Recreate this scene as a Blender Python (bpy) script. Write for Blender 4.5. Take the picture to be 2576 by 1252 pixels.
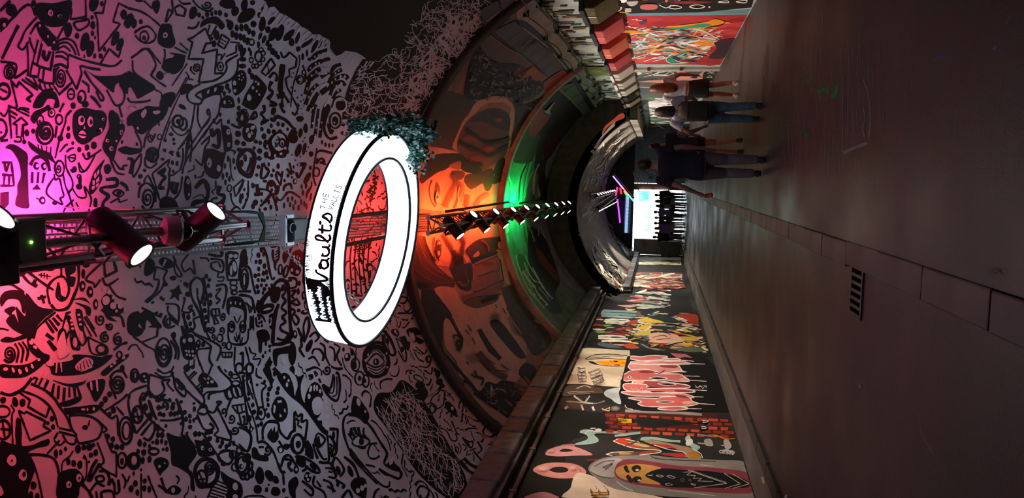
# A painted brick road tunnel under railway arches at night, photographed with the phone on its side.
import bpy, bmesh, math, random
import numpy as np
from mathutils import Vector, Matrix, noise
from mathutils.geometry import delaunay_2d_cdt
for o in list(bpy.data.objects): bpy.data.objects.remove(o)
SC = bpy.context.scene
COL = SC.collection
R = random.Random(7)
# ---------------------------------------------------------------- camera
FPX, PX, PY = 1935.0, 1288.0, 626.0           # focal length and centre in pixels of the 2576 x 1252 frame
VPX, VPY, ROLL, CAMH = 1656.0, 452.0, 0.0175, 1.5
yv = Vector((-(VPY - PY), VPX - PX, FPX)).normalized()      # tunnel axis in (right, down, forward) of the upright view
zv = Vector((ROLL, -1, 0)); zv = (zv - zv.dot(yv) * yv).normalized()
xv = yv.cross(zv)
RW = Matrix((xv, yv, zv))                       # upright view -> world
CAM = Vector((0, 0, CAMH))
cd = bpy.data.cameras.new('camera'); cd.sensor_fit = 'HORIZONTAL'; cd.sensor_width = 36.0
cd.lens = 36.0 * FPX / 2576.0; cd.clip_start = 0.05; cd.clip_end = 300
cam = bpy.data.objects.new('camera', cd); COL.objects.link(cam)
down, right, back = RW @ Vector((0, 1, 0)), RW @ Vector((1, 0, 0)), RW @ Vector((0, 0, -1))
mw = Matrix((down, right, back)).transposed().to_4x4(); mw.translation = CAM
cam.matrix_world = mw
SC.camera = cam
# ---------------------------------------------------------------- world and view
w = bpy.data.worlds.new('night'); SC.world = w; w.use_nodes = True
w.node_tree.nodes['Background'].inputs[0].default_value = (0.30, 0.33, 0.45, 1)
w.node_tree.nodes['Background'].inputs[1].default_value = 0.02
SC.view_settings.view_transform = 'Standard'; SC.view_settings.look = 'None'
SC.view_settings.exposure = 0.0; SC.view_settings.gamma = 1.0; SC.view_settings.use_curve_mapping = False
# ---------------------------------------------------------------- large lights of the place
def lamp(kind, name, loc, energy, color, target=None, size=0.1, sizey=None, parent=None, spot=60, blend=0.5):
    d = bpy.data.lights.new(name, kind); d.energy = energy; d.color = color
    if kind == 'AREA':
        d.size = size
        if sizey: d.shape = 'RECTANGLE'; d.size_y = sizey
    else: d.shadow_soft_size = size
    if kind == 'SPOT': d.spot_size = math.radians(spot); d.spot_blend = blend
    o = bpy.data.objects.new(name, d); COL.objects.link(o)
    o.location = loc
    if target is not None:
        o.rotation_euler = (Vector(target) - Vector(loc)).to_track_quat('-Z', 'Y').to_euler()
    if parent is not None:
        o.parent = parent
    return o
MAGENTA, REDL, GREENL = (1.0, 0.02, 0.30), (1.0, 0.035, 0.05), (0.0, 1.0, 0.10)
# colour washes from the bars that lie on top of the trusses (the bars themselves are built with the trusses)
WASH = [  # x, y, z, target, length along the tunnel, energy, colour
    (-0.32, 4.25, 5.45, (0.0, 4.25, 5.9), 1.2, 48.0, (1.0, 0.03, 0.26)),
    (-0.63, 4.15, 5.45, (-0.95, 4.15, 5.9), 1.2, 60.0, (1.0, 0.045, 0.08)),
    (-0.64, 16.5, 5.33, (-0.52, 16.5, 5.9), 6.0, 150.0, (1.0, 0.07, 0.012)),
    (-1.06, 16.5, 5.33, (-1.18, 16.5, 5.9), 6.0, 130.0, (1.0, 0.06, 0.012)),
    (-0.72, 22.8, 5.33, (-0.5, 22.8, 5.9), 3.4, 95.0, (0.0, 1.0, 0.14)),
    (-1.14, 22.8, 5.33, (-1.36, 22.8, 5.9), 3.4, 45.0, (0.0, 1.0, 0.16)),
    (-0.54, 10.4, 5.45, (-0.3, 10.4, 5.9), 2.6, 22.0, (1.0, 0.04, 0.03)),
    (-0.90, 10.4, 5.45, (-1.15, 10.4, 5.9), 2.6, 22.0, (1.0, 0.04, 0.03)),
]
for i, (x, y, z, t, ln, e, c) in enumerate(WASH):
    o = lamp('AREA', 'wash_light', (x, y, z), e, c, t, 0.08, ln)
    dn = (Vector((x, y, z)) - Vector(t)).normalized(); ax_ = Vector((0, 1, 0)).cross(dn).normalized()
    o.rotation_euler = Matrix((ax_, dn.cross(ax_), dn)).transposed().to_euler()      # long side along the tunnel
# strip lights of the bright hall beyond the far opening
lamp('AREA', 'hall_light', (-2.2, 50.0, 3.6), 900.0, (0.86, 0.95, 1.0), (-2.2, 52.5, 1.6), 3.0, 0.5)
# ---------------------------------------------------------------- materials
MATS = {}
def nodes_of(name):
    m = bpy.data.materials.new(name); m.use_nodes = True
    nt = m.node_tree; b = nt.nodes['Principled BSDF']
    return m, nt, b
def mat(name, col, rough=0.6, metal=0.0, var=0.15, scale=6.0, bump=0.0, emit=None, es=0.0, spec=0.5):
    if name in MATS: return MATS[name]
    m, nt, b = nodes_of(name)
    b.inputs['Roughness'].default_value = rough; b.inputs['Metallic'].default_value = metal
    b.inputs['Specular IOR Level'].default_value = spec
    tc = nt.nodes.new('ShaderNodeTexCoord'); nz = nt.nodes.new('ShaderNodeTexNoise')
    nz.inputs['Scale'].default_value = scale; nz.inputs['Detail'].default_value = 5
    nt.links.new(tc.outputs['Object'], nz.inputs['Vector'])
    mr = nt.nodes.new('ShaderNodeMapRange'); mr.inputs[1].default_value = 0.3; mr.inputs[2].default_value = 0.7
    mr.inputs[3].default_value = 1 - var; mr.inputs[4].default_value = 1 + var
    nt.links.new(nz.outputs['Fac'], mr.inputs[0])
    mx = nt.nodes.new('ShaderNodeMix'); mx.data_type = 'RGBA'; mx.blend_type = 'MULTIPLY'
    mx.inputs[0].default_value = 1.0; mx.inputs[6].default_value = (*col, 1)
    nt.links.new(mr.outputs[0], mx.inputs[7]); nt.links.new(mx.outputs[2], b.inputs['Base Color'])
    if bump:
        bp = nt.nodes.new('ShaderNodeBump'); bp.inputs['Strength'].default_value = bump; bp.inputs['Distance'].default_value = 0.02
        nt.links.new(nz.outputs['Fac'], bp.inputs['Height']); nt.links.new(bp.outputs[0], b.inputs['Normal'])
    if emit:
        b.inputs['Emission Color'].default_value = (*emit, 1); b.inputs['Emission Strength'].default_value = es
    MATS[name] = m
    return m
def paint_mat(name, soft=False, rough=0.55):
    m, nt, b = nodes_of(name)
    b.inputs['Roughness'].default_value = rough; b.inputs['Specular IOR Level'].default_value = 0.1
    at = nt.nodes.new('ShaderNodeVertexColor'); at.layer_name = 'Col'
    ge = nt.nodes.new('ShaderNodeNewGeometry')
    nz = nt.nodes.new('ShaderNodeTexNoise'); nz.inputs['Scale'].default_value = 2.3; nz.inputs['Detail'].default_value = 9; nz.inputs['Roughness'].default_value = 0.7
    nt.links.new(ge.outputs['Position'], nz.inputs['Vector'])
    mr = nt.nodes.new('ShaderNodeMapRange'); mr.inputs[1].default_value = 0.32; mr.inputs[2].default_value = 0.68
    mr.inputs[3].default_value = 0.78; mr.inputs[4].default_value = 1.12
    nt.links.new(nz.outputs['Fac'], mr.inputs[0])
    mx = nt.nodes.new('ShaderNodeMix'); mx.data_type = 'RGBA'; mx.blend_type = 'MULTIPLY'; mx.inputs[0].default_value = 1
    nt.links.new(at.outputs['Color'], mx.inputs[6]); nt.links.new(mr.outputs[0], mx.inputs[7])
    nt.links.new(mx.outputs[2], b.inputs['Base Color'])
    if soft:
        nt.links.new(at.outputs['Alpha'], b.inputs['Alpha'])
    return m
PAINT = paint_mat('wall_paint'); SOFT = paint_mat('sprayed_paint', True)
def plaster(name, col, dark, scale=1.4, brick=True, rough=0.75):
    """painted brickwork: colour clouds, grime and faint courses"""
    m, nt, b = nodes_of(name); b.inputs['Roughness'].default_value = rough; b.inputs['Specular IOR Level'].default_value = 0.25
    uv = nt.nodes.new('ShaderNodeUVMap')
    nz = nt.nodes.new('ShaderNodeTexNoise'); nz.inputs['Scale'].default_value = scale; nz.inputs['Detail'].default_value = 10; nz.inputs['Roughness'].default_value = 0.65
    nt.links.new(uv.outputs[0], nz.inputs['Vector'])
    cr = nt.nodes.new('ShaderNodeValToRGB'); cr.color_ramp.elements[0].position = 0.33; cr.color_ramp.elements[1].position = 0.62
    cr.color_ramp.elements[0].color = (*dark, 1); cr.color_ramp.elements[1].color = (*col, 1)
    nt.links.new(nz.outputs['Fac'], cr.inputs[0]); nt.links.new(cr.outputs[0], b.inputs['Base Color'])
    if brick:
        bt = nt.nodes.new('ShaderNodeTexBrick'); bt.inputs['Scale'].default_value = 1.0
        bt.inputs['Brick Width'].default_value = 0.225; bt.inputs['Row Height'].default_value = 0.075; bt.inputs['Mortar Size'].default_value = 0.006
        bt.inputs['Color1'].default_value = bt.inputs['Color2'].default_value = (1, 1, 1, 1); bt.inputs['Mortar'].default_value = (0, 0, 0, 1)
        nt.links.new(uv.outputs[0], bt.inputs['Vector'])
        bp = nt.nodes.new('ShaderNodeBump'); bp.inputs['Strength'].default_value = 0.35; bp.inputs['Distance'].default_value = 0.006
        nt.links.new(bt.outputs['Color'], bp.inputs['Height']); nt.links.new(bp.outputs[0], b.inputs['Normal'])
    MATS[name] = m
    return m
# ---------------------------------------------------------------- mesh helpers
def tag(o, label=None, cat=None, group=None, kind=None):
    if label: o['label'] = label
    if cat: o['category'] = cat
    if group: o['group'] = group
    if kind: o['kind'] = kind
    return o
def link(name, me, m=None, parent=None):
    o = bpy.data.objects.new(name, me); COL.objects.link(o)
    if m: me.materials.append(m)
    if parent: o.parent = parent
    return o
def thing(name, label, cat, loc=(0, 0, 0), group=None, rot=(0, 0, 0)):
    o = bpy.data.objects.new(name, None); COL.objects.link(o); o.location = loc; o.rotation_euler = rot
    o.empty_display_size = 0.1
    return tag(o, label, cat, group)
def frame_of(d):
    d = Vector(d).normalized(); a = Vector((0, 0, 1)) if abs(d.z) < 0.9 else Vector((1, 0, 0))
    x = d.cross(a).normalized(); return x, x.cross(d).normalized(), d
class MB:
    def __init__(s): s.v = []; s.f = []
    def add(s, vs, fs):
        n = len(s.v); s.v += [tuple(v) for v in vs]; s.f += [tuple(i + n for i in f) for f in fs]; return s
    def box(s, c, d, rz=0.0, rot=None):
        m = rot if rot is not None else Matrix.Rotation(rz, 3, 'Z')
        vs = [Vector(c) + m @ Vector((sx * d[0] / 2, sy * d[1] / 2, sz * d[2] / 2)) for sx in (-1, 1) for sy in (-1, 1) for sz in (-1, 1)]
        return s.add(vs, [(0, 1, 3, 2), (4, 6, 7, 5), (0, 4, 5, 1), (2, 3, 7, 6), (0, 2, 6, 4), (1, 5, 7, 3)])
    def tube(s, pts, r, n=8, cap=True):
        pts = [Vector(p) for p in pts]; rr = r if isinstance(r, (list, tuple)) else [r] * len(pts)
        base = len(s.v); vs = []; x = None
        for i, p in enumerate(pts):
            d = (pts[min(i + 1, len(pts) - 1)] - pts[max(i - 1, 0)])
            if d.length < 1e-9: d = Vector((0, 0, 1))
            d.normalize()
            if x is None: x = frame_of(d)[0]
            x = (x - x.dot(d) * d); x = x.normalized() if x.length > 1e-6 else frame_of(d)[0]
            y = d.cross(x)
            for k in range(n):
                a = 2 * math.pi * k / n; vs.append(p + rr[i] * (math.cos(a) * x + math.sin(a) * y))
        fs = [(i * n + k, i * n + (k + 1) % n, (i + 1) * n + (k + 1) % n, (i + 1) * n + k) for i in range(len(pts) - 1) for k in range(n)]
        if cap: fs += [tuple(range(n))[::-1], tuple((len(pts) - 1) * n + k for k in range(n))]
        return s.add(vs, fs)
    def lathe(s, prof, c=(0, 0, 0), axis=(0, 0, 1), n=20):
        x, y, d = frame_of(axis); c = Vector(c); vs = []
        for r, h in prof:
            for k in range(n):
                a = 2 * math.pi * k / n; vs.append(c + h * d + r * (math.cos(a) * x + math.sin(a) * y))
        m = len(prof)
        fs = [(i * n + k, i * n + (k + 1) % n, (i + 1) * n + (k + 1) % n, (i + 1) * n + k) for i in range(m - 1) for k in range(n)]
        fs += [tuple(range(n))[::-1], tuple((m - 1) * n + k for k in range(n))]
        return s.add(vs, fs)
    def ball(s, c, r, n=12, m=8, rot=None):
        r = r if isinstance(r, (tuple, list)) else (r, r, r); c = Vector(c); vs = []
        for j in range(m + 1):
            p = math.pi * j / m
            for k in range(n):
                a = 2 * math.pi * k / n
                q = Vector((r[0] * math.sin(p) * math.cos(a), r[1] * math.sin(p) * math.sin(a), r[2] * math.cos(p)))
                vs.append(c + (rot @ q if rot else q))
        fs = [(j * n + k, (j + 1) * n + k, (j + 1) * n + (k + 1) % n, j * n + (k + 1) % n) for j in range(m) for k in range(n)]
        return s.add(vs, fs)
    def mesh(s, name, smooth=False):
        me = bpy.data.meshes.new(name); me.from_pydata(s.v, [], s.f); me.validate(); me.update()
        bm = bmesh.new(); bm.from_mesh(me); bmesh.ops.remove_doubles(bm, verts=bm.verts, dist=1e-6)
        bmesh.ops.recalc_face_normals(bm, faces=bm.faces); bm.to_mesh(me); bm.free()
        if smooth:
            me.polygons.foreach_set('use_smooth', [True] * len(me.polygons))
            try: me.set_sharp_from_angle(angle=math.radians(40))
            except Exception: pass
        return me
    def build(s, name, m, parent=None, smooth=False, bevel=0.0):
        o = link(name, s.mesh(name, smooth), m, parent)
        if bevel:
            b = o.modifiers.new('bevel', 'BEVEL'); b.width = bevel; b.segments = 2; b.limit_method = 'ANGLE'
        return o
def copy_tree(o, parent=None):
    c = o.copy(); COL.objects.link(c); c.parent = parent
    for ch in list(o.children): copy_tree(ch, c)
    return c
def struct(o): return tag(o, kind='structure')
# ---------------------------------------------------------------- surfaces that carry paint, and the view ray through a pixel
def ray(x, y): return RW @ Vector((-(y - PY), x - PX, FPX))
class Vault:
    """barrel vault: u = arc length from the crown (to the right positive), v = distance along the tunnel"""
    def __init__(s, x0, zc, rad, tmin=-1.0, tmax=1.06): s.x0, s.zc, s.rad, s.tmin, s.tmax = x0, zc, rad, tmin, tmax
    def uv(s, px, py):
        d = ray(px, py); ox, oz = CAM.x - s.x0, CAM.z - s.zc
        a = d.x * d.x + d.z * d.z; b = ox * d.x + oz * d.z; c = ox * ox + oz * oz - s.rad ** 2
        t = (-b + math.sqrt(max(b * b - a * c, 0))) / a; p = CAM + d * t
        th = math.atan2(p.x - s.x0, p.z - s.zc); th = max(s.tmin, min(s.tmax, th))
        return (th * s.rad, p.y)
    def xyz(s, u, v, off=0.0):
        t = u / s.rad; r = s.rad - off
        return (s.x0 + r * math.sin(t), v, s.zc + r * math.cos(t))
    step = 0.15
class FineVault(Vault):
    step = 0.08
class SideWall:
    """plane X = const: u = distance along the tunnel, v = height"""
    def __init__(s, X, zmin=0.0, zmax=9.0): s.X, s.zmin, s.zmax = X, zmin, zmax
    def uv(s, px, py):
        d = ray(px, py); t = (s.X - CAM.x) / d.x; p = CAM + d * t
        return (p.y, max(s.zmin, min(s.zmax, p.z)))
    def xyz(s, u, v, off=0.0): return (s.X + (off if s.X < 0 else -off), u, v)
    step = 3.0
class Ground:
    def __init__(s, Z): s.Z = Z
    def uv(s, px, py):
        d = ray(px, py); t = (s.Z - CAM.z) / d.z; p = CAM + d * t; return (p.x, p.y)
    def xyz(s, u, v, off=0.0): return (u, v, s.Z + off)
    step = 3.0
class CrossWall:
    def __init__(s, Y): s.Y = Y
    def uv(s, px, py):
        d = ray(px, py); t = s.Y / d.y; p = CAM + d * t; return (p.x, p.z)
    def xyz(s, u, v, off=0.0): return (u, s.Y - off, v)
    step = 3.0
def crom(pts, closed=False, seg=5):
    n = len(pts)
    if n < 3: return list(pts)
    out = []
    rng = range(n) if closed else range(n - 1)
    for i in rng:
        if closed: p = [pts[(i + k) % n] for k in (-1, 0, 1, 2)]
        else: p = [pts[max(0, i - 1)], pts[i], pts[i + 1], pts[min(n - 1, i + 2)]]
        for k in range(seg):
            t = k / seg
            out.append(tuple(0.5 * (2 * p[1][c] + (p[2][c] - p[0][c]) * t + (2 * p[0][c] - 5 * p[1][c] + 4 * p[2][c] - p[3][c]) * t * t + (-p[0][c] + 3 * p[1][c] - 3 * p[2][c] + p[3][c]) * t ** 3) for c in (0, 1)))
    if not closed: out.append(tuple(pts[-1]))
    return out
def densify(pts, step, closed=False):
    out = []; n = len(pts)
    for i in range(n if closed else n - 1):
        a, b = pts[i], pts[(i + 1) % n]; L = math.hypot(b[0] - a[0], b[1] - a[1]); k = max(1, int(L / step))
        for j in range(k): out.append((a[0] + (b[0] - a[0]) * j / k, a[1] + (b[1] - a[1]) * j / k))
    if not closed: out.append(pts[-1])
    return out
class Paint:
    """paint on a surface: flat shapes and brush lines, drawn one over the other, joined into one coat"""
    def __init__(s, surf, base=0.003, dz=0.00025, px=True):
        s.s = surf; s.v = []; s.f = []; s.c = []; s.off = base; s.dz = dz; s.px = px; s.occ = []
    def P(s, p): return s.s.uv(*p) if s.px else p
    def next(s): s.off += s.dz
    def emit(s, uvs, faces, cols):
        n = len(s.v)
        for (u, v) in uvs: s.v.append(s.s.xyz(u, v, s.off))
        s.c += cols; s.f += [tuple(i + n for i in f) for f in faces]
    def poly(s, pts, col, alpha=1.0):
        """filled shape"""
        pts = [s.P(p) for p in pts]
        pts = densify(pts, s.s.step, True)
        ok = [pts[0]]
        for p in pts[1:]:
            if math.hypot(p[0] - ok[-1][0], p[1] - ok[-1][1]) > 2e-4: ok.append(p)
        if len(ok) < 3: return
        pts = ok; n = len(pts)
        xs = [p[0] for p in pts]; ys = [p[1] for p in pts]; st = s.s.step
        extra = []
        if max(xs) - min(xs) > st:
            x = min(xs) + st * 0.5
            while x < max(xs):
                y = min(ys) + st * 0.45
                while y < max(ys): extra.append((x, y)); y += st
                x += st
            if len(extra) > 4000: extra = []
        try:
            r = delaunay_2d_cdt([Vector(p) for p in pts + extra], [], [list(range(n))], 1, 1e-6)
        except Exception: return
        s.next(); uv = [(q[0], q[1]) for q in r[0]]
        s.emit(uv, [tuple(f) for f in r[2]], [(*col, alpha)] * len(uv))
    def line(s, pts, wd, col, closed=False, jit=0.12, taper=False, soft=0.0, alpha=1.0):
        """brush line; soft > 0 gives a feathered edge of that share of the width"""
        pts = densify(list(pts), max(3.0 if s.px else 0.03, wd * 0.8), closed)
        if closed: pts.append(pts[0])
        if len(pts) < 2: return
        n = len(pts); rows = []; ph = R.random() * 50
        prof = (-1, 1) if not soft else (-1 - soft, -1 + soft * 0.6, 1 - soft * 0.6, 1 + soft)
        for i, p in enumerate(pts):
            if closed and i in (0, n - 1): a, b = pts[-2], pts[1]
            else: a, b = pts[max(0, i - 1)], pts[min(n - 1, i + 1)]
            dx, dy = b[0] - a[0], b[1] - a[1]; L = math.hypot(dx, dy) or 1.0
            nx, ny = -dy / L, dx / L
            k = wd * 0.5 * (1 + jit * math.sin(ph + i * 0.9) + jit * math.sin(ph * 1.7 + i * 0.37))
            if taper: k *= 0.25 + 0.75 * math.sin(math.pi * (i + 0.4) / n)
            rows.append([s.P((p[0] + nx * k * q, p[1] + ny * k * q)) for q in prof])
        m = len(prof); s.next(); base = []; cols = []
        for r in rows:
            for j, q in enumerate(r):
                base.append(q); cols.append((*col, 0.0 if (soft and j in (0, m - 1)) else alpha))
        s.emit(base, [(i * m + j, i * m + j + 1, (i + 1) * m + j + 1, (i + 1) * m + j) for i in range(n - 1) for j in range(m - 1)], cols)
    def ell(s, c, rx, ry, rot=0.0, col=(0, 0, 0), n=16, wob=0.06, alpha=1.0):
        a = math.radians(rot); ca, sa = math.cos(a), math.sin(a); ph = R.random() * 6
        s.poly([(c[0] + ca * x - sa * y, c[1] + sa * x + ca * y) for x, y in ((rx * (1 + wob * math.sin(3 * t + ph)) * math.cos(t), ry * (1 + wob * math.sin(2 * t + ph)) * math.sin(t)) for t in (2 * math.pi * k / n for k in range(n)))], col, alpha)
    def glow(s, c, rx, ry, col, alpha=1.0, rot=0.0, n=18, core=0.35):
        """sprayed blob, dense in the middle and feathered out"""
        a = math.radians(rot); ca, sa = math.cos(a), math.sin(a); uv = []; cols = []; fs = []
        for ring, (k, al) in enumerate(((0.0, alpha), (core, alpha), (0.72, alpha * 0.45), (1.0, 0.0))):
            for t in range(n):
                th = 2 * math.pi * t / n; x, y = rx * k * math.cos(th), ry * k * math.sin(th)
                uv.append(s.P((c[0] + ca * x - sa * y, c[1] + sa * x + ca * y))); cols.append((*col, al))
        for r in range(3):
            for t in range(n): fs.append((r * n + t, r * n + (t + 1) % n, (r + 1) * n + (t + 1) % n, (r + 1) * n + t))
        s.next(); s.emit(uv, fs, cols)
    def spiral(s, c, rx, ry, turns, wd, col, a0=0.0):
        k = int(turns * 14)
        s.line([(c[0] + rx * (0.06 + 0.94 * i / k) * math.cos(a0 + 2 * math.pi * turns * i / k), c[1] + ry * (0.06 + 0.94 * i / k) * math.sin(a0 + 2 * math.pi * turns * i / k)) for i in range(k + 1)], wd, col)
    def build(s, name, parent=None, m=None, label=None):
        me = bpy.data.meshes.new(name); me.from_pydata(s.v, [], s.f)
        ca = me.color_attributes.new('Col', 'FLOAT_COLOR', 'POINT')
        ca.data.foreach_set('color', np.array(s.c, dtype=np.float32).ravel())
        me.update()
        o = link(name, me, m or PAINT, parent)
        if label: o['label'] = label
        return o
INK, WHITE = (0.006, 0.006, 0.008), (0.62, 0.62, 0.66)
def trace(pts3, x0, y0, k, text, ink=INK, white=WHITE):
    """short drawing code: one stroke per line, in units of 1/k pixel from (x0, y0); w = white over black, k = black over that"""
    for ln in text.strip().split('\n'):
        ws = ln.split()
        if not ws or ws[0].startswith('#'): continue
        op = ws[0]; col = ink; pt = pts3[0]
        if op[0] == 'w': col = white; op = op[1:]; pt = pts3[1]
        elif op[0] == 'k': op = op[1:]; pt = pts3[2]
        q = []
        for a in ws[1:]:
            q.append(tuple(float(b) for b in a.split(',')))
        def X(p): return (x0 + p[0] / k, y0 + p[1] / k)
        if op in 'LZC':
            pts = [X(p) for p in q[1:]]
            if op == 'L': pts = crom(pts)
            if op == 'C': pts = crom(pts, True)
            pt.line(pts, q[0][0] / k, col, op == 'C')
        elif op in 'FG':
            pts = [X(p) for p in q]
            pt.poly(crom(pts, True, 4) if op == 'F' else pts, col)
        elif op == 'E':
            r = q[1]; pt.ell(X(q[0]), r[0] / k, r[1] / k, r[2] if len(r) > 2 else 0, col)
        elif op == 'O':
            c = X(q[1]); r = q[2]; a = math.radians(r[2]) if len(r) > 2 else 0
            pt.line([(c[0] + math.cos(a) * r[0] / k * math.cos(t) - math.sin(a) * r[1] / k * math.sin(t), c[1] + math.sin(a) * r[0] / k * math.cos(t) + math.cos(a) * r[1] / k * math.sin(t)) for t in (2 * math.pi * i / 18 for i in range(18))], q[0][0] / k, col, True)
        elif op == 'S':
            pt.spiral(X(q[1]), q[2][0] / k, q[2][1] / k, q[3][0], q[0][0] / k, col)
# ---------------------------------------------------------------- the tunnel
XL, XR = -4.43, 3.0
V1 = Vault(-0.85, 1.30, 4.48)
V1F = FineVault(-0.85, 1.30, 4.48)
V2 = Vault(-1.10, 0.73, 3.87, -1.05, 1.13)
plaster('white_vault_paint', (0.60, 0.60, 0.64), (0.46, 0.46, 0.50))
plaster('brown_vault_paint', (0.30, 0.26, 0.26), (0.16, 0.13, 0.13))
plaster('old_brick_vault', (0.30, 0.26, 0.22), (0.07, 0.055, 0.05), 3.0)
plaster('black_wall_paint', (0.024, 0.022, 0.020), (0.011, 0.010, 0.010))
plaster('pale_wall_paint', (0.42, 0.52, 0.50), (0.24, 0.30, 0.29))
plaster('rib_paint', (0.035, 0.03, 0.032), (0.012, 0.011, 0.012))
STONE = mat('grimy_stone', (0.10, 0.085, 0.075), 0.7, var=0.45, scale=3.0, bump=0.4)
def vault_mesh(name, V, y0, y1, m, t0, t1, off=0.0, thick=0.35, nt=64):
    ny = max(2, int((y1 - y0) / 0.5)); vs = []; uvs = []; fs = []
    for j in range(ny + 1):
        y = y0 + (y1 - y0) * j / ny
        for i in range(nt + 1):
            u = (t0 + (t1 - t0) * i / nt) * V.rad; vs.append(V.xyz(u, y, off)); uvs.append((u, y))
    for j in range(ny):
        for i in range(nt): a = j * (nt + 1) + i; fs.append((a, a + nt + 1, a + nt + 2, a + 1))
    me = bpy.data.meshes.new(name); me.from_pydata(vs, [], fs); ul = me.uv_layers.new(name='UVMap')
    for lp in me.loops: ul.data[lp.index].uv = uvs[lp.vertex_index]
    me.polygons.foreach_set('use_smooth', [True] * len(fs)); me.update()
    o = struct(link(name, me, m))
    sd = o.modifiers.new('thickness', 'SOLIDIFY'); sd.thickness = thick; sd.offset = -1.0
    return o
def T(V, x): return math.asin((x - V.x0) / V.rad)
tl, tr = T(V1, XL), T(V1, XR)
ceil1 = vault_mesh('ceiling', V1, -3.0, 12.45, MATS['white_vault_paint'], tl, tr)
rib1 = vault_mesh('trim_1', V1, 12.45, 12.85, MATS['rib_paint'], tl, tr, 0.05)
ceil2 = vault_mesh('ceiling_face_mural_bay', V1, 12.85, 20.6, MATS['brown_vault_paint'], tl, tr)
plaster('pale_rib_paint', (0.42, 0.37, 0.33), (0.22, 0.18, 0.17))
rib2 = vault_mesh('trim_2', V1, 20.6, 20.95, MATS['pale_rib_paint'], tl, tr, 0.13)
plaster('far_bay_paint', (0.20, 0.20, 0.19), (0.09, 0.09, 0.085))
ceil3a = vault_mesh('ceiling_green_bay', V1, 20.95, 24.6, MATS['far_bay_paint'], tl, tr)
ceil3 = vault_mesh('ceiling_dark_bay', V1, 24.6, 30.0, MATS['far_bay_paint'], tl, tr)
ceil4 = vault_mesh('ceiling_far_vault', V2, 30.0, 46.0, MATS['old_brick_vault'], T(V2, XL), 1.05)
def flat(name, quad, m, uvscale=1.0):
    """four corners, u along the first edge"""
    me = bpy.data.meshes.new(name); me.from_pydata([tuple(q) for q in quad], [], [(0, 1, 2, 3)])
    ul = me.uv_layers.new(name='UVMap'); a, b, c, d = [Vector(q) for q in quad]
    W, H = (b - a).length, (d - a).length
    for i, q in enumerate(((0, 0), (W, 0), (W, H), (0, H))): ul.data[i].uv = q
    me.update(); o = struct(link(name, me, m))
    sd = o.modifiers.new('thickness', 'SOLIDIFY'); sd.thickness = 0.3; sd.offset = -1.0
    return o
wall_left = flat('wall_left', [(XL, -3, -0.1), (XL, -3, 4.05), (XL, 46, 4.05), (XL, 46, -0.1)][::-1], MATS['black_wall_paint'])
wall_right = flat('wall_right', [(XR, -3, -0.1), (XR, -3, 3.62), (XR, 46, 3.62), (XR, 46, -0.1)], MATS['pale_wall_paint'])
# the lower arch of the far vault closes the higher near one: a spandrel wall facing the viewer
mb = MB(); N = 40
pa = [V1.xyz(u * V1.rad, 30.0) for u in np.linspace(tl, tr, N)]; pb = [V2.xyz(u * V2.rad, 30.0) for u in np.linspace(T(V2, XL), 1.05, N)]
pb[-1] = (XR, 30.0, pb[-1][2]); 
for yo in (0.0, 0.3): mb.v += [(p[0], p[1] + yo, p[2]) for p in pa] + [(p[0], p[1] + yo, p[2]) for p in pb]
for i in range(N - 1):
    mb.f.append((i, i + 1, N + i + 1, N + i)); mb.f.append((2 * N + i, 3 * N + i, 3 * N + i + 1, 2 * N + i + 1)); mb.f.append((N + i, N + i + 1, 3 * N + i + 1, 3 * N + i))
spandrel = struct(mb.build('wall_spandrel', mat('brown_brick', (0.10, 0.082, 0.072), 0.8, var=0.4, scale=4)))  # plain brown brick, mottled at random
flat('ceiling_far_ledge', [(V2.xyz(1.05 * V2.rad, 30)[0], 30.0, 2.66), (V2.xyz(1.05 * V2.rad, 30)[0], 46.0, 2.66), (XR, 46.0, 2.66), (XR, 30.0, 2.66)][::-1], MATS['old_brick_vault'])
# ---------------------------------------------------------------- ground
m, nt, b = nodes_of('asphalt'); ASPHALT = m
ge = nt.nodes.new('ShaderNodeNewGeometry')
n1 = nt.nodes.new('ShaderNodeTexNoise'); n1.inputs['Scale'].default_value = 0.9; n1.inputs['Detail'].default_value = 8
n2 = nt.nodes.new('ShaderNodeTexNoise'); n2.inputs['Scale'].default_value = 70; n2.inputs['Detail'].default_value = 4
nt.links.new(ge.outputs['Position'], n1.inputs['Vector']); nt.links.new(ge.outputs['Position'], n2.inputs['Vector'])
cr = nt.nodes.new('ShaderNodeValToRGB'); cr.color_ramp.elements[0].color = (0.024, 0.020, 0.023, 1); cr.color_ramp.elements[1].color = (0.060, 0.047, 0.045, 1)
cr.color_ramp.elements[0].position = 0.3; cr.color_ramp.elements[1].position = 0.7
nt.links.new(n1.outputs['Fac'], cr.inputs[0]); nt.links.new(cr.outputs[0], b.inputs['Base Color'])
mr = nt.nodes.new('ShaderNodeMapRange'); mr.inputs[1].default_value = 0.3; mr.inputs[2].default_value = 0.7; mr.inputs[3].default_value = 0.38; mr.inputs[4].default_value = 0.6
nt.links.new(n1.outputs['Fac'], mr.inputs[0]); nt.links.new(mr.outputs[0], b.inputs['Roughness'])
bp = nt.nodes.new('ShaderNodeBump'); bp.inputs['Strength'].default_value = 0.35; bp.inputs['Distance'].default_value = 0.008
nt.links.new(n2.outputs['Fac'], bp.inputs['Height']); nt.links.new(bp.outputs[0], b.inputs['Normal'])
PAVE = mat('worn_pavement', (0.070, 0.064, 0.060), 0.5, var=0.3, scale=1.3, bump=0.15)
ROADZ = -0.06
fx, fy = (-3.76, -1.04, -0.58, -0.36), (-4.0, 6.18, 6.54, 54.0)      # the road is open where the gully lies
mb = MB(); mb.v = [(x, y, ROADZ + dz) for dz in (0.0, -0.40) for y in fy for x in fx]
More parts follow.
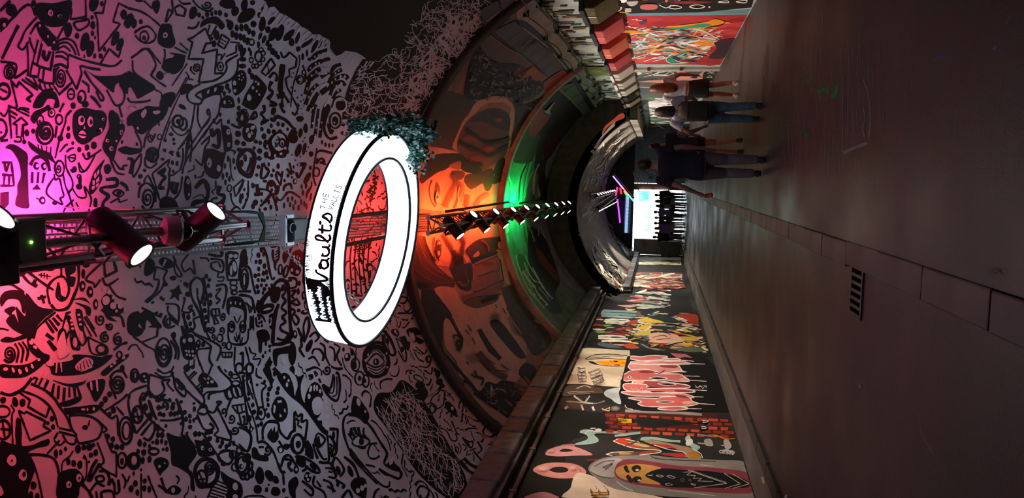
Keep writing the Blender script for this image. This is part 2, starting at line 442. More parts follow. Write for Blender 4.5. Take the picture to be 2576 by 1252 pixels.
mb.f = [(j * 4 + i, j * 4 + i + 1, j * 4 + i + 5, j * 4 + i + 4) for j in range(3) for i in range(3) if (i, j) != (1, 1)] + [(16 + j * 4 + i, 16 + j * 4 + i + 4, 16 + j * 4 + i + 5, 16 + j * 4 + i + 1) for j in range(3) for i in range(3)]
mb.f += [(a, b_, b_ + 16, a + 16) for a, b_ in ((5, 6), (6, 10), (10, 9), (9, 5))]
floor = struct(mb.build('floor', ASPHALT))
KX0, KX1 = -0.66, -0.46
pr = struct(MB().box(((KX1 + XR) / 2, 25.0, -0.15), (XR - KX1, 58.0, 0.3)).build('floor_pavement_right', ASPHALT))
pl = struct(MB().box(((XL - 3.84) / 2, 25.0, -0.15), (-3.84 - XL, 58.0, 0.3)).build('floor_pavement_left', PAVE))
KERB = mat('kerb_stone_granite', (0.080, 0.066, 0.062), 0.55, var=0.45, scale=2.0, bump=0.2)
k1 = struct(MB().box(((KX0 + KX1) / 2, 24.0, -0.17), (KX1 - KX0 - 0.02, 56.0, 0.28)).build('floor_kerb_right', KERB))
k2 = struct(MB().box((-3.75, 24.0, -0.17), (0.16, 56.0, 0.28)).build('floor_kerb_left', mat('dark_kerb', (0.028, 0.024, 0.022), 0.6)))
kb = MB().box((0, 0, 0), (KX1 - KX0, 0.912, 0.10)); ks = kb.mesh('kerb_stone'); ks.materials.append(KERB)
ks2 = MB().box((0, 0, 0), (0.18, 0.90, 0.10)).mesh('kerb_stone'); ks2.materials.append(MATS['dark_kerb'])
for i in range(42):
    for (par, me, x, dz) in ((k1, ks, (KX0 + KX1) / 2, 0.004), (k2, ks2, -3.75, -0.010)):
        o = link('kerb_stone', me, None, par); o.location = (x + R.uniform(-0.008, 0.008), 1.5 + i * 0.915, -0.046 + dz + R.uniform(-0.004, 0.004))
        bv = o.modifiers.new('bevel', 'BEVEL'); bv.width = 0.012; bv.segments = 2
# ---------------------------------------------------------------- cornice of stone blocks on the left wall
trim = struct(MB().box((XL + 0.07, 13.5, 3.72), (0.14, 33.0, 0.50)).build('trim_cornice_left', STONE))
cols = [(0.075, 0.065, 0.06), (0.11, 0.10, 0.105), (0.13, 0.085, 0.075), (0.06, 0.055, 0.06), (0.10, 0.115, 0.13), (0.15, 0.12, 0.10)]
bm_ = [mat('cornice_block_%d' % i, c, 0.6, var=0.5, scale=5, bump=0.5) for i, c in enumerate(cols)]
y = -2.5
while y < 29.6:
    L = R.uniform(0.75, 1.15) if y < 17 else R.uniform(0.9, 1.25); L = min(L, 29.9 - y)
    o = MB().box((XL + 0.13, y + L / 2, 3.74), (0.22 + R.uniform(0, 0.04), L - 0.035, 0.40 + R.uniform(-0.02, 0.02))).build('cornice_block', R.choice(bm_), trim, bevel=0.03)
    y += L
rust = mat('rusty_conduit', (0.10, 0.07, 0.05), 0.55, var=0.5, scale=8)
pipe = thing('conduit_pipe', 'rusty conduit pipe clipped along the wall under the left stone cornice', 'pipe', (XL - 0.005, 8, 3.34))
MB().tube([(0.06, -10, 0), (0.06, 22, 0)], 0.035, 8).build('tube', rust, pipe, True)
c0 = MB().box((0.05, 0, 0), (0.10, 0.06, 0.10)).mesh('clip'); c0.materials.append(rust)
for i in range(18):
    o = link('clip', c0, None, pipe); o.location = (0, -8 + i * 1.7, 0)
# far cornice, lower
trim2 = struct(MB().box((XL + 0.06, 38.0, 2.56), (0.12, 16.0, 0.3)).build('trim_cornice_far_left', STONE))
y = 30.1
while y < 45.5:
    o = MB().box((XL + 0.13, y + 0.5, 2.58), (0.26, 0.9, 0.26)).build('cornice_block', R.choice(bm_), trim2, bevel=0.03); y += 1.0
# ---------------------------------------------------------------- ledge with painted corbels on the right wall
LZ = 2.76
ledge = struct(MB().box((XR - 0.06, 22.0, LZ + 0.02), (0.16, 48.0, 0.07)).build('trim_ledge_right', mat('black_iron', (0.02, 0.02, 0.022), 0.45, 0.3)))
CB = [mat('corbel_red', (0.48, 0.07, 0.075), 0.45), mat('corbel_orange', (0.55, 0.11, 0.06), 0.45), mat('corbel_maroon', (0.40, 0.05, 0.06), 0.45),
      mat('corbel_cream', (0.46, 0.43, 0.38), 0.5), mat('corbel_olive', (0.10, 0.09, 0.05), 0.6), mat('corbel_gilt', (0.06, 0.045, 0.012), 0.5, var=0.9, scale=20)]
CAP = mat('corbel_black_cap', (0.015, 0.016, 0.025), 0.4); STRIPE = mat('white_trim_paint', (0.62, 0.60, 0.58), 0.5)
cy = [12.4] + [14.35 + 1.95 * i for i in range(16)]
for i, y in enumerate(cy):
    if y > 45: break
    m = CB[5] if i == 0 else CB[i - 1] if i < 4 else CB[3] if i < 7 else CB[4]
    L = 1.25
    # wedge bracket: deep at the top, sloping back to the wall
    prof = [(0, 0.0), (-0.34, 0.0), (-0.34, -0.16), (-0.10, -0.52), (0, -0.52)]
    vs = [(XR + px_, y + yo, LZ + pz) for yo in (0, L) for px_, pz in prof]; n = 5
    fs = [tuple(range(n)), tuple(range(n, 2 * n))[::-1]] + [(k, (k + 1) % n, n + (k + 1) % n, n + k) for k in range(n)]
    o = MB().add(vs, fs).build('corbel', m, ledge, bevel=0.015)
    MB().box((XR - 0.18, y + L / 2, LZ + 0.03), (0.40, L + 0.06, 0.07)).build('cap', CAP if i < 4 else STRIPE if i < 7 else CAP, o)
    if i < 7: MB().box((XR - 0.345, y + L * 0.5, LZ - 0.09), (0.012, 0.05, 0.15)).build('painted_stripe', STRIPE if i < 4 else CAP, o)
for k in range(6):          # the same corbels on the stretch of wall before the red mural
    src = [o for o in ledge.children if o.name.startswith('corbel')][0]
    c_ = copy_tree(src, ledge); c_.location.y = -1.95 * (k + 1)
# ---------------------------------------------------------------- the big illuminated ring
RC, RN = Vector((-0.682, 7.658, 4.35)), Vector((0.128, 0.027, 1.0)).normalized()
RO, RI, RH = 1.122, 0.862, 0.274
rx_ = Vector((0, 1, 0)).cross(RN).normalized(); ry_ = RN.cross(rx_)
RM = Matrix((rx_, ry_, RN)).transposed()
ring = thing('ring_chandelier', 'huge glowing white ring lamp with black lettering, hung under the painted vault', 'chandelier', RC, rot=RM.to_euler())
GLOW = mat('lit_white_fabric', (0.8, 0.8, 0.8), 0.6, emit=(0.66, 0.82, 1.0), es=5.4)
def annulus(r0, r1, z, n=96, flip=False):
    vs = [(r * math.cos(2 * math.pi * k / n), r * math.sin(2 * math.pi * k / n), z) for r in (r0, r1) for k in range(n)]
    fs = [(k, (k + 1) % n, n + (k + 1) % n, n + k) for k in range(n)]
    return vs, fs
def wallring(r, z0, z1, n=96):
    vs = [(r * math.cos(2 * math.pi * k / n), r * math.sin(2 * math.pi * k / n), z) for z in (z0, z1) for k in range(n)]
    return vs, [(k, (k + 1) % n, n + (k + 1) % n, n + k) for k in range(n)]
MB().add(*annulus(RI, RO, 0.0)).build('lower_light_panel', GLOW, ring, True)
ring_side = MB().add(*wallring(RO, 0.0, RH)).build('outer_light_panel', GLOW, ring, True)
MB().add(*wallring(RI, 0.0, RH)).build('inner_light_panel', GLOW, ring, True)
MB().add(*annulus(RI, RO, RH)).build('top_lid', mat('white_lid', (0.5, 0.5, 0.52), 0.7), ring, True)
RAIL = mat('black_rail', (0.02, 0.021, 0.026), 0.4, 0.4)
circ = lambda r, z, n=97: [(r * math.cos(2 * math.pi * k / (n - 1)), r * math.sin(2 * math.pi * k / (n - 1)), z) for k in range(n)]
MB().tube(circ(RO, 0.0), 0.020, 8, False).build('rim', RAIL, ring, True)
MB().tube(circ(RI, 0.0), 0.016, 8, False).build('rim', RAIL, ring, True)
MB().tube(circ(RO, RH), 0.012, 6, False).build('rim', RAIL, ring, True)
MB().tube(circ(RI, RH), 0.012, 6, False).build('rim', RAIL, ring, True)
class RingSide:
    step = 0.12
    def uv(s, px, py):
        d = RM.transposed() @ ray(px, py); o = RM.transposed() @ (CAM - RC)
        a = d.x ** 2 + d.y ** 2; b = o.x * d.x + o.y * d.y; c = o.x ** 2 + o.y ** 2 - RO ** 2
        t = (-b - math.sqrt(max(b * b - a * c, 0))) / a; p = o + d * t
        return (math.atan2(p.y, p.x) * RO, max(0.0, min(RH, p.z)))
    def xyz(s, u, v, off=0.0):
        t = u / RO; r = RO + off; return (r * math.cos(t), r * math.sin(t), v)
# stroke alphabet, x to the right and y up, one unit tall
GL = {
 'T': [[(0, 1), (0.7, 1)], [(0.35, 1), (0.35, 0)]], 'H': [[(0, 1), (0, 0)], [(0.55, 1), (0.55, 0)], [(0, 0.5), (0.55, 0.5)]],
 'E': [[(0.5, 1), (0, 1), (0, 0), (0.5, 0)], [(0, 0.52), (0.4, 0.52)]], 'V': [[(0, 1), (0.3, 0), (0.6, 1)]], 'A': [[(0, 0), (0.3, 1), (0.6, 0)], [(0.12, 0.4), (0.48, 0.4)]],
 'U': [[(0, 1), (0, 0.25), (0.15, 0), (0.4, 0), (0.55, 0.25), (0.55, 1)]], 'L': [[(0, 1), (0, 0), (0.45, 0)]], 'S': [[(0.5, 0.85), (0.3, 1), (0.05, 0.85), (0.1, 0.6), (0.42, 0.42), (0.5, 0.15), (0.25, 0), (0, 0.15)]],
 'h': [[(0, 1), (0, 0)], [(0, 0.45), (0.2, 0.58), (0.38, 0.45), (0.4, 0)]], 'e': [[(0.02, 0.3), (0.4, 0.32), (0.35, 0.55), (0.15, 0.58), (0, 0.3), (0.12, 0.02), (0.4, 0.08)]],
 'b': [[(0, 1), (0, 0), (0.3, 0), (0.4, 0.28), (0.25, 0.55), (0, 0.45)]], 'a': [[(0.4, 0.5), (0.15, 0.58), (0, 0.28), (0.15, 0), (0.38, 0.15), (0.42, 0.55), (0.42, 0.1), (0.55, 0)]],
 'u': [[(0, 0.58), (0.02, 0.15), (0.2, 0), (0.4, 0.15), (0.42, 0.58), (0.44, 0.08), (0.58, 0.02)]], 'l': [[(0, 0.1), (0.3, 0.75), (0.25, 1.1), (0.1, 0.9), (0.1, 0.15), (0.25, 0), (0.4, 0.12)]],
 't': [[(0.15, 0.95), (0.12, 0.1), (0.3, 0), (0.42, 0.12)], [(-0.05, 0.62), (0.4, 0.66)]], 's': [[(0, 0.05), (0.2, 0.4), (0.3, 0.7), (0.45, 0.35), (0.35, 0.02), (0.08, 0.05)]],
 'v': [[(-0.05, 0.8), (0.1, 0.85), (0.22, 0.05), (0.35, 0.1), (0.55, 0.8), (0.7, 0.85)]], 'P': [[(0, 0), (0, 1), (0.4, 0.95), (0.48, 0.75), (0.38, 0.5), (0, 0.48)]],
 'K': [[(0, 1), (0, 0)], [(0.55, 1), (0, 0.48), (0.55, 0)]], 'I': [[(0, 1), (0, 0)]], 'M': [[(0, 0), (0, 1), (0.3, 0.4), (0.6, 1), (0.6, 0)]], 'R': [[(0, 0), (0, 1), (0.4, 0.95), (0.45, 0.7), (0, 0.5), (0.5, 0)]],
 'O': [[(0.28, 1), (0.02, 0.75), (0, 0.3), (0.25, 0), (0.5, 0.25), (0.55, 0.7), (0.28, 1)]], 'N': [[(0, 0), (0, 1), (0.5, 0), (0.5, 1)]], 'Y': [[(0, 1), (0.28, 0.5), (0.56, 1)], [(0.28, 0.5), (0.28, 0)]],
 'D': [[(0, 0), (0, 1), (0.35, 0.9), (0.5, 0.5), (0.35, 0.08), (0, 0)]], 'Z': [[(0, 1), (0.5, 1), (0, 0), (0.52, 0)]], '5': [[(0.45, 1), (0.05, 1), (0.02, 0.58), (0.3, 0.62), (0.48, 0.35), (0.3, 0), (0, 0.08)]], ':': [[(0, 0.75), (0.03, 0.7)], [(0, 0.2), (0.03, 0.15)]],
 'J': [[(0.4, 1), (0.4, 0.2), (0.22, 0), (0, 0.15)]], 'C': [[(0.5, 0.85), (0.28, 1), (0.02, 0.7), (0.02, 0.3), (0.28, 0), (0.5, 0.15)]],
 'G': [[(0.5, 0.8), (0.28, 1), (0.02, 0.7), (0.02, 0.3), (0.28, 0), (0.5, 0.2), (0.5, 0.45), (0.3, 0.45)]], 'i': [[(0, 0.55), (0, 0)], [(0, 0.8), (0.02, 0.75)]], 'r': [[(0, 0.55), (0, 0)], [(0, 0.35), (0.15, 0.55), (0.32, 0.5)]], 'g': [[(0.4, 0.5), (0.15, 0.58), (0, 0.3), (0.15, 0.02), (0.4, 0.15)], [(0.42, 0.56), (0.42, -0.2), (0.2, -0.4), (0, -0.25)]]}
def write(pt, text, p0, p1, h, wd, col, gap=0.22, smooth=True):
    """letters from pixel p0 to p1 along the baseline; letter tops lie towards the left of the frame"""
    ws = [max([p[0] for st in GL[c] for p in st] + [0.25]) if c != ' ' else 0.35 for c in text]
    tot = sum(ws) + gap * (len(text) - 1); L = math.hypot(p1[0] - p0[0], p1[1] - p0[1]); k = L / tot
    ex, ey = (p1[0] - p0[0]) / L, (p1[1] - p0[1]) / L; ux, uy = ey, -ex
    if ux > 0: ux, uy = -ux, -uy
    x = 0.0
    for c, w_ in zip(text, ws):
        if c != ' ':
            for st in GL[c]:
                pts = [(p0[0] + ex * (x + a) * k + ux * b * h, p0[1] + ey * (x + a) * k + uy * b * h) for a, b in st]
                pt.line(crom(pts, False, 4) if smooth and len(pts) > 3 else pts, wd, col)
        x += w_ + gap
RS = RingSide(); ink = (0.004, 0.004, 0.012)
p0 = Paint(RS, 0.002, 0.00001); p1 = Paint(RS, 0.004, 0.00001)
# black ground on the left of the ring's face, then the furry upper edge
p0.poly([(768, 700), (779, 700), (800, 703), (826, 722), (836, 745), (843, 770), (848, 800), (852, 822), (840, 812), (812, 808), (794, 806), (783, 770), (774, 730)], ink)
for i in range(70):
    y = 500 + i * 3.1; x = 776 + 0.00055 * (y - 650) ** 2 * (0.9 if y < 650 else 1.3) - 10
    p0.line([(x - 2, y), (x + R.uniform(5, 15), y - R.uniform(-2, 3))], R.uniform(1.2, 2.4), ink, taper=True)
for i in range(26):
    y = 700 + i * 2.6; p0.line([(836 + 0.1 * i, y), (818 + R.uniform(-6, 6), y - 3)], 2.2, ink, taper=True)
for i in range(16):
    y = 470 + i * 6; p0.line([(868 - (y - 487) * 0.30, y), (862 - (y - 487) * 0.30 - R.uniform(0, 5), y - 3)], 1.6, ink, taper=True)
write(p0, 'vaults', (822, 716), (836, 538), 34, 6.0, ink, 0.06)
for q, r in (((806, 668), 9), ((812, 640), 5), ((806, 560), 6)): p0.ell(q, r * 0.6, r, 0, ink)
write(p0, 'The', (787, 712), (784, 640), 17, 1.4, ink, 0.2)
write(p0, 'THE', (818, 528), (828, 488), 13, 2.0, ink, 0.35)
write(p0, 'VAULTS', (838, 530), (860, 470), 14, 2.0, ink, 0.25)
write(p0, 'The b', (850, 460), (886, 385), 10, 1.1, (0.05, 0.05, 0.06), 0.5)
WL = bpy.data.materials['lit_white_fabric']
for k, (a, b_, h) in enumerate((((802, 798), (786, 728), 17), ((824, 802), (806, 722), 17), ((842, 812), (828, 745), 12))):
    for j in range(11):
        y = a[1] + (b_[1] - a[1]) * j / 11; x = a[0] + (b_[0] - a[0]) * j / 11
        p1.line(crom([(x - R.uniform(0, 3), y), (x - h * R.uniform(0.4, 1), y - R.uniform(-2, 5)), (x - h * R.uniform(0, 0.6), y - 6), (x - h * R.uniform(0.5, 1), y - R.uniform(3, 9))], False, 3), 2.2, (1, 1, 1))
INKLIT = mat('lettering_ink', (0.006, 0.006, 0.012), 0.5)
tag(p0.build('lettering', ring_side, INKLIT, 'black brush lettering round the ring'), kind='stuff'); tag(p1.build('white_scribble', ring_side, WL), kind='stuff')
# ---------------------------------------------------------------- chains and wires that carry the ring
CH = mat('galvanised_chain', (0.55, 0.55, 0.55), 0.35, 0.8)
lk = MB(); n1, n2 = 12, 5
for i in range(n1):
    t = 2 * math.pi * i / n1
    for j in range(n2):
        a = 2 * math.pi * j / n2; rr = 0.0055 * math.cos(a)
        lk.v.append(((0.016 + rr) * math.cos(t), 0.0055 * math.sin(a), (0.026 + rr) * math.sin(t)))
for i in range(n1):
    for j in range(n2): lk.f.append((i * n2 + j, ((i + 1) % n1) * n2 + j, ((i + 1) % n1) * n2 + (j + 1) % n2, i * n2 + (j + 1) % n2))
lkm = lk.mesh('chain_link', True); lkm.materials.append(CH)
def on_plane(px, py, z):
    d = ray(px, py); return CAM + d * ((z - CAM.z) / d.z)
def ring_top(px, py):
    c = RC + RN * RH; d = ray(px, py); return CAM + d * ((c - CAM).dot(RN) / d.dot(RN))
def chain(a, b, label, group=None):
    a, b = Vector(a), Vector(b); d = (b - a); n = int(d.length / 0.042)
    t = thing('hanging_chain', label, 'chain', a, group)
    q = Vector((0, 0, 1)).rotation_difference(d)
    for i in range(n):
        o = link('link', lkm, None, t); o.location = d * ((i + 0.5) / n)
        o.rotation_euler = (q.to_matrix() @ Matrix.Rotation(math.pi / 2 * (i % 2), 3, 'Z')).to_euler()
    return t
def on_ring(ang, r=1.0, z=RH): return RC + RM @ Vector((r * math.cos(ang), r * math.sin(ang), z))
chain(on_ring(math.radians(168)), (-0.80, 7.75, 5.50), 'silver chain from the crown down to the left of the glowing ring')
chain(on_ring(math.radians(150)), (-0.78, 8.05, 5.50), 'second silver chain beside it, to the far left of the glowing ring')
chain(on_ring(math.radians(35)), (-0.58, 8.1, 5.50), 'silver chain from the crown to the leafy side of the ring')
# ---------------------------------------------------------------- ivy on the right of the ring
ivy = thing('ivy_garland', 'bunch of trailing dark green artificial ivy on the end of the ring', 'ivy', on_ring(0.3, RO, RH))
LEAF = mat('ivy_leaf', (0.02, 0.085, 0.060), 0.4, var=0.5, scale=30); PALE = mat('pale_leaf', (0.30, 0.40, 0.36), 0.45, var=0.3, scale=30)
STEM = mat('ivy_stem', (0.03, 0.05, 0.03), 0.6)
inv = ivy.location.copy()
def leafset(name, m, count, sz, regions):
    mb = MB()
    for i in range(count):
        ax, ay, bx, by, yy0, yy1, wdt = regions[i % len(regions)]
        t = R.random(); px_, py_ = ax + (bx - ax) * t + R.gauss(0, wdt), ay + (by - ay) * t + R.gauss(0, wdt)
        d = ray(px_, py_); Y = R.uniform(yy0, yy1); p = CAM + d * (Y / d.y) - inv
        a = Vector((R.gauss(0, 1), R.gauss(0, 1), R.gauss(0, 1))).normalized(); x, y, z = frame_of(a); s = sz * R.uniform(0.6, 1.25)
        # heart-shaped, folded along the midrib
        pts = [(0, -0.5, 0), (0.42, -0.3, .16), (0.5, 0.05, .2), (0.25, 0.4, .1), (0, 0.75, 0), (-0.25, 0.4, .1), (-0.5, 0.05, .2), (-0.42, -0.3, .16), (0, 0.1, 0)]
        mb.add([p + s * (x * q[0] + y * q[1] + z * q[2]) for q in pts], [(0, 1, 8), (1, 2, 8), (2, 3, 8), (3, 4, 8), (4, 5, 8), (5, 6, 8), (6, 7, 8), (7, 0, 8)])
    return tag(mb.build(name, m, ivy), kind='stuff')
REG = [(885, 322, 1000, 318, 7.2, 8.3, 12), (960, 316, 1078, 322, 7.6, 8.7, 13), (900, 330, 990, 332, 7.2, 8.0, 8), (1040, 330, 1060, 400, 8.0, 8.7, 12), (1030, 365, 1046, 425, 8.1, 8.7, 8), (1050, 322, 1092, 338, 8.0, 8.7, 8), (878, 310, 1040, 302, 7.3, 8.5, 8)]
leafset('leaves', LEAF, 2200, 0.044, REG); leafset('pale_leaves', PALE, 420, 0.036, REG)
mb = MB()
for i in range(9):
    a, b_, c_, d_, y0, y1, _ = R.choice(REG)
    q = []
    for t in (0, .33, .66, 1):
        d = ray(a + (c_ - a) * t + R.gauss(0, 5), b_ + (d_ - b_) * t + R.gauss(0, 4)); q.append(CAM + d * ((y0 + (y1 - y0) * (0.3 + 0.4 * t)) / d.y) - inv)
    mb.tube(q, 0.005, 5)
mb.tube([on_ring(-0.25, RO + 0.01, RH) - inv, on_ring(0.2, RO + 0.05, RH) - inv, on_ring(0.7, RO + 0.03, RH) - inv], 0.008, 5)
mb.build('stems', STEM, ivy)
# ---------------------------------------------------------------- trusses
ALU = mat('aluminium_tube', (0.42, 0.41, 0.40), 0.32, 0.85, var=0.1, scale=20); BLK = mat('black_lamp_enamel', (0.018, 0.017, 0.018), 0.42, 0.2)
DALU = mat('dull_truss_tube', (0.32, 0.31, 0.30), 0.42, 0.85)
def truss(name, label, p0, p1, zt, m, half=0.125, drop=0.22, r=0.025, pitch=0.5, each=False, plates=()):
    p0, p1 = Vector((*p0, 0.0)), Vector((*p1, 0.0)); d = p1 - p0; L = d.length; d.normalize(); sx = Vector((d.y, -d.x, 0))
    t = thing(name, label, 'truss', (p0.x, p0.y, zt - drop)); o = Vector(t.location)
    def at(s, k):   # k: 0 right upper, 1 left upper, 2 lower
        b_ = Vector((p0.x, p0.y, 0)) + d * s
        return b_ + (sx * half if k == 0 else -sx * half if k == 1 else Vector()) + Vector((0, 0, zt if k < 2 else zt - drop)) - o
    for k in range(3): MB().tube([at(0, k), at(L, k)], r, 12).build('chord', m, t, True)
    n = max(1, round(L / pitch)); jobs = []
    for i in range(n):
        s0, s1 = L * i / n, L * (i + 1) / n; sm = (s0 + s1) / 2
        for a, b_ in ((0, 2), (1, 2), (0, 1)):
            jobs.append((at(s0, a), at(sm, b_))); jobs.append((at(sm, b_), at(s1, a)))
    if each:
        for a, b_ in jobs: MB().tube([a, b_], 0.009, 6).build('brace', m, t, True)
    else:
        mb = MB()
        for a, b_ in jobs: mb.tube([a, b_], 0.009, 5)
        mb.build('bracing', m, t)
    for s in plates:
        pl_ = MB()
        for a, b_ in ((0, 1), (1, 2), (2, 0)): pl_.tube([at(s, a), at(s, b_)], 0.013, 6)
        for k in range(3): pl_.lathe([(0.035, -0.012), (0.04, 0), (0.035, 0.012)], at(s, k), tuple(d), 14)
        pl_.build('end_plate', ALU, t, True)
    return t, at
near_truss, _ = truss('lighting_truss', 'bare aluminium triangular truss with the security camera, overhead near the pink light', (-0.385, 1.2), (-0.42, 5.75), 5.0, ALU, each=True, plates=(4.54,))
mid_truss, _ = truss('lighting_truss', 'long dark truss full of spotlights below the red and green vault', (-0.77, 11.5), (-1.04, 29.3), 5.0, DALU, plates=(0.02,))
far_trussA, _ = truss('lighting_truss', 'thin far truss of small lamps nearer the leafy right wall, in the brick vault', (-0.75, 30.5), (-0.75, 44.5), 4.10, DALU, pitch=0.6)
far_trussB, _ = truss('lighting_truss', 'thin far truss of small lamps over the roadway, in the brick vault', (-1.25, 30.5), (-1.0, 44.5), 4.0, DALU, pitch=0.6)
for (t, x, ys) in ((near_truss, -0.385, (2.0, 4.9)), (mid_truss, -0.85, (13, 16, 19, 22, 25, 28))):
    for y in ys:
        for s in (-0.11, 0.11):
            MB().tube([(x + s - t.location.x - (0.0 if t is near_truss else (y - 16) * 0.0152), y - t.location.y, 5.0 - t.location.z), (x + s - t.location.x - (0.0 if t is near_truss else (y - 16) * 0.0152), y - t.location.y, V1.xyz((x + s - V1.x0), y)[2] + 0.02 - t.location.z)], 0.006, 6).build('hanger_rod', ALU, t)
for t, ys, zc in ((far_trussA, (32, 38, 44), 4.1), (far_trussB, (32, 38, 44), 4.0)):
    for y in ys: MB().tube([(0, y - t.location.y, zc - t.location.z), (0, y - t.location.y, 4.62 - t.location.z)], 0.006, 6).build('hanger_rod', ALU, t)
# ---------------------------------------------------------------- slotted cable tray along the crown
tray = thing('cable_tray', 'grey slotted steel cable tray running along the crown of the vault', 'cable tray', (-0.6, 4, 5.47))
TRAY = mat('galvanised_tray', (0.37, 0.37, 0.37), 0.45, 0.5, var=0.12)
mb = MB(); W = 0.29; rows = 7
def tx(y): return -0.33 - 0.0375 * y * (1 if y < 10 else 1) + 0.6
ys = [i * 0.052 + 2.0 for i in range(215)]
for i, y in enumerate(ys):
    for k in range(rows):
        st = (k % 2) * 0.026
        mb.box((tx(y) + (k - 3) * W / rows + W / rows * 0.5 - 0.02, y + st - 4, 0), (W / rows * 0.5, 0.018, 0.002))
for k in range(rows + 1):
    a, b_ = 2.0, 13.2
    for j in range(4):
        ya, yb = a + (b_ - a) * j / 4, a + (b_ - a) * (j + 1) / 4
        mb.tube([(tx(ya) + (k - 3.5) * W / rows, ya - 4, 0), (tx(yb) + (k - 3.5) * W / rows, yb - 4, 0)], 0.008 if 0 < k < rows else 0.012, 4, False)
mb.build('slotted_plate', TRAY, tray)
for s in (-1, 1):
    mb = MB()
    mb.box((0, 0, 0), (0.004, 0.1, 0.04))
    me = MB().tube([(tx(2) + s * W / 2, -2, 0.012), (tx(13.2) + s * W / 2, 9.2, 0.012)], 0.014, 4).build('side_rail', TRAY, tray)
for y in (3.2, 5.5, 7.9, 10.3, 12.3):
    for s_ in (-0.1, 0.1): MB().tube([(tx(y) + s_, y - 4, 0), (tx(y) + s_, y - 4, 0.33)], 0.006, 6).build('hanger_rod', ALU, tray)
# ---------------------------------------------------------------- spotlights
LENS = mat('lit_lens', (0.9, 0.9, 0.9), 0.3, emit=(1.0, 0.93, 0.82), es=14.0)
def spotlight(label, lens, target, group=None, big=1.0, energy=300.0, color=(1.0, 0.86, 0.72), cone=56, hang=None):
    """black can lamp: the lens disc sits at `lens` and looks at `target`"""
    lens = Vector(lens); d = (Vector(target) - lens).normalized(); k = big
    t = thing('spotlight', label, 'spotlight', lens, group)
    MB().lathe([(0.070 * k, -0.38 * k), (0.088 * k, -0.36 * k), (0.094 * k, -0.25 * k), (0.094 * k, -0.01 * k), (0.100 * k, 0.0), (0.100 * k, 0.012 * k), (0.080 * k, 0.012 * k), (0.076 * k, -0.01 * k)], (0, 0, 0), d, 22).build('body', BLK, t, True); body_ = t.children[0]
    MB().lathe([(0.077 * k, 0.0), (0.077 * k, 0.008 * k), (0.05 * k, 0.014 * k)], (0, 0, 0), d, 22).build('lens', LENS, body_, True)
    x, y, _ = frame_of(d); c = -d * 0.2 * k; up = Vector((0, 0, 1)); up = (up - up.dot(d) * d).normalized(); sd = up.cross(d)
    top = c + up * 0.17 * k
    MB().tube([c + sd * 0.10 * k, c + sd * 0.105 * k + up * 0.10 * k, top + sd * 0.07 * k, top - sd * 0.07 * k, c - sd * 0.105 * k + up * 0.10 * k, c - sd * 0.10 * k], 0.009 * k, 6).build('yoke', BLK, t, True); yk = [c for c in t.children if c.name.startswith('yoke')][0]
    h = hang if hang is not None else top + Vector((0, 0, 0.06))
    MB().tube([top, Vector(h) - (lens if hang is not None else Vector())], 0.014 * k, 6).build('clamp', BLK, yk, True)
    lamp('SPOT', 'spot_beam', lens + d * 0.03 * k, energy, color, target, 0.06, spot=cone, blend=0.7)
    return t
tcx = lambda y: -0.77 - (y - 11.5) * 0.0152
spotlight('large black spotlight beside the security camera, its lamp turned to the left wall', (-0.51, 4.21, 4.62), (-3.9, 4.3, 0.1), big=1.0, energy=90, hang=(-0.40, 4.0, 4.80))
spotlight('large black spotlight beyond the security camera, its lamp turned to the right wall', (-0.29, 5.13, 4.68), (2.9, 5.3, 0.9), big=1.0, energy=60, hang=(-0.41, 5.0, 4.80))
spotlight('black spotlight behind the grey control box, its lamp turned to the right wall', (-0.24, 3.24, 4.68), (2.9, 4.0, 1.2), big=1.0, energy=20, hang=(-0.40, 3.15, 4.80))
ORD = ['first', 'second', 'third', 'fourth', 'fifth', 'sixth', 'seventh', 'eighth', 'ninth']
for n_, y in enumerate((13.28, 15.2, 17.1, 18.9, 20.7, 22.6, 24.6, 26.5, 28.3)):
    spotlight('%s spotlight from the ring along the dark truss, facing the right wall' % ORD[n_], (tcx(y) + 0.13, y, 4.70), (XR, y - 1.0, 1.3), 'spotlights turned to the right wall', 1.0, 620.0, hang=(tcx(y), y - 0.1, 4.79))
for n_, y in enumerate((12.2, 14.21, 16.07, 18.1, 20.2, 22.2, 24.1, 26.0, 27.9)):
    spotlight('%s spotlight from the ring along the dark truss, facing the left wall' % ORD[n_], (tcx(y) - 0.19, y, 4.66), (XL, y - 0.6, 1.4), 'spotlights turned to the left wall', 1.0, 560.0, hang=(tcx(y), y - 0.1, 4.79))
# small lamps of the two far trusses share one mesh each
fb = MB().lathe([(0.05, -0.22), (0.07, -0.2), (0.07, 0.0), (0.05, 0.0)], (0, 0, 0), (0, 0, 1), 12).mesh('body', True); fb.materials.append(BLK)
fl = MB().lathe([(0.06, 0.0), (0.06, 0.006), (0.03, 0.01)], (0, 0, 0), (0, 0, 1), 12).mesh('lens', True); fl.materials.append(LENS)
for (x0_, z0_, sgn, lab) in ((-0.75, 3.78, 1, 'small lamp on the far truss, turned to the right wall'), (-1.16, 3.68, -1, 'small lamp on the far truss, turned to the left wall')):
    for i in range(9):
        y = 31.2 + i * 1.5; d = Vector((sgn * 3.6, -0.8, -2.4)).normalized()
        t = thing('spotlight', '%s small far lamp from the dark arch, facing the %s wall' % (ORD[i], 'right' if sgn > 0 else 'left'), 'spotlight', (x0_ + sgn * 0.12, y, z0_ + 0.08), lab.replace('small lamp', 'small lamps'))
        q = Vector((0, 0, 1)).rotation_difference(d).to_euler()
        for me, nm in ((fb, 'body'), (fl, 'lens')):
            o = link(nm, me, None, t); o.rotation_euler = q
        if i % 3 == 0: lamp('SPOT', 'spot_beam', t.location + d * 0.05, 900, (1.0, 0.90, 0.76), t.location + d, 0.05, spot=80)
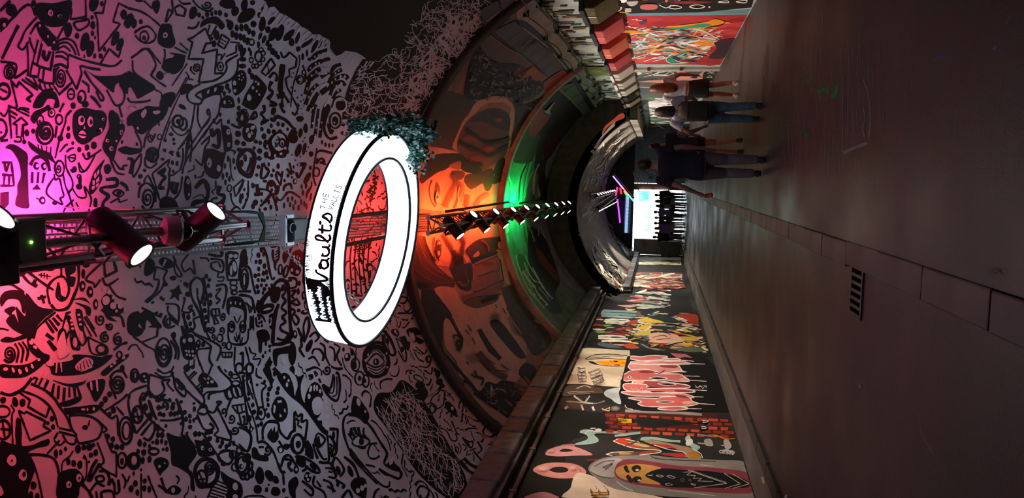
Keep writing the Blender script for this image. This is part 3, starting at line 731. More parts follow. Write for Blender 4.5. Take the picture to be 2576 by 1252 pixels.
# ---------------------------------------------------------------- colour wash bars that lie on the trusses
for i, (x, y, z, tg, ln, e, c) in enumerate(WASH):
    lab = ['bar lamp washing the vault magenta, on the bare truss', 'bar lamp washing the vault red, on the bare truss', 'bar lamp washing the painted face red, right side of the dark truss', 'bar lamp washing the painted face red, left side of the dark truss',
           'bar lamp washing the vault green, right side of the dark truss', 'bar lamp washing the vault green, left side of the dark truss', 'red bar lamp clipped to the right edge of the cable tray, above the ring', 'red bar lamp clipped to the left edge of the cable tray, above the ring'][i]
    t = thing('wash_bar', lab, 'light bar', (x, y, z - 0.06))
    d = (Vector(tg) - Vector((x, y, z))).normalized(); rot = Matrix.Rotation(math.atan2(d.x, d.z), 3, 'Y')
    MB().box((0, 0, 0), (0.045, ln, 0.03), rot=rot).build('housing', BLK, t); hs = t.children[0]
    MB().box(d * 0.017, (0.035, ln - 0.04, 0.006), rot=rot).build('lens_strip', mat('lit_strip_%d' % i, (0.5, 0.5, 0.5), 0.4, emit=c, es=3.0), hs)
    for s in (-1, 1): MB().tube([(0, s * ln * 0.4, 0), (0, s * ln * 0.4, -0.18), ((-0.45 if i < 2 else -0.3) * (x + (0.39 if i < 2 else 0.85 if i < 4 else 0.93)), s * ln * 0.4, -0.29)] if i < 6 else [(0, s * ln * 0.4, 0), (0.06 * (1 if i == 7 else -1), s * ln * 0.4, 0.02)], 0.009, 6).build('bracket', BLK, t)
# ---------------------------------------------------------------- things on the near truss
t = thing('control_box', 'pale grey control box with a small green light, on the bare truss', 'control box', (-0.37, 3.42, 4.72))
MB().box((0, 0, 0), (0.24, 0.20, 0.13)).build('case', mat('grey_plastic', (0.32, 0.32, 0.32), 0.5), t, bevel=0.015)
MB().ball((-0.005, -0.01, -0.068), 0.008).build('indicator', mat('green_led', (0.1, 0.8, 0.1), 0.4, emit=(0.25, 1.0, 0.12), es=5.0), t, True)
for sx, sy in ((-1, -1), (1, -1), (-1, 1), (1, 1)): MB().lathe([(0.008, 0), (0.006, 0.003)], (sx * 0.1, sy * 0.08, -0.068), (0, 0, -1), 8).build('screw', BLK, t)
MB().box((0, 0, 0.07), (0.05, 0.12, 0.06)).build('bracket', BLK, t)
t = thing('power_adapter', 'small dark plastic box strapped to the bare truss by the grey control box', 'box', (-0.53, 3.32, 4.76))
MB().box((0, 0, 0), (0.12, 0.16, 0.09)).build('case', mat('dark_plastic', (0.12, 0.12, 0.125), 0.5), t, bevel=0.01); MB().tube([(0.02, 0, 0.03), (0.1, 0.02, 0.2)], 0.01, 6).build('strap', BLK, t)
t = thing('security_camera', 'white dome security camera with a dark glass bubble, under the bare truss', 'camera', (-0.405, 4.72, 4.72))
ax = Vector((-0.05, 0.75, -0.65)).normalized()
MB().lathe([(0.055, -0.09), (0.09, -0.075), (0.105, -0.03), (0.105, 0.01), (0.085, 0.03)], (0, 0, 0), ax, 28).build('housing', mat('white_plastic', (0.55, 0.55, 0.55), 0.45), t, True)
MB().lathe([(0.070, 0.02), (0.069, 0.045), (0.060, 0.075), (0.038, 0.098), (0.012, 0.108)], (0, 0, 0), ax, 28).build('dome', mat('smoked_dome', (0.01, 0.01, 0.012), 0.06), t, True)
MB().tube([tuple(-ax * 0.08), tuple(-ax * 0.1 + Vector((0, -0.12, 0.02))), (0.0, -0.75, 0.06)], 0.028, 10).build('arm', mat('grey_tube', (0.30, 0.30, 0.30), 0.45), t, True)
MB().tube([(0, -0.12, 0.06), (0.0, -0.12, 0.11)], 0.02, 8).build('clamp', BLK, t)
# ---------------------------------------------------------------- green cable coil, projector in its white frame
t = thing('cable_bundle', 'coiled bundle of dark green cables between truss and white frame', 'cable', (-0.52, 6.75, 5.30))
GC = mat('green_cable', (0.03, 0.11, 0.06), 0.5, var=0.3)
for i in range(9):
    ph = R.uniform(-0.05, 0.05)
    MB().tube([(-0.16, -0.18 + ph, 0.16), (-0.15, 0.0 + ph, 0.03 + ph), (-0.14, 0.12 + ph, -0.03), (0.0, 0.15 + ph, -0.05 + ph * 0.5), (0.13, 0.12 + ph, -0.02), (0.15, -0.02 + ph, 0.05), (0.15, -0.2 + ph, 0.16)], 0.011, 6).build('cable', GC, t, True)
pr_ = thing('projector', 'black projector hanging in a white metal frame before the ring', 'projector', (-0.58, 7.42, 5.22))
WM = mat('white_frame', (0.55, 0.57, 0.60), 0.45)
MB().box((0.0, -0.20, 0), (0.31, 0.035, 0.07)).build('frame_bar', WM, pr_); MB().box((-0.14, -0.12, 0), (0.035, 0.18, 0.07)).build('frame_bar', WM, pr_); MB().box((0.14, -0.12, 0), (0.035, 0.18, 0.07)).build('frame_bar', WM, pr_)
MB().box((0, 0.05, -0.01), (0.23, 0.34, 0.13)).build('body', BLK, pr_, bevel=0.02)
MB().lathe([(0.05, 0), (0.05, 0.05), (0.035, 0.06)], (0.03, -0.12, -0.03), (0, -0.6, -0.8), 18).build('lens_tube', mat('glossy_black', (0.01, 0.01, 0.015), 0.1), pr_, True)
for s_ in (-0.1, 0.1): MB().tube([(s_, -0.15, 0.03), (s_, -0.15, 0.25)], 0.007, 6).build('hanger_rod', ALU, pr_)
# ---------------------------------------------------------------- cables strung along the right wall
CBL = mat('black_cable', (0.012, 0.012, 0.013), 0.45)
def cable_run(label, x, z, y0, y1, n, sag, rad):
    t = thing('cable_run', label, 'cable', (x, y0, z)); L = y1 - y0
    for i in range(n):
        pts = []; ph = R.uniform(0, 6)
        for k in range(int(L / 0.35) + 1):
            y = k * 0.35; f = abs(math.sin(math.pi * y / 2.3))
            pts.append((R.gauss(0, 0.003) + rad * math.cos(ph + y * 2.2), y, -sag * f + rad * math.sin(ph + y * 2.2) + R.gauss(0, 0.003)))
        MB().tube(pts, 0.012, 5).build('cable', CBL, t, True)
    for k in range(int(L / 2.3) + 1): MB().box((0.05, k * 2.3, 0.0), (0.14, 0.05, 0.10)).build('hook', CBL, t)
    return t
cable_run('thick twisted bundle of black cables hooked along the pale right wall', XR - 0.10, 3.60, 11.0, 29.6, 3, 0.07, 0.03)
cable_run('single loose black cable looping along the foot of the vault, over the right wall', V1.x0 + (V1.rad - 0.08) * math.sin(0.96), V1.zc + (V1.rad - 0.08) * math.cos(0.96), 11.0, 29.6, 1, 0.14, 0.01)
# ---------------------------------------------------------------- the far end: dark lintel, lit hall behind it, posts and light beams
HALLW = mat('hall_white_wall', (0.80, 0.82, 0.82), 0.7, var=0.05)
DKM = mat('dark_steel', (0.02, 0.021, 0.03), 0.45, 0.3)
YE = 46.5
struct(MB().box((-3.98, YE, 1.4), (0.9, 0.5, 2.8)).build('wall_end_left', mat('end_pier_paint', (0.35, 0.33, 0.30), 0.6, var=0.4, scale=3)))
struct(MB().box((-0.7, YE, 3.85), (8.0, 0.5, 1.9)).build('wall_end_lintel', DKM))
struct(MB().box((-0.42, YE, 1.45), (0.36, 0.5, 2.9)).build('wall_end_post', mat('rusty_post', (0.17, 0.075, 0.06), 0.6, var=0.5, scale=4)))
hall_back = struct(MB().box((-1.0, 53.0, 2.0), (9.5, 0.3, 4.6)).build('wall_hall_back', HALLW))
struct(MB().box((-5.2, 49.9, 2.0), (0.3, 6.4, 4.6)).build('wall_hall_left', HALLW)); struct(MB().box((3.6, 49.9, 2.0), (0.3, 6.4, 4.6)).build('wall_hall_right', mat('hall_blue_wall', (0.20, 0.30, 0.46), 0.6, var=0.4, scale=2)))
struct(MB().box((-0.8, 49.8, 4.5), (9.2, 6.6, 0.3)).build('ceiling_hall', DKM))
hp = Paint(CrossWall(52.85), 0.004, 0.0004)
TEAL = (0.05, 0.55, 0.50)
hp.poly([(1606, 478), (1636, 478), (1632, 505), (1606, 508)], (0.08, 0.62, 0.55))
for i in range(9): hp.line(crom([(1610 + 3 * R.random() * 8, 480 + R.random() * 22), (1618 + R.random() * 8, 484 + R.random() * 16), (1630, 482 + R.random() * 20)]), 1.4, (0.02, 0.40, 0.38))
for tx_, y_ in (('U', 520), ('L', 532), ('A', 545), ('I', 563), ('S', 577)): write(hp, tx_, (1636, y_ + 4), (1636, y_ - 6), 11, 2.4, (0.05, 0.62, 0.62))
hp.build('graffiti', hall_back)
wp = Paint(CrossWall(46.24), 0.004, 0.0004)
sidew = struct(MB().box((1.4, YE, 1.45), (3.2, 0.5, 2.9)).build('wall_end_right', mat('end_blue_paint', (0.22, 0.32, 0.42), 0.6, var=0.3, scale=2)))
for i in range(16):
    y_ = 395 + R.random() * 55; x_ = 1612 + R.random() * 40
    wp.line(crom([(x_, y_), (x_ + R.uniform(4, 14), y_ + R.uniform(-6, 6)), (x_ + R.uniform(6, 20), y_ + R.uniform(-8, 8))]), 2.2, R.choice([(0.55, 0.68, 0.74), (0.02, 0.10, 0.30), (0.05, 0.35, 0.55)]))
for i in range(5): wp.line([(1605 + i * 8, 462 - i * 0), (1592 + i * 9, 432 + i * 3)], 2.0, (0.60, 0.66, 0.70))
wp.build('graffiti', sidew)
def emat(n, c, s): return mat(n, (0.4, 0.4, 0.4), 0.4, emit=c, es=s)
t = thing('tube_lamp', 'upright white tube lamp on the rusty post at the far opening', 'lamp', (-0.62, YE - 0.30, 0.9))
MB().tube([(0, 0, 0), (0, 0, 1.72)], 0.035, 10).build('tube', emat('white_tube', (0.95, 0.97, 1.0), 7.0), t, True)
for z in (0.0, 1.72): MB().lathe([(0.045, -0.03), (0.045, 0.03)], (0, 0, z), (0, 0, 1), 12).build('end_cap', DKM, t)
MB().box((0.03, 0.06, 0.86), (0.05, 0.10, 0.2)).build('bracket', DKM, t)
def at_y(px, py, Y): d = ray(px, py); return CAM + d * (Y / d.y)
a, b_ = at_y(1542, 438, 44.5), at_y(1593, 500, 44.5)
t = thing('light_beam', 'sloping dark beam edged with violet and red light dots', 'light beam', a)
MB().tube([(0, 0, 0), b_ - a], 0.11, 4).build('beam', DKM, t); MB().tube([Vector((0.12, -0.1, 0.0)), b_ - a + Vector((0.12, -0.1, 0.0))], 0.02, 6).build('edge_rail', mat('violet_rail', (0.35, 0.35, 0.36), 0.4, 0.5), t)
for i in range(22):
    f = i / 21; c = (0.25, 0.12, 1.0) if f < 0.35 else (0.8, 0.15, 1.0) if f < 0.5 else (1.0, 0.08, 0.08) if f < 0.75 else (0.05, 0.9, 0.35)
    MB().ball((b_ - a) * f + Vector((-0.13, -0.12, -0.03)), 0.045, 8, 6).build('light_dot', emat('dot_%d' % int(f < 0.35) + str(int(f < .5)) + str(int(f < .75)), c, 5.0), t, True)
for j, (p, q_, c, lab) in enumerate((((1553, 470), (1549, 492), (1.0, 0.02, 0.25), 'magenta glowing tube under the far crown'), ((1560, 472), (1563, 488), (1.0, 0.03, 0.02), 'short red glowing tube under the far crown'), ((1570, 480), (1578, 494), (0.02, 0.8, 0.15), 'short green glowing tube at the foot of the sloping beam'), ((1553, 500), (1560, 560), (0.40, 0.04, 1.0), 'long violet glowing tube over the far opening'))):
    a, b_ = at_y(*p, 45.4), at_y(*q_, 45.4); t = thing('glow_tube', lab, 'lamp', a)
    MB().tube([(0, 0, 0), b_ - a], 0.05, 10).build('tube', emat('glow_%d' % j, c, 2.2), t, True); MB().tube([(0, 0.1, 0.05), b_ - a + Vector((0, 0.1, 0.05))], 0.05, 6).build('holder', DKM, t)
a, b_ = at_y(1574, 494, 45.6), at_y(1570, 585, 45.6); t = thing('gantry', 'blue-lit steel gantry across the far opening', 'gantry', a)
for dz in (0.0, -0.28): MB().tube([(0, 0, dz), b_ - a + Vector((0, 0, dz))], 0.04, 8).build('rail', mat('blue_steel', (0.45, 0.45, 0.46), 0.3, 0.6), t, True)
for i in range(12): MB().tube([(b_ - a) * (i / 11), (b_ - a) * (i / 11) + Vector((0, 0, -0.28))], 0.02, 6).build('rung', MATS['blue_steel'], t)
for i in range(10): MB().box((b_ - a) * ((i + .5) / 10) + Vector((0, -0.05, -0.12)), (0.2, 0.05, 0.16)).build('lit_panel', emat('cool_panel', (0.35, 0.6, 1.0), 1.4 if i % 2 else 0.9), t)
for sx in (0, 1): MB().tube([(b_ - a) * sx, (b_ - a) * sx + Vector((0, 0.3, 1.0))], 0.015, 6).build('hanger_rod', DKM, t)
t = thing('floodlight', 'small twin floodlight bracketed to the far left cornice', 'floodlight', (XL + 0.3, 42.6, 2.75))
for dy in (-0.2, 0.25): MB().lathe([(0.07, -0.16), (0.10, -0.1), (0.12, 0.05), (0.10, 0.06)], (0.05, dy, 0.05), (0.5, -0.8, -0.2), 14).build('lamp_head', mat('grey_lamp', (0.35, 0.35, 0.36), 0.4), t, True)
MB().tube([(-0.3, 0, 0), (0.0, 0, 0), (0.02, 0.25, 0.05)], 0.02, 6).tube([(0, 0, 0), (0.02, -0.2, 0.05)], 0.02, 6).build('bracket', DKM, t)
t = thing('notice_board', 'black painted board on legs standing by the far left wall', 'board', (-3.83, 43.6, 0.0))
MB().box((0, 0, 0.70), (0.80, 0.30, 1.02)).build('panel', mat('black_board', (0.02, 0.03, 0.025), 0.4, var=0.6, scale=6), t, bevel=0.01)
for sx in (-1, 1): MB().box((sx * 0.36, 0, 0.10), (0.06, 0.28, 0.22)).build('leg', DKM, t)
for sx in (-1, 1): MB().box((sx * 0.41, -0.1, 0.70), (0.04, 0.14, 1.06)).build('frame', DKM, t)
# ---------------------------------------------------------------- street furniture
IRON = mat('cast_iron', (0.02, 0.019, 0.02), 0.45, 0.4)
t = thing('drain_grate', 'cast iron gully grate with seven slots beside the kerb', 'drain', (-0.81, 6.36, ROADZ))
mb = MB(); MB().box((0, 0, -0.385), (0.45, 0.35, 0.03)).build('pit', mat('pit_mud', (0.04, 0.036, 0.032), 0.9), t)
for y in (-0.165, 0.165): MB().box((0, y, 0.004), (0.46, 0.035, 0.02)).build('frame', KERB, t)
for i in range(8): MB().box((-0.215 + i * 0.0614, 0, 0.004), (0.026, 0.30, 0.018)).build('bar', KERB, t)
t = thing('conduit_post', 'pale steel conduit pipes running down the right wall beside the red mural', 'pipe', (XR - 0.05, 21.35, 0.0))
for dy, r in ((0.0, 0.035), (0.16, 0.045)): MB().tube([(0, dy, 0), (0, dy, 2.6)], r, 10).build('tube', mat('pale_steel', (0.60, 0.58, 0.56), 0.4, 0.3), t, True)
for z in (1.0, 1.85): MB().box((0.0, 0.0, z), (0.09, 0.12, 0.08)).build('clip', mat('red_clip', (0.25, 0.03, 0.03), 0.5), t)
t = thing('crushed_can', 'crumpled white paper scrap in the gutter by the left kerb', 'litter', (-3.58, 8.75, ROADZ + 0.025))
mb = MB(); mb.ball((0, 0, 0), (0.10, 0.07, 0.025), 9, 6)
mb.v = [(x + R.gauss(0, .008), y + R.gauss(0, .008), max(-0.024, z + R.gauss(0, .006))) for x, y, z in mb.v]; mb.build('scrap', mat('scrap_paper', (0.55, 0.53, 0.5), 0.8), t)
t.name = 'paper_scrap'
# ---------------------------------------------------------------- people
def loft(mb, secs, n=18):
    """closed skin through elliptical sections (centre, rx, ry)"""
    vs = []
    for c, a, b_ in secs:
        for k in range(n): t = 2 * math.pi * k / n; vs.append((c[0] + a * math.cos(t), c[1] + b_ * math.sin(t), c[2]))
    m = len(secs); fs = [(i * n + k, i * n + (k + 1) % n, (i + 1) * n + (k + 1) % n, (i + 1) * n + k) for i in range(m - 1) for k in range(n)]
    fs += [tuple(range(n))[::-1], tuple((m - 1) * n + k for k in range(n))]
    return mb.add(vs, fs)
def skin_of(mb, name, m, parent, voxel, smooth=4):
    """one continuous surface out of overlapping solids"""
    me = bpy.data.meshes.new('tmp'); me.from_pydata(mb.v, [], mb.f); me.update()
    bm = bmesh.new(); bm.from_mesh(me); bmesh.ops.recalc_face_normals(bm, faces=bm.faces); bm.to_mesh(me); bm.free()
    o = bpy.data.objects.new('tmp', me); COL.objects.link(o)
    r = o.modifiers.new('r', 'REMESH'); r.mode = 'VOXEL'; r.voxel_size = voxel
    s = o.modifiers.new('s', 'SMOOTH'); s.iterations = smooth; s.factor = 0.5
    dg = bpy.context.evaluated_depsgraph_get(); ne = bpy.data.meshes.new_from_object(o.evaluated_get(dg))
    bpy.data.objects.remove(o); bpy.data.meshes.remove(me)
    ne.name = name; ne.polygons.foreach_set('use_smooth', [True] * len(ne.polygons))
    ne.materials.clear()
    return link(name, ne, m, parent)
J0 = dict(hipL=(-0.09, 0, 0.92), hipR=(0.09, 0, 0.92), kneeL=(-0.10, 0.03, 0.50), kneeR=(0.10, 0.03, 0.50), ankL=(-0.10, 0, 0.08), ankR=(0.10, 0, 0.08),
          shL=(-0.185, 0, 1.43), shR=(0.185, 0, 1.43), elL=(-0.25, -0.02, 1.14), elR=(0.25, -0.02, 1.14), wrL=(-0.26, 0.06, 0.88), wrR=(0.26, 0.06, 0.88))
def person(label, loc, rz=0.0, height=1.75, pose=None, skin='skin', hair=None, hairkind='short', top=None, topkind='tee', bottom=None, bottomkind='trousers', shoes=None, head=(0, 0), wide=1.0, voxel=0.010, group=None, tilt=0.0):
    k = height / 1.75; J = {a: Vector(b_) for a, b_ in J0.items()}
    for a, b_ in (pose or {}).items(): J[a] = Vector(b_)
    for a in J: J[a] = Vector((J[a].x * (wide if a[:2] in ('sh', 'hi') else 1), J[a].y, J[a].z))
    t = thing('person', label, 'person', loc, group, (tilt, 0, rz)); t.scale = (k, k, k)
    w_ = wide; mb = MB()
    # trunk
    trunk = [((0, 0.0, 0.82), 0.11 * w_, 0.085), ((0, -0.01, 0.90), 0.165 * w_, 0.115), ((0, -0.01, 0.98), 0.16 * w_, 0.11), ((0, 0.0, 1.10), 0.135 * w_, 0.095), ((0, 0.005, 1.22), 0.15 * w_, 0.105), ((0, 0, 1.34), 0.175 * w_, 0.11), ((0, -0.005, 1.42), 0.165 * w_, 0.09), ((0, -0.005, 1.47), 0.09, 0.065), ((0, 0.0, 1.50), 0.055, 0.055), ((0, 0.012, 1.56), 0.052, 0.055)]
    loft(mb, trunk)
    hr = Matrix.Rotation(head[0], 3, 'Z') @ Matrix.Rotation(head[1], 3, 'X'); hc = Vector((0, 0.02, 1.635))
    mb.ball(hc, (0.076, 0.094, 0.115), 18, 12, hr); mb.ball(hc + hr @ Vector((0, 0.045, -0.06)), (0.055, 0.05, 0.055), 14, 10, hr)       # skull and jaw
    mb.ball(hc + hr @ Vector((0, 0.102, -0.02)), (0.013, 0.022, 0.022), 8, 6, hr); mb.ball(hc + hr @ Vector((0, 0.088, -0.062)), (0.024, 0.012, 0.009), 8, 6, hr)
    for sx in (-1, 1):
        mb.ball(hc + hr @ Vector((sx * 0.078, -0.005, -0.015)), (0.012, 0.022, 0.032), 8, 6, hr); mb.ball(hc + hr @ Vector((sx * 0.03, 0.082, 0.008)), (0.014, 0.012, 0.009), 8, 6, hr)
    for s_ in 'LR':
        mb.tube([J['hip' + s_] + Vector((0, 0, 0.02)), J['hip' + s_].lerp(J['knee' + s_], 0.5), J['knee' + s_]], [0.088 * w_, 0.078, 0.056], 14)
        calf = J['knee' + s_].lerp(J['ank' + s_], 0.3) + Vector((0, -0.018, 0))
        mb.ball(J['knee' + s_], 0.056, 12, 8); mb.tube([J['knee' + s_], calf, J['ank' + s_]], [0.054, 0.056, 0.036], 14)
        f = J['ank' + s_]; mb.ball(f + Vector((0, 0.06, -0.045)), (0.045, 0.13, 0.035), 14, 8)
        mb.ball(J['sh' + s_], 0.058, 12, 8); mb.tube([J['sh' + s_], J['sh' + s_].lerp(J['el' + s_], 0.5), J['el' + s_]], [0.053, 0.047, 0.038], 12)
        mb.ball(J['el' + s_], 0.038, 10, 8); mb.tube([J['el' + s_], J['el' + s_].lerp(J['wr' + s_], 0.35), J['wr' + s_]], [0.039, 0.040, 0.026], 12)
        d = (J['wr' + s_] - J['el' + s_]).normalized(); sd = 1 if s_ == 'R' else -1
        fx = Vector((0, 1, 0)); fx = (fx - fx.dot(d) * d).normalized(); nrm_ = d.cross(fx)
        palm = J['wr' + s_] + d * 0.05; mb.tube([J['wr' + s_], palm, J['wr' + s_] + d * 0.09], [0.024, 0.032, 0.030], 10)
        for i, (o_, ln) in enumerate(((-0.030, 0.060), (-0.010, 0.075), (0.011, 0.078), (0.031, 0.068))):
            a = J['wr' + s_] + d * 0.085 + fx * o_; b1 = a + d * ln * 0.5 - nrm_ * sd * 0.008; mb.tube([a, b1, b1 + d * ln * 0.45 - nrm_ * sd * 0.028], [0.0105, 0.0100, 0.0085], 7)
        a = J['wr' + s_] + d * 0.035 + fx * 0.028; mb.tube([a, a + d * 0.03 + fx * 0.022, a + d * 0.062 + fx * 0.022 - nrm_ * sd * 0.012], [0.013, 0.0115, 0.0095], 7)
    skin_of(mb, 'body', MATS[skin], t, voxel)
    big = voxel * 1.2
    if top:
        m = MB(); e = 0.024
        lo = {'tee': 0.85, 'long': 0.80, 'crop': 1.04, 'jacket': 0.82}[topkind]
        secs = [(c, a + e, b_ + e) for c, a, b_ in trunk if c[2] >= lo - 0.001]
        z0 = trunk[1] if topkind != 'crop' else trunk[3]
        secs = [((0, z0[0][1], lo), z0[1] + e + 0.006, z0[2] + e + 0.006)] + [q for q in secs if q[0][2] > lo + 0.03 and q[0][2] < 1.485]
        loft(m, secs)
        for s_ in 'LR':
            end = J['sh' + s_].lerp(J['el' + s_], 0.62)
            m.ball(J['sh' + s_], 0.072, 12, 8); m.tube([J['sh' + s_], end], [0.070, 0.066], 14)
            if topkind in ('jacket', 'long'): m.tube([end, J['el' + s_], J['wr' + s_]], [0.062, 0.054, 0.042], 12)
        skin_of(m, 'shirt', top, t, big)
    if bottom:
        m = MB(); e = 0.008
        if bottomkind == 'skirt':
            loft(m, [((0, -0.01, 0.60), 0.205 * w_, 0.165), ((0, -0.01, 0.75), 0.20 * w_, 0.15), ((0, -0.01, 0.90), 0.185 * w_, 0.13), ((0, 0, 1.00), 0.165 * w_, 0.115)])
        else:
            loft(m, [((0, -0.005, 0.80), 0.13 * w_, 0.10)] + [(c, a + e, b_ + e) for c, a, b_ in trunk[1:3]] + [((0, 0, 1.01), 0.148 * w_, 0.10)])
            for s_ in 'LR':
                kn = J['knee' + s_]; an = J['ank' + s_] + Vector((0, 0, 0.015)); hp = J['hip' + s_]
                if bottomkind == 'shorts': m.tube([hp + Vector((0, 0, 0.02)), hp.lerp(kn, 0.45)], [0.105 * w_, 0.10], 14)
                else: m.tube([hp + Vector((0, 0, 0.02)), hp.lerp(kn, 0.5), kn, kn.lerp(an, 0.4) + Vector((0, -0.015, 0)), an], [0.105 * w_, 0.095, 0.075, 0.072, 0.062], 14)
        skin_of(m, {'trousers': 'trousers', 'shorts': 'shorts', 'skirt': 'skirt'}[bottomkind], bottom, t, big)
    if shoes:
        for s_ in 'LR':
            m = MB(); f = J['ank' + s_]
            m.ball(f + Vector((0, 0.06, -0.042)), (0.056, 0.145, 0.042), 16, 8); m.ball(f + Vector((0, -0.015, -0.01)), (0.048, 0.06, 0.055), 12, 8); m.box(f + Vector((0, 0.05, -0.072)), (0.085, 0.25, 0.02))
            skin_of(m, 'shoe', shoes, t, big)
    if hair:
        m = MB()
        m.ball(hc + hr @ Vector((0, -0.018, 0.022)), (0.086, 0.096, 0.112), 18, 12, hr)
        if hairkind == 'long':
            loft(m, [((0, -0.10, 1.20), 0.055, 0.03), ((0, -0.105, 1.28), 0.10, 0.045), ((0, -0.09, 1.42), 0.115, 0.055), ((0, -0.06, 1.54), 0.105, 0.08), ((0, -0.03, 1.64), 0.094, 0.092), ((0, -0.015, 1.71), 0.07, 0.07)])
        elif hairkind == 'bob':
            loft(m, [((0, -0.07, 1.40), 0.07, 0.05), ((0, -0.06, 1.46), 0.10, 0.075), ((0, -0.045, 1.54), 0.104, 0.09), ((0, -0.03, 1.64), 0.094, 0.092), ((0, -0.015, 1.71), 0.07, 0.07)])
        elif hairkind == 'bun':
            m.ball(hc + Vector((0.0, -0.09, 0.09)), 0.055, 12, 8)
        skin_of(m, 'hair', hair, t, big)
    return t, J, k
mat('skin', (0.36, 0.20, 0.15), 0.55, var=0.06); mat('tanned_skin', (0.38, 0.17, 0.10), 0.55, var=0.06); mat('dark_skin', (0.10, 0.055, 0.04), 0.55, var=0.06)
NAVY = mat('navy_cotton', (0.012, 0.013, 0.028), 0.85, bump=0.1); GREYJ = mat('grey_denim', (0.155, 0.145, 0.165), 0.85, bump=0.1, scale=14); WHITEC = mat('white_cotton', (0.60, 0.60, 0.66), 0.85, bump=0.1, scale=12)
JEANS = mat('blue_denim', (0.10, 0.20, 0.29), 0.85, var=0.3, scale=9, bump=0.1); BLACKC = mat('black_cloth', (0.008, 0.008, 0.009), 0.85)
RED_H = mat('auburn_hair', (0.14, 0.040, 0.018), 0.5, var=0.4, scale=25, bump=0.4); BROWN_H = mat('brown_hair', (0.060, 0.030, 0.022), 0.55, var=0.4, scale=25, bump=0.4); DARK_H = mat('dark_hair', (0.018, 0.013, 0.012), 0.55, var=0.3, scale=25, bump=0.4)
SHOEW = mat('white_trainer', (0.42, 0.40, 0.38), 0.6); SHOED = mat('dark_trainer', (0.02, 0.02, 0.03), 0.6)
person('man in a navy T-shirt and grey trousers walking, arm held out with a red can', (0.21, 11.62, 0.0), 0.0, 1.80,
       dict(kneeR=(0.10, 0.05, 0.50), ankR=(0.10, -0.02, 0.08), kneeL=(-0.09, 0.16, 0.51), ankL=(-0.09, 0.10, 0.12), elL=(-0.285, -0.04, 1.16), wrL=(-0.385, 0.03, 0.90), elR=(0.27, -0.02, 1.15), wrR=(0.26, 0.07, 0.90)),
       'skin', DARK_H, 'short', NAVY, 'tee', GREYJ, 'trousers', SHOED, head=(0.5, 0.0), wide=1.12)
can = thing('drink_can', 'small red drink can in the walking man\'s left hand', 'can', (0.21 - 0.415 * 1.03, 11.70, 0.765))
MB().lathe([(0.026, -0.06), (0.033, -0.052), (0.033, 0.045), (0.027, 0.058)], (0, 0, 0), (-0.2, 0.3, 0.9), 18).build('can_body', mat('red_can', (0.50, 0.03, 0.02), 0.35), can, True)
MB().lathe([(0.026, 0.058), (0.024, 0.062)], (0, 0, 0), (-0.2, 0.3, 0.9), 18).build('lid', ALU, can)
pb, JB, kB = person('young woman in a white T-shirt and blue jeans wearing a dark backpack', (1.05, 12.35, 0.0), 0.06, 1.58,
       dict(kneeR=(0.09, 0.03, 0.50), ankR=(0.10, -0.08, 0.08), kneeL=(-0.09, 0.10, 0.50), ankL=(-0.10, 0.10, 0.10), elL=(-0.36, -0.08, 1.17), wrL=(-0.25, 0.06, 0.94), elR=(0.26, 0.02, 1.16), wrR=(0.21, 0.22, 1.05)),
       'skin', BROWN_H, 'bob', WHITEC, 'tee', JEANS, 'trousers', SHOED, head=(0.25, 0.0), wide=1.0)
bag = thing('backpack', 'dark grey backpack with a tan top pocket on the woman in jeans', 'backpack', (1.05, 12.35 - 0.19 * kB, 1.13 * kB))
m_ = MB(); loft(m_, [((0, 0, -0.24), 0.13, 0.07), ((0, -0.01, -0.21), 0.155, 0.095), ((0, -0.015, 0.0), 0.155, 0.10), ((0, 0, 0.16), 0.14, 0.085), ((0, 0.01, 0.22), 0.09, 0.05)], 24)
m_.build('pack', mat('charcoal_nylon', (0.045, 0.042, 0.038), 0.7, bump=0.2, scale=20), bag, True)
m_ = MB(); loft(m_, [((0, -0.055, 0.05), 0.10, 0.05), ((0, -0.06, 0.08), 0.125, 0.062), ((0, -0.045, 0.17), 0.11, 0.058), ((0, -0.02, 0.215), 0.06, 0.03)], 20)
m_.build('front_pocket', mat('tan_canvas', (0.13, 0.095, 0.06), 0.7), bag, True)
for s_ in (-1, 1): MB().tube([(s_ * 0.09, 0.08, 0.19), (s_ * 0.115, 0.16, 0.27), (s_ * 0.125, 0.29, 0.20), (s_ * 0.13, 0.30, 0.02), (s_ * 0.13, 0.10, -0.17)], 0.016, 8).build('strap', MATS['charcoal_nylon'], bag, True)
MB().tube([(-0.03, 0.02, 0.21), (0, 0.02, 0.255), (0.03, 0.02, 0.21)], 0.008, 6).build('handle', MATS['charcoal_nylon'], bag, True)
person('young woman with long auburn hair in a white crop top and short black skirt', (1.80, 15.8, 0.0), 0.1, 1.72,
       dict(kneeR=(0.085, 0.04, 0.50), ankR=(0.09, -0.12, 0.12), kneeL=(-0.085, 0.14, 0.51), ankL=(-0.09, 0.16, 0.08), elR=(0.28, -0.06, 1.16), wrR=(0.27, -0.02, 0.90), elL=(-0.25, 0.04, 1.16), wrL=(-0.20, 0.20, 1.05)),
       'tanned_skin', RED_H, 'long', WHITEC, 'crop', BLACKC, 'skirt', SHOEW, wide=0.95)
person('person with a dark hair bun and bare legs, half hidden behind the man in navy', (0.62, 14.6, 0.0), 0.0, 1.66,
       dict(kneeR=(0.09, 0.08, 0.50), ankR=(0.12, -0.10, 0.12), kneeL=(-0.09, 0.12, 0.51), ankL=(-0.09, 0.14, 0.08), elR=(0.26, -0.03, 1.15), wrR=(0.22, 0.05, 0.90)),
       'tanned_skin', DARK_H, 'bun', NAVY, 'tee', BLACKC, 'shorts', SHOED)
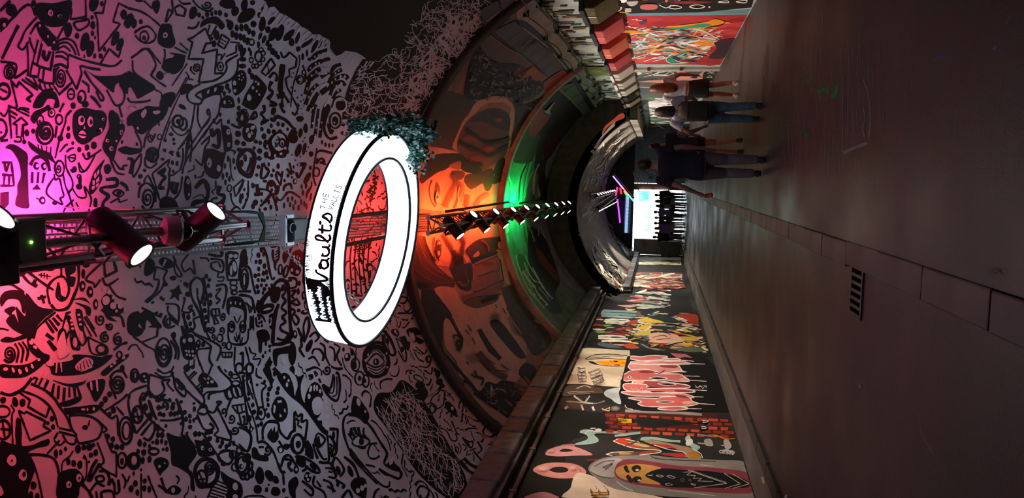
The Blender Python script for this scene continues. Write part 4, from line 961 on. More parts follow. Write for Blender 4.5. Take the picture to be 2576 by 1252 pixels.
# the crowd at the far end
def q(rgb, n): return mat(n, rgb, 0.85)
PUR, GRY, BEI = q((0.10, 0.06, 0.26), 'violet_shirt'), q((0.22, 0.21, 0.20), 'grey_shirt'), q((0.28, 0.22, 0.16), 'beige_shorts')
crowd = [(492, 1719, 1.74, BLACKC, 'jacket', BLACKC, 'trousers', 'short', 'tall person all in black, first of the far crowd beside the lit post'),
         (519, 1712, 1.66, GRY, 'tee', BLACKC, 'skirt', 'long', 'person in a grey top and black skirt among the far crowd'),
         (535, 1716, 1.75, PUR, 'tee', BLACKC, 'trousers', 'short', 'person in a violet top and black trousers among the far crowd'),
         (549, 1714, 1.70, BLACKC, 'tee', GREYJ, 'trousers', 'short', 'person in a black top and grey trousers among the far crowd'),
         (563, 1717, 1.72, BLACKC, 'tee', BEI, 'shorts', 'short', 'person in a black top and beige shorts among the far crowd'),
         (576, 1711, 1.68, PUR, 'jacket', GREYJ, 'trousers', 'bob', 'person in a violet jacket and grey trousers among the far crowd'),
         (587, 1708, 1.66, GRY, 'long', BLACKC, 'trousers', 'short', 'person in a long grey top among the far crowd'),
         (598, 1712, 1.76, BLACKC, 'jacket', GREYJ, 'trousers', 'short', 'person in a black jacket and grey trousers beside the dark board'),
         (507, 1707, 1.70, NAVY, 'tee', JEANS, 'trousers', 'bob', 'person in a navy top and blue jeans among the far crowd')]
for i, (py_, px_, h_, tp, tk, bt, bk, hk, lab) in enumerate(crowd):
    d = ray(px_, py_); p = CAM + d * (min(-CAM.z / d.z * d.y, 45.6 - (i % 3) * 0.9) / d.y); zz = 0.0 if p.x > KX0 else ROADZ
    st = 0.10 * (-1) ** i
    person(lab, (p.x, p.y, zz), R.uniform(-0.4, 0.4) + (math.pi if i in (3, 6) else 0), h_, dict(kneeR=(0.09, 0.05 + st, 0.50), ankR=(0.09, -0.02 + st, 0.08), kneeL=(-0.09, 0.05 - st, 0.50), ankL=(-0.09, -0.02 - st, 0.08)), 'skin', DARK_H, hk, tp, tk, bt, bk, SHOED, voxel=0.028)
# ---------------------------------------------------------------- the black and white doodles on the near vault
D0, D1, D2 = Paint(V1, 0.003, 0.0), Paint(V1, 0.0065, 0.0), Paint(V1, 0.010, 0.0)
DD = (D0, D1, D2)
trace(DD, 0, 0, 4.6375, """
L 30 0,130 120,10
E 130,120 65,70
E 390,40 28,35
L 25 0,370 310,60 410,180
E 40,270 60,60
wE 40,285 20,25
E 20,320 30,30
F 390,110 450,40 620,45 740,20 830,10 830,90 800,190 740,290 640,315 540,300 470,250 420,170
wE 580,145 32,38
kE 583,148 8,12
wE 690,180 28,20
kE 690,182 20,12
L 20 805,190 665,460
L 20 470,260 650,450
Z 22 830,100 820,230 1000,200 995,0
E 1090,50 55,85,15
E 1185,45 22,28
Z 20 1230,0 1195,155 1100,150 1130,220 1150,600 1400,280 1315,255 1380,40 1484,90
E 1440,170 40,55
E 1484,270 40,60
C 22 865,265 950,245 1030,230 1020,300 920,355 870,310
E 790,350 48,85
E 895,420 28,32
E 1080,295 30,45
E 1070,205 20,22
E 1075,390 20,32
E 985,490 50,115,12
E 1048,570 45,100,8
E 1105,440 12,20
E 1215,575 18,28
E 1100,655 20,28
E 1170,655 25,30
E 980,660 10,20
E 1340,450 40,95,20
E 1395,520 38,80,20
Z 22 1170,740 1270,570 1380,670 1420,530
L 20 640,520 700,470 790,455 870,510 920,650
L 20 650,550 720,500 800,510 850,570 880,640
L 18 660,590 740,540 820,600
L 18 640,620 720,605 780,640
L 22 640,665 710,660 780,700
L 25 620,780 700,755 790,800
Z 20 790,640 790,800
F 420,270 490,280 660,470 680,560 620,590 520,500 440,380
wE 455,295 15,20
wE 550,420 12,18
wE 490,490 15,18
wE 570,550 20,15
wE 620,490 15,15
L 22 430,200 300,350 240,480 210,540 265,580 330,490
L 22 350,400 420,280
L 22 340,440 360,520 400,620
L 22 310,500 325,700 320,890
L 22 440,470 400,640 360,800 345,900
L 25 490,490 430,750
Z 28 370,730 460,780 600,820
L 30 620,600 590,800
L 40 510,590 505,660 540,700 580,600
Z 25 350,890 440,900 460,790
Z 25 510,800 495,940
Z 28 440,930 520,970 620,980 630,800
S 20 705,905 72,130 2.7
Z 24 930,770 950,860 890,1040 770,820
L 22 800,640 960,700 1200,760 1330,770 1420,700
L 24 940,770 1060,800 1170,815
F 980,800 1100,880 1260,890 1400,880 1484,860 1484,1100 1390,970 1340,1000 1320,1080 1240,1020 1120,920
L 24 980,830 1060,960 1200,1130 1170,1170 1120,1060
L 22 1240,1050 1310,1180 1350,1230 1420,1210 1450,1100 1390,980
L 35 20,690 120,480 210,300
L 25 0,720 150,740 190,780 170,910 310,820
S 18 110,850 50,70 2
O 20 105,840 62,82
Z 24 120,940 190,1020 220,960 380,1110 310,1160 360,1190
Z 24 130,960 200,1252
Z 24 250,930 440,1050
Z 24 290,910 430,1010
Z 20 380,900 430,1000 500,1060 620,1040
O 30 40,1070 70,90
Z 20 0,1040 80,1080
L 18 460,970 480,1050
L 18 510,980 540,1060
L 18 570,990 600,1060
L 18 620,1000 680,1090
F 380,1252 430,1130 530,1050 640,1080 690,1200 680,1252 620,1252 640,1170 560,1150 520,1200 480,1252
Z 25 680,1110 840,960
O 20 825,1100 40,60
Z 10 800,1100 850,1100
O 22 950,1130 45,70
E 930,1150 25,30
Z 22 950,940 1030,1000 1030,1080
L 30 1050,1120 1100,1160 1170,1252
E 850,1230 30,30
E 990,1215 40,40
""")
trace(DD, 320, 0, 4.6375, """
L 22 0,95 140,130 250,190 380,300
F 300,20 370,10 375,90 340,160 290,90
L 20 190,10 290,100
E 20,240 45,90,20
E 75,275 35,55,10
E 155,255 22,30
L 20 80,390 160,330 240,310 300,360 330,420 300,480 220,505 140,470 90,410
O 18 195,430 50,65
E 195,445 22,25
L 18 80,370 200,310 260,320
F 385,300 450,280 510,290 530,380 560,500 500,560 400,540 350,470
wE 435,405 30,35
kE 430,405 12,14
Z 20 440,260 480,110 530,140 450,260
L 20 520,0 530,130
Z 22 550,90 610,60 680,110 660,190 570,170 550,90
E 765,150 45,80,15
E 835,175 25,28
E 880,205 18,20
E 930,170 25,35
E 985,160 18,28
E 1030,145 18,30
E 1080,150 25,35
E 1150,175 22,28
L 22 760,0 830,80 940,130 1000,90
S 18 930,55 60,50 1.5
L 20 600,0 650,45 740,40
F 850,320 870,250 950,205 1040,195 1110,250 1135,310 1090,345 1040,290 960,270 890,300
L 18 960,290 940,390 980,410 1040,300
Z 22 910,330 760,440 700,460 760,490 710,690 890,690 830,960
Z 22 910,330 980,500 920,510 870,620 1050,575 1020,860 1120,850
L 22 830,965 1010,940 1120,870 1160,790 1160,720 1290,640
L 22 1290,690 1280,820 1200,930 1020,1000 870,1060 800,1110 870,1160
L 22 850,980 740,1040 695,1120 740,1195 850,1210 900,1140 1080,1100 1085,1252
Z 22 1100,400 1190,460 1130,570 1055,520 1100,400
L 14 1090,450 1150,490
L 14 1080,490 1130,520
Z 18 1200,490 1310,500 1270,540 1270,610 1150,660
E 1320,560 30,45
E 1350,610 30,60,30
E 1345,690 45,28
E 1340,770 45,28
S 16 820,770 35,45 1.5
L 18 790,740 770,800 800,830 850,810
L 18 750,770 740,820 790,870
L 18 680,840 710,880 720,920 770,930
O 18 1085,775 35,50
E 1085,775 14,22
L 16 1050,640 1100,640 1090,700 1140,620
F 870,1060 1000,1010 1120,1000 1090,1090 920,1110 880,1150
wG 930,1050 955,1040 945,1085 920,1090
wG 1010,1020 1040,1015 1030,1060 1005,1070
F 540,650 670,650 640,790 560,860 500,850 520,800
F 400,790 440,700 520,680 560,720 540,800 480,850
wE 460,870 30,18
E 380,880 45,50
L 22 550,550 620,590 690,620
L 22 610,500 710,590
L 20 500,620 680,655
L 22 40,680 100,640 220,570 330,740 290,850 280,880 360,950 450,1010
L 20 240,560 390,745
L 20 430,570 440,640 420,740
L 18 60,700 70,830 150,900 300,1000 310,1040 390,1080 400,1130
F 0,840 60,850 170,920 290,1000 320,1040 220,1100 120,1150 90,1100 40,1020 0,1010
L 22 0,1140 40,1190 170,1190 270,1170
F 400,1130 470,1080 560,1090 520,1200 480,1252 380,1252
L 14 700,740 520,1000
L 12 690,900 500,1252
L 12 720,880 540,1252
F 640,990 760,990 700,1080 620,1100
F 1230,1060 1220,930 1270,840 1350,820 1390,890 1380,1000 1320,1080 1260,1115
wE 1245,965 20,30
wE 1250,1055 18,22
wE 1300,880 10,12
wE 1330,860 8,10
wE 1350,900 8,10
wE 1330,930 8,10
wE 1300,920 8,10
F 1100,1252 1095,1170 1150,1115 1220,1130 1250,1200 1240,1252
wE 1130,1190 14,22
wE 1185,1175 8,8
wE 1205,1200 8,8
F 1345,1200 1390,1080 1484,950 1530,1000 1500,1252 1400,1252
wE 1415,1135 26,40
wE 1460,1020 16,20
E 1170,40 95,60
E 1365,60 40,70,10
E 1255,130 45,60,10
E 1390,180 120,65,-35
E 1460,30 30,30
E 1200,295 40,55
E 1275,325 25,40
E 1330,320 25,45
E 1385,320 28,42
E 1420,365 25,40
E 1470,390 25,40
E 1225,395 25,45
E 1270,420 25,45
E 1320,430 25,45
E 1360,450 22,50
E 1400,480 30,45
E 1168,240 20,18
E 1040,410 35,55
E 985,445 16,22
E 1010,510 30,40
E 1470,280 35,40
E 1440,620 16,35
E 1420,575 18,25
E 1425,830 22,38
E 1455,890 25,40
E 1165,1010 25,40
E 1130,1090 20,30
E 1190,1060 18,30
E 1300,1170 18,35
O 18 1450,490 30,35
O 16 1445,700 22,30
O 16 1470,770 20,25
""")
trace(DD, 0, 260, 4.6375, """
L 26 100,20 130,410
L 20 110,40 190,60
L 20 115,90 200,140
L 20 110,140 180,180
L 22 190,0 190,80 240,60 340,70
L 20 240,60 340,110
L 20 210,90 340,150
L 22 0,110 50,150 100,60
Z 22 190,370 190,250 150,240 245,170 320,240 260,260 250,390
L 20 180,390 240,400 230,450 160,440
O 26 0,300 75,110
E 10,340 15,12
L 26 0,440 90,430
E 310,345 28,38
E 385,325 25,28
E 280,450 25,25
L 20 270,260 270,420
S 40 530,340 75,100 1.8
O 30 520,350 95,125
E 595,110 45,60
wE 595,105 30,40
kE 585,105 15,18
O 20 465,200 40,60
E 460,215 16,18
F 350,180 400,100 500,60 560,20 580,60 500,110 430,170 400,240
O 22 685,190 40,55
L 24 660,260 640,400
L 22 760,220 690,430 640,640
E 700,410 35,35
L 30 740,0 690,100
L 25 830,80 770,150 760,220
E 850,35 28,30
E 795,295 20,28
E 793,380 28,35
E 845,465 18,20
F 850,140 900,80 990,55 1100,80 1190,90 1240,150 1230,260 1180,350 1090,400 1040,450 960,480 890,440 850,360 840,250
wE 940,195 40,60
kE 945,190 20,28
wE 1045,210 35,60
kE 1050,215 16,30
wG 975,255 990,290 965,295
wF 905,365 950,310 1005,370 960,405
kL 14 905,360 1000,375
wE 1165,310 22,28
kE 1150,320 14,18
wE 1195,180 18,16
kE 1195,182 8,8
F 1260,150 1290,80 1370,130 1400,200 1450,260 1440,350 1370,480 1340,600 1310,670 1230,590 1190,500 1230,380 1270,270
wE 1405,220 18,18
kE 1405,222 9,9
wE 1408,335 22,30
kE 1408,338 12,15
wE 1243,430 22,20
kE 1245,432 10,10
wE 1290,525 25,25
kE 1292,525 12,12
wE 1350,435 12,14
E 1090,490 35,45
E 1010,515 28,38
E 920,540 25,32
E 1030,595 22,28
L 22 960,580 1000,650 1060,620 1180,540
F 60,520 110,480 180,490 260,540 320,600 320,760 325,900 330,1100 330,1220 190,1200 180,1130 200,1050 200,950 240,850 220,700 170,600 120,540
Z 26 20,690 130,690 160,960 0,960
L 28 20,830 160,840
Z 24 50,840 40,960
Z 24 105,840 100,960
L 30 50,700 70,790 100,700
G 0,1040 100,1030 100,1170 60,1220 0,1220
F 330,440 440,520 580,580 620,640 640,700 560,650 420,580 340,510
L 40 350,720 400,640 480,625 550,680 575,790
E 420,730 35,45
wE 425,725 18,22
E 510,735 35,45
wE 515,730 18,22
L 28 375,800 370,930
L 28 445,800 435,930
L 28 515,810 490,930
G 370,1005 430,940 475,1005
L 16 440,480 450,540
L 16 480,490 490,560
L 16 540,500 540,580
L 16 590,510 585,600
O 22 690,760 55,90
S 20 680,760 35,60 1.5
L 22 630,820 640,890 690,880 720,1000 740,1080 700,1110 720,1180 540,1050 600,900 640,870
L 22 730,820 760,960 800,1060 860,1252
L 20 880,1150 920,1230
L 22 760,600 770,750 840,900 840,1000
L 22 840,990 910,1090 1000,1090 980,970 1060,1110 1030,1252
L 22 790,1050 840,990
L 20 770,570 820,530 860,520
L 20 690,570 760,490 790,480
C 16 800,620 870,600 870,660 820,680
Z 14 780,630 880,640
E 865,770 30,35
L 24 820,770 850,810
E 930,900 22,60
O 16 920,855 22,25
E 920,970 40,35
L 22 910,690 980,790 1060,690 1110,580
L 22 910,690 930,790 980,800
F 1030,1000 1060,880 1110,770 1220,650 1170,780 1190,870 1150,960 1070,1060
wG 1085,830 1110,800 1120,850 1095,880
wG 1120,800 1145,760 1150,800 1130,840
wG 1070,900 1095,890 1100,940 1070,950
wG 1110,890 1150,850 1150,900 1115,930
wG 1060,970 1100,950 1095,990 1065,1010
wG 1110,945 1150,920 1140,960 1110,980
E 1250,765 45,60
L 40 1230,890 1350,885 1350,960 1200,980 1180,1020 1260,1080 1200,1160 1200,1252
L 20 1310,1045 1370,1005 1440,1045 1390,1090 1310,1045
E 1385,1045 28,32
L 40 1400,920 1470,970 1484,1020
L 20 1280,1160 1380,1110 1390,1150 1484,1120
E 1110,1160 25,60
E 490,1130 40,45
wE 490,1130 18,20
E 635,1160 30,25
L 20 420,1100 500,1150
L 22 1280,640 1350,800 1450,830
Z 22 1320,660 1390,760 1440,770 1430,730 1484,720
E 1420,450 14,22
F 1370,540 1420,510 1484,505 1484,590 1420,580
L 22 1380,20 1420,160
""")
trace(DD, 320, 260, 4.6375, """
F 0,160 90,90 180,60 230,30 330,40 470,40 430,160 330,210 250,300 180,360 100,330 60,260 0,260
wF 290,90 370,80 370,110 320,125
wF 150,120 200,60 220,100 180,170
wE 115,285 14,18
wE 340,265 12,16
wE 60,60 40,20,30
L 20 90,320 150,440 165,540
E 110,475 14,20
F 0,515 60,520 150,530 165,560 100,590 0,595
L 20 160,590 150,720 80,850 60,820 80,700 160,580
L 40 0,640 60,670 30,820
L 18 420,170 300,260 220,380 190,520
Z 16 250,350 290,440 330,350
O 14 270,410 30,40
L 14 320,240 360,200 370,260
O 14 375,390 25,30
L 14 560,0 440,300 360,560 340,680
L 12 500,200 430,420
O 30 290,600 65,80
S 24 280,610 50,65 2
L 22 210,620 210,720 280,750 350,690
O 26 590,210 60,70
O 24 650,240 45,70
E 590,210 25,30
L 16 510,260 540,320 610,370 670,360 720,300
Z 18 420,560 450,530
Z 18 420,530 450,570
Z 20 490,580 540,560
Z 20 500,550 530,610
Z 18 580,600 620,620
E 440,430 18,22
E 510,360 25,22
E 540,420 16,22
E 545,470 18,14
E 525,690 18,28
E 580,700 18,30
E 410,650 22,18
E 535,790 14,20
E 200,780 22,18
E 150,850 26,28
E 135,935 18,22
E 640,40 50,26,30
Z 20 290,820 490,650 470,730 500,760 480,850 540,830 620,770 650,650 650,520
L 18 290,820 370,1100
L 20 190,920 240,840 300,960 380,1130
L 36 350,820 440,760 400,830 440,860 390,930 380,990 430,980
S 24 235,1110 85,140 2.4
L 24 130,1100 150,980 230,930 310,1010 330,1150
L 45 520,910 520,1000 560,1040 580,920
L 20 490,840 480,1000 460,1080
L 20 640,850 620,1000 560,1100 470,1160
F 380,1130 460,1080 560,1130 590,1252 400,1252
L 18 1000,210 700,640 640,820
L 18 960,170 690,560
L 14 1010,200 880,400
L 20 830,0 820,180 870,290 960,170 950,70 930,90 945,140
L 20 1080,0 1060,130 980,240
L 18 790,0 740,300 640,480 590,540
L 22 730,300 750,500 730,680
F 700,390 735,380 720,500 690,640 670,700 680,520
L 18 670,460 610,520
E 590,590 20,40
Z 20 860,480 960,380 950,450 910,500 870,730 790,650
F 910,540 1000,530 1100,570 1145,580 1120,700 1100,810 1050,880 960,860 900,780 895,640
wE 950,690 30,55
kE 940,700 8,12
wE 1060,755 25,40
F 1105,260 1180,270 1215,350 1225,450 1210,540 1150,560 1130,480 1110,380
wE 1172,330 25,35
kE 1172,325 8,8
wE 1178,480 18,28
kE 1175,482 6,8
L 45 980,290 990,380 1060,310 1070,420 1060,510 990,480
L 18 1095,180 1100,260 1120,420 1145,590
L 18 1000,180 1040,240 1090,180
L 20 1210,545 1260,560 1240,590
F 680,850 720,860 745,960 740,1080 700,1130 670,1080 660,950
wE 703,910 20,30
kE 700,912 7,9
wE 712,1060 14,22
L 50 790,990 880,900 930,960 940,1060 900,1130 780,1160 760,1252
L 14 760,1105 860,1065 900,1110
L 20 790,830 800,880
L 45 1080,960 1060,1050 1130,1080 1100,1160 1020,1180
L 16 1030,900 1030,990 990,1020 1010,1060
L 16 700,800 780,760 770,720
L 16 890,790 870,850 820,860
E 1300,55 22,30
E 1080,130 20,25
E 1180,215 18,25
E 1290,355 35,40
E 1280,455 30,35
E 1355,470 25,28
E 1310,540 35,25
E 1175,645 16,40
E 1240,670 16,35
E 1138,730 14,35
E 1160,830 15,35
E 1115,850 14,40
E 1190,880 16,35
E 1145,920 14,35
E 1255,755 12,20
E 1345,1080 14,35
E 1320,1110 16,60
E 1365,1005 12,22
E 1465,960 22,32
E 1395,1055 10,18
E 1210,1070 10,28
E 1465,1200 22,35
O 26 1340,165 45,75
O 14 1300,120 20,22
O 14 1345,90 18,18
O 14 1390,130 18,22
O 14 1395,190 18,20
O 14 1360,240 20,20
O 14 1315,240 20,20
O 14 1290,190 16,20
L 30 1210,240 1290,280 1330,260
O 34 1420,340 65,95
Z 20 1420,250 1425,430
Z 16 1370,330 1480,350
L 34 1350,580 1290,650 1300,740 1410,830 1460,720 1470,600 1400,540 1350,580
E 1375,640 22,40
E 1330,700 25,45
L 26 1440,630 1430,710 1400,790
Z 18 1260,1090 1240,980 1330,900 1350,880 1340,970 1260,1090
L 16 1200,640 1210,830 1240,900
O 16 1190,990 25,40
L 16 1200,1040 1220,1140 1260,1200
L 16 1410,930 1400,1100 1350,1230
L 24 1210,1252 1270,1205 1320,1240
""")
trace(DD, 640, 0, 4.6375, """
G 20,-60 130,20 160,90 230,80 300,150 360,170 420,215 500,260 550,310 630,350 680,400 760,400 800,430 850,450 880,480 880,560 950,650 1000,640 1060,590 1190,610 1260,650 1320,700 1400,710 1484,730 1560,900 1500,1120 1620,1000 1750,700 1900,420 2050,200 2120,-60
wL 24 60,190 110,100 120,45
wO 24 205,130 45,45,-30
wL 26 180,300 250,220 300,150
wL 24 280,290 330,220 355,175
wO 18 390,250 28,40,20
wL 22 420,330 470,290 490,260
wL 26 460,430 500,360 540,310
wL 30 560,430 610,380 625,355
wL 22 580,480 640,440 670,400
wL 26 640,540 700,470 750,400
wL 20 740,540 770,480 795,435
wL 16 800,530 830,490 845,460
wL 16 830,540 865,510 870,485
wG 850,570 940,650 915,695 830,640
wL 30 1130,740 1160,660 1190,615
wL 18 1050,720 1100,660 1120,610
wL 14 1180,740 1220,630
wL 22 1200,760 1250,660
wL 18 1270,780 1310,710
wL 26 1340,770 1390,715
wL 16 960,660 1000,640 1040,670
wG 780,780 850,790 845,860 765,875
wG 755,990 830,960 830,1000 760,1045
wG 780,1120 835,1080 790,1160
wG 850,1160 860,1190 815,1250 800,1240
E 90,280 40,90,10
E 195,240 25,60,40
E 215,400 45,90,25
E 295,380 45,100,20
E 400,410 36,90,45
E 500,440 25,70,15
E 610,500 26,90,50
E 700,540 25,90,25
E 770,500 16,70,20
E 830,500 12,45,20
E 90,100 14,24,20
E 55,175 22,32
E 155,345 32,40
E 430,490 35,50
E 510,570 28,32
E 65,420 20,45,20
E 110,460 22,50,20
E 150,500 22,40,20
E 45,520 18,40
E 175,550 25,45,20
E 210,600 30,40
E 245,625 25,40
E 275,665 25,30
E 560,660 18,45
E 610,620 15,40
E 640,690 25,20
L 48 670,690 740,620 850,580
L 48 620,830 680,760 780,710
L 48 610,930 680,850 770,800
L 48 590,1100 640,950 740,870
L 48 590,1220 660,1060 740,980
L 48 650,1252 700,1150 740,1080
L 40 760,720 880,680
L 60 770,900 860,840
L 60 770,1090 850,1020
L 40 880,870 930,780 1010,750
L 40 860,970 920,870 1020,810
L 45 860,1050 930,930 1040,880 1090,920
L 40 880,1110 930,1000 1010,950 1060,1000
L 40 910,1150 960,1070 1010,1050
wE 745,640 10,16
wE 800,620 10,14
wE 700,660 8,14
wE 650,790 9,14
wE 710,740 10,16
wE 750,735 10,16
wE 660,880 10,18
wE 715,835 10,16
wE 715,920 12,18
wE 660,960 10,18
wE 610,1030 10,18
wE 630,1130 9,16
wE 665,1060 9,16
wE 700,1010 9,16
wE 940,850 9,14
wE 980,820 9,14
wE 1000,890 12,18
wE 1050,890 12,18
wE 940,920 10,15
wE 900,960 10,18
wE 1010,970 14,18
wE 950,1000 10,14
wE 970,1050 14,18
L 26 900,1252 930,1160 1000,1130 1080,1200 1100,1252
wO 20 1000,1220 70,80
E 1000,1230 60,60
Z 22 410,610 490,680 480,780 400,810 410,880 360,920 380,1020 440,1130 500,1252
L 24 410,610 340,670 300,600
L 60 330,750 310,900 300,1050 330,1100 260,1130
Z 24 190,680 240,760 130,880 80,840 190,680
Z 16 150,750 170,860
L 30 170,910 220,850 260,880 250,950
L 40 200,950 170,1030 210,1080 150,1160
F 0,880 70,920 140,1010 120,1100 20,1252 -20,1100
wE 40,975 14,22
wE 20,1060 12,16
wE 50,1100 12,16
wE 10,950 10,16
O 22 45,660 40,60
O 16 100,620 24,26
O 16 95,690 24,26
O 16 60,740 24,22
O 16 20,770 24,24
O 16 75,580 26,22
L 30 330,1252 320,1160 350,1120 400,1200
L 40 180,1180 250,1220 170,1230
E 450,850 10,10
E 430,900 10,10
E 470,930 10,10
E 430,1020 12,14
E 520,930 26,36
wE 525,925 14,18
O 18 530,930 40,50
L 26 560,760 590,850 580,960
E 570,845 26,30
wE 572,842 12,16
L 16 520,640 520,760 450,1000 420,1250
E 500,1140 10,12
E 550,1110 10,14
E 470,1060 10,12
E 540,1180 10,12
E 570,1160 10,12
""")
trace(DD, 600, 260, 4.636, """
O 26 40,165 30,50
O 14 70,90 22,20
O 14 95,140 20,24
O 14 90,200 20,24
O 14 40,245 22,18
L 30 130,190 190,100 210,150 150,190
L 34 250,120 300,90 290,20
L 30 250,120 300,180 260,240 350,190
F 30,0 160,80 230,0
E 130,330 75,105,20
wE 160,280 30,22,-30
wE 95,310 18,32,20
wE 120,370 22,30
wE 150,340 10,24,-20
E 270,300 20,28
E 350,325 25,32
E 295,385 28,35
E 380,260 18,28
E 460,240 20,28
E 515,250 22,28
E 570,300 15,22
E 405,90 30,50,15
L 40 370,170 410,200 440,140
L 30 480,0 500,60 540,110
L 40 440,150 540,190 620,270 660,310
L 26 680,0 690,60 660,130 620,100
E 715,180 45,35
E 780,290 28,55
E 720,345 24,60,10
E 850,420 30,55,10
E 695,545 35,85,20
E 765,530 22,75,10
E 630,400 60,70,-10
E 640,340 45,40
E 465,480 125,150
wE 468,450 82,98
E 320,600 28,40
E 410,330 28,28
E 480,330 28,28
E 560,560 30,30
E 380,620 50,36
E 320,480 34,60
E 500,600 60,36
wE 355,590 14,28
wE 420,610 12,22
wE 490,585 18,14
wE 330,500 12,22
wE 540,520 14,18
kO 22 500,460 34,48
kE 500,470 12,22
kZ 18 415,450 445,505
kZ 18 415,510 450,460
kL 14 440,380 470,410 420,430
E 60,470 28,28
E 200,445 25,25
E 250,460 22,28
E 245,555 30,32
E 180,520 20,22
E 240,640 28,30
E 230,740 22,26
E 210,835 20,20
L 30 70,530 0,610 10,790 130,860 180,740 190,600 140,540 70,530
E 75,630 22,38
E 28,700 22,40
L 26 155,630 130,720 95,800
L 30 280,700 260,860 310,860 350,790 310,740 290,690
L 28 490,960 440,860 450,800 500,850 510,790 490,940
L 30 560,760 620,820 590,690
E 350,710 16,26
E 460,730 20,36
E 405,780 18,22
E 385,840 18,24
E 305,905 26,20
E 575,840 18,26
E 535,900 16,20
E 655,910 26,36
wE 657,905 14,22
E 735,710 60,22,-10
wE 700,715 14,14
L 34 670,800 700,860 780,700
E 640,740 12,22
E 640,800 12,16
E 620,860 12,18
E 800,870 30,80,30
E 835,750 18,24
E 845,590 28,34
L 26 230,1000 330,1010 400,1080 450,1252
L 44 210,940 235,1080
L 34 330,1010 350,930 400,910 440,990 460,960 450,1040 400,1060
L 36 250,1200 320,1130 380,1050
L 30 520,1020 540,960 600,940 620,1000
L 24 430,1080 490,1130 590,1030 720,1100
E 380,950 26,26
E 385,1010 16,22
E 430,1020 14,18
E 270,1055 16,24
E 265,1135 12,18
E 195,1155 32,36
E 195,1060 18,24
E 160,955 14,32
E 350,1150 16,30
E 375,1210 18,32
E 310,1230 22,22
E 440,1130 16,34
E 575,1120 14,36
E 560,1050 14,24
E 625,1110 14,30
E 600,1180 14,32
E 530,1190 14,36
E 640,1210 14,36
E 700,1215 14,36
E 660,1150 14,30
E 735,970 12,30
E 785,960 16,36
E 750,1040 14,36
E 800,1050 14,60,15
E 730,1150 12,36
E 765,1170 12,36
E 830,1000 12,60,25
E 790,1200 14,36
E 850,930 10,26
E 840,1090 12,50,10
E 45,1080 14,36
E 18,1130 16,40
E 80,1130 10,20
L 20 0,1020 60,890 40,960 0,1040
L 18 110,900 110,1080 40,1230
L 22 910,520 900,600 880,720 870,850 900,960
L 30 900,580 960,550 1090,580
O 20 905,800 36,50
L 26 920,640 910,700 960,640 1000,680 950,690 1020,710
E 972,450 14,26
E 1012,480 16,28
E 1055,490 14,28
E 1095,490 12,24
L 40 800,90 830,20
L 36 850,290 870,100 900,10
L 36 890,380 930,60
L 36 945,400 985,100 1000,40
L 60 1000,10 1040,50 1020,150
wE 840,125 10,14
wE 865,50 10,14
wE 860,230 10,14
wE 890,140 10,14
wE 900,280 10,14
wE 925,190 10,14
wE 930,50 10,14
wE 895,370 9,13
wE 945,300 9,13
wE 965,220 9,13
L 34 1050,60 1010,180 1000,320 1060,410 1150,390
O 24 1125,200 65,90
E 1125,205 38,56
wE 1112,222 10,12
L 50 1050,230 1060,300 1100,340
E 1050,310 10,10
E 1065,345 10,10
E 1090,350 10,10
E 705,20 8,8
E 730,60 8,8
E 740,120 8,8
E 760,30 8,8
E 690,120 8,8
E 770,400 9,9
E 750,440 9,9
E 810,510 9,12
E 790,560 9,9
E 720,620 9,9
E 660,660 9,9
E 620,600 9,9
""")
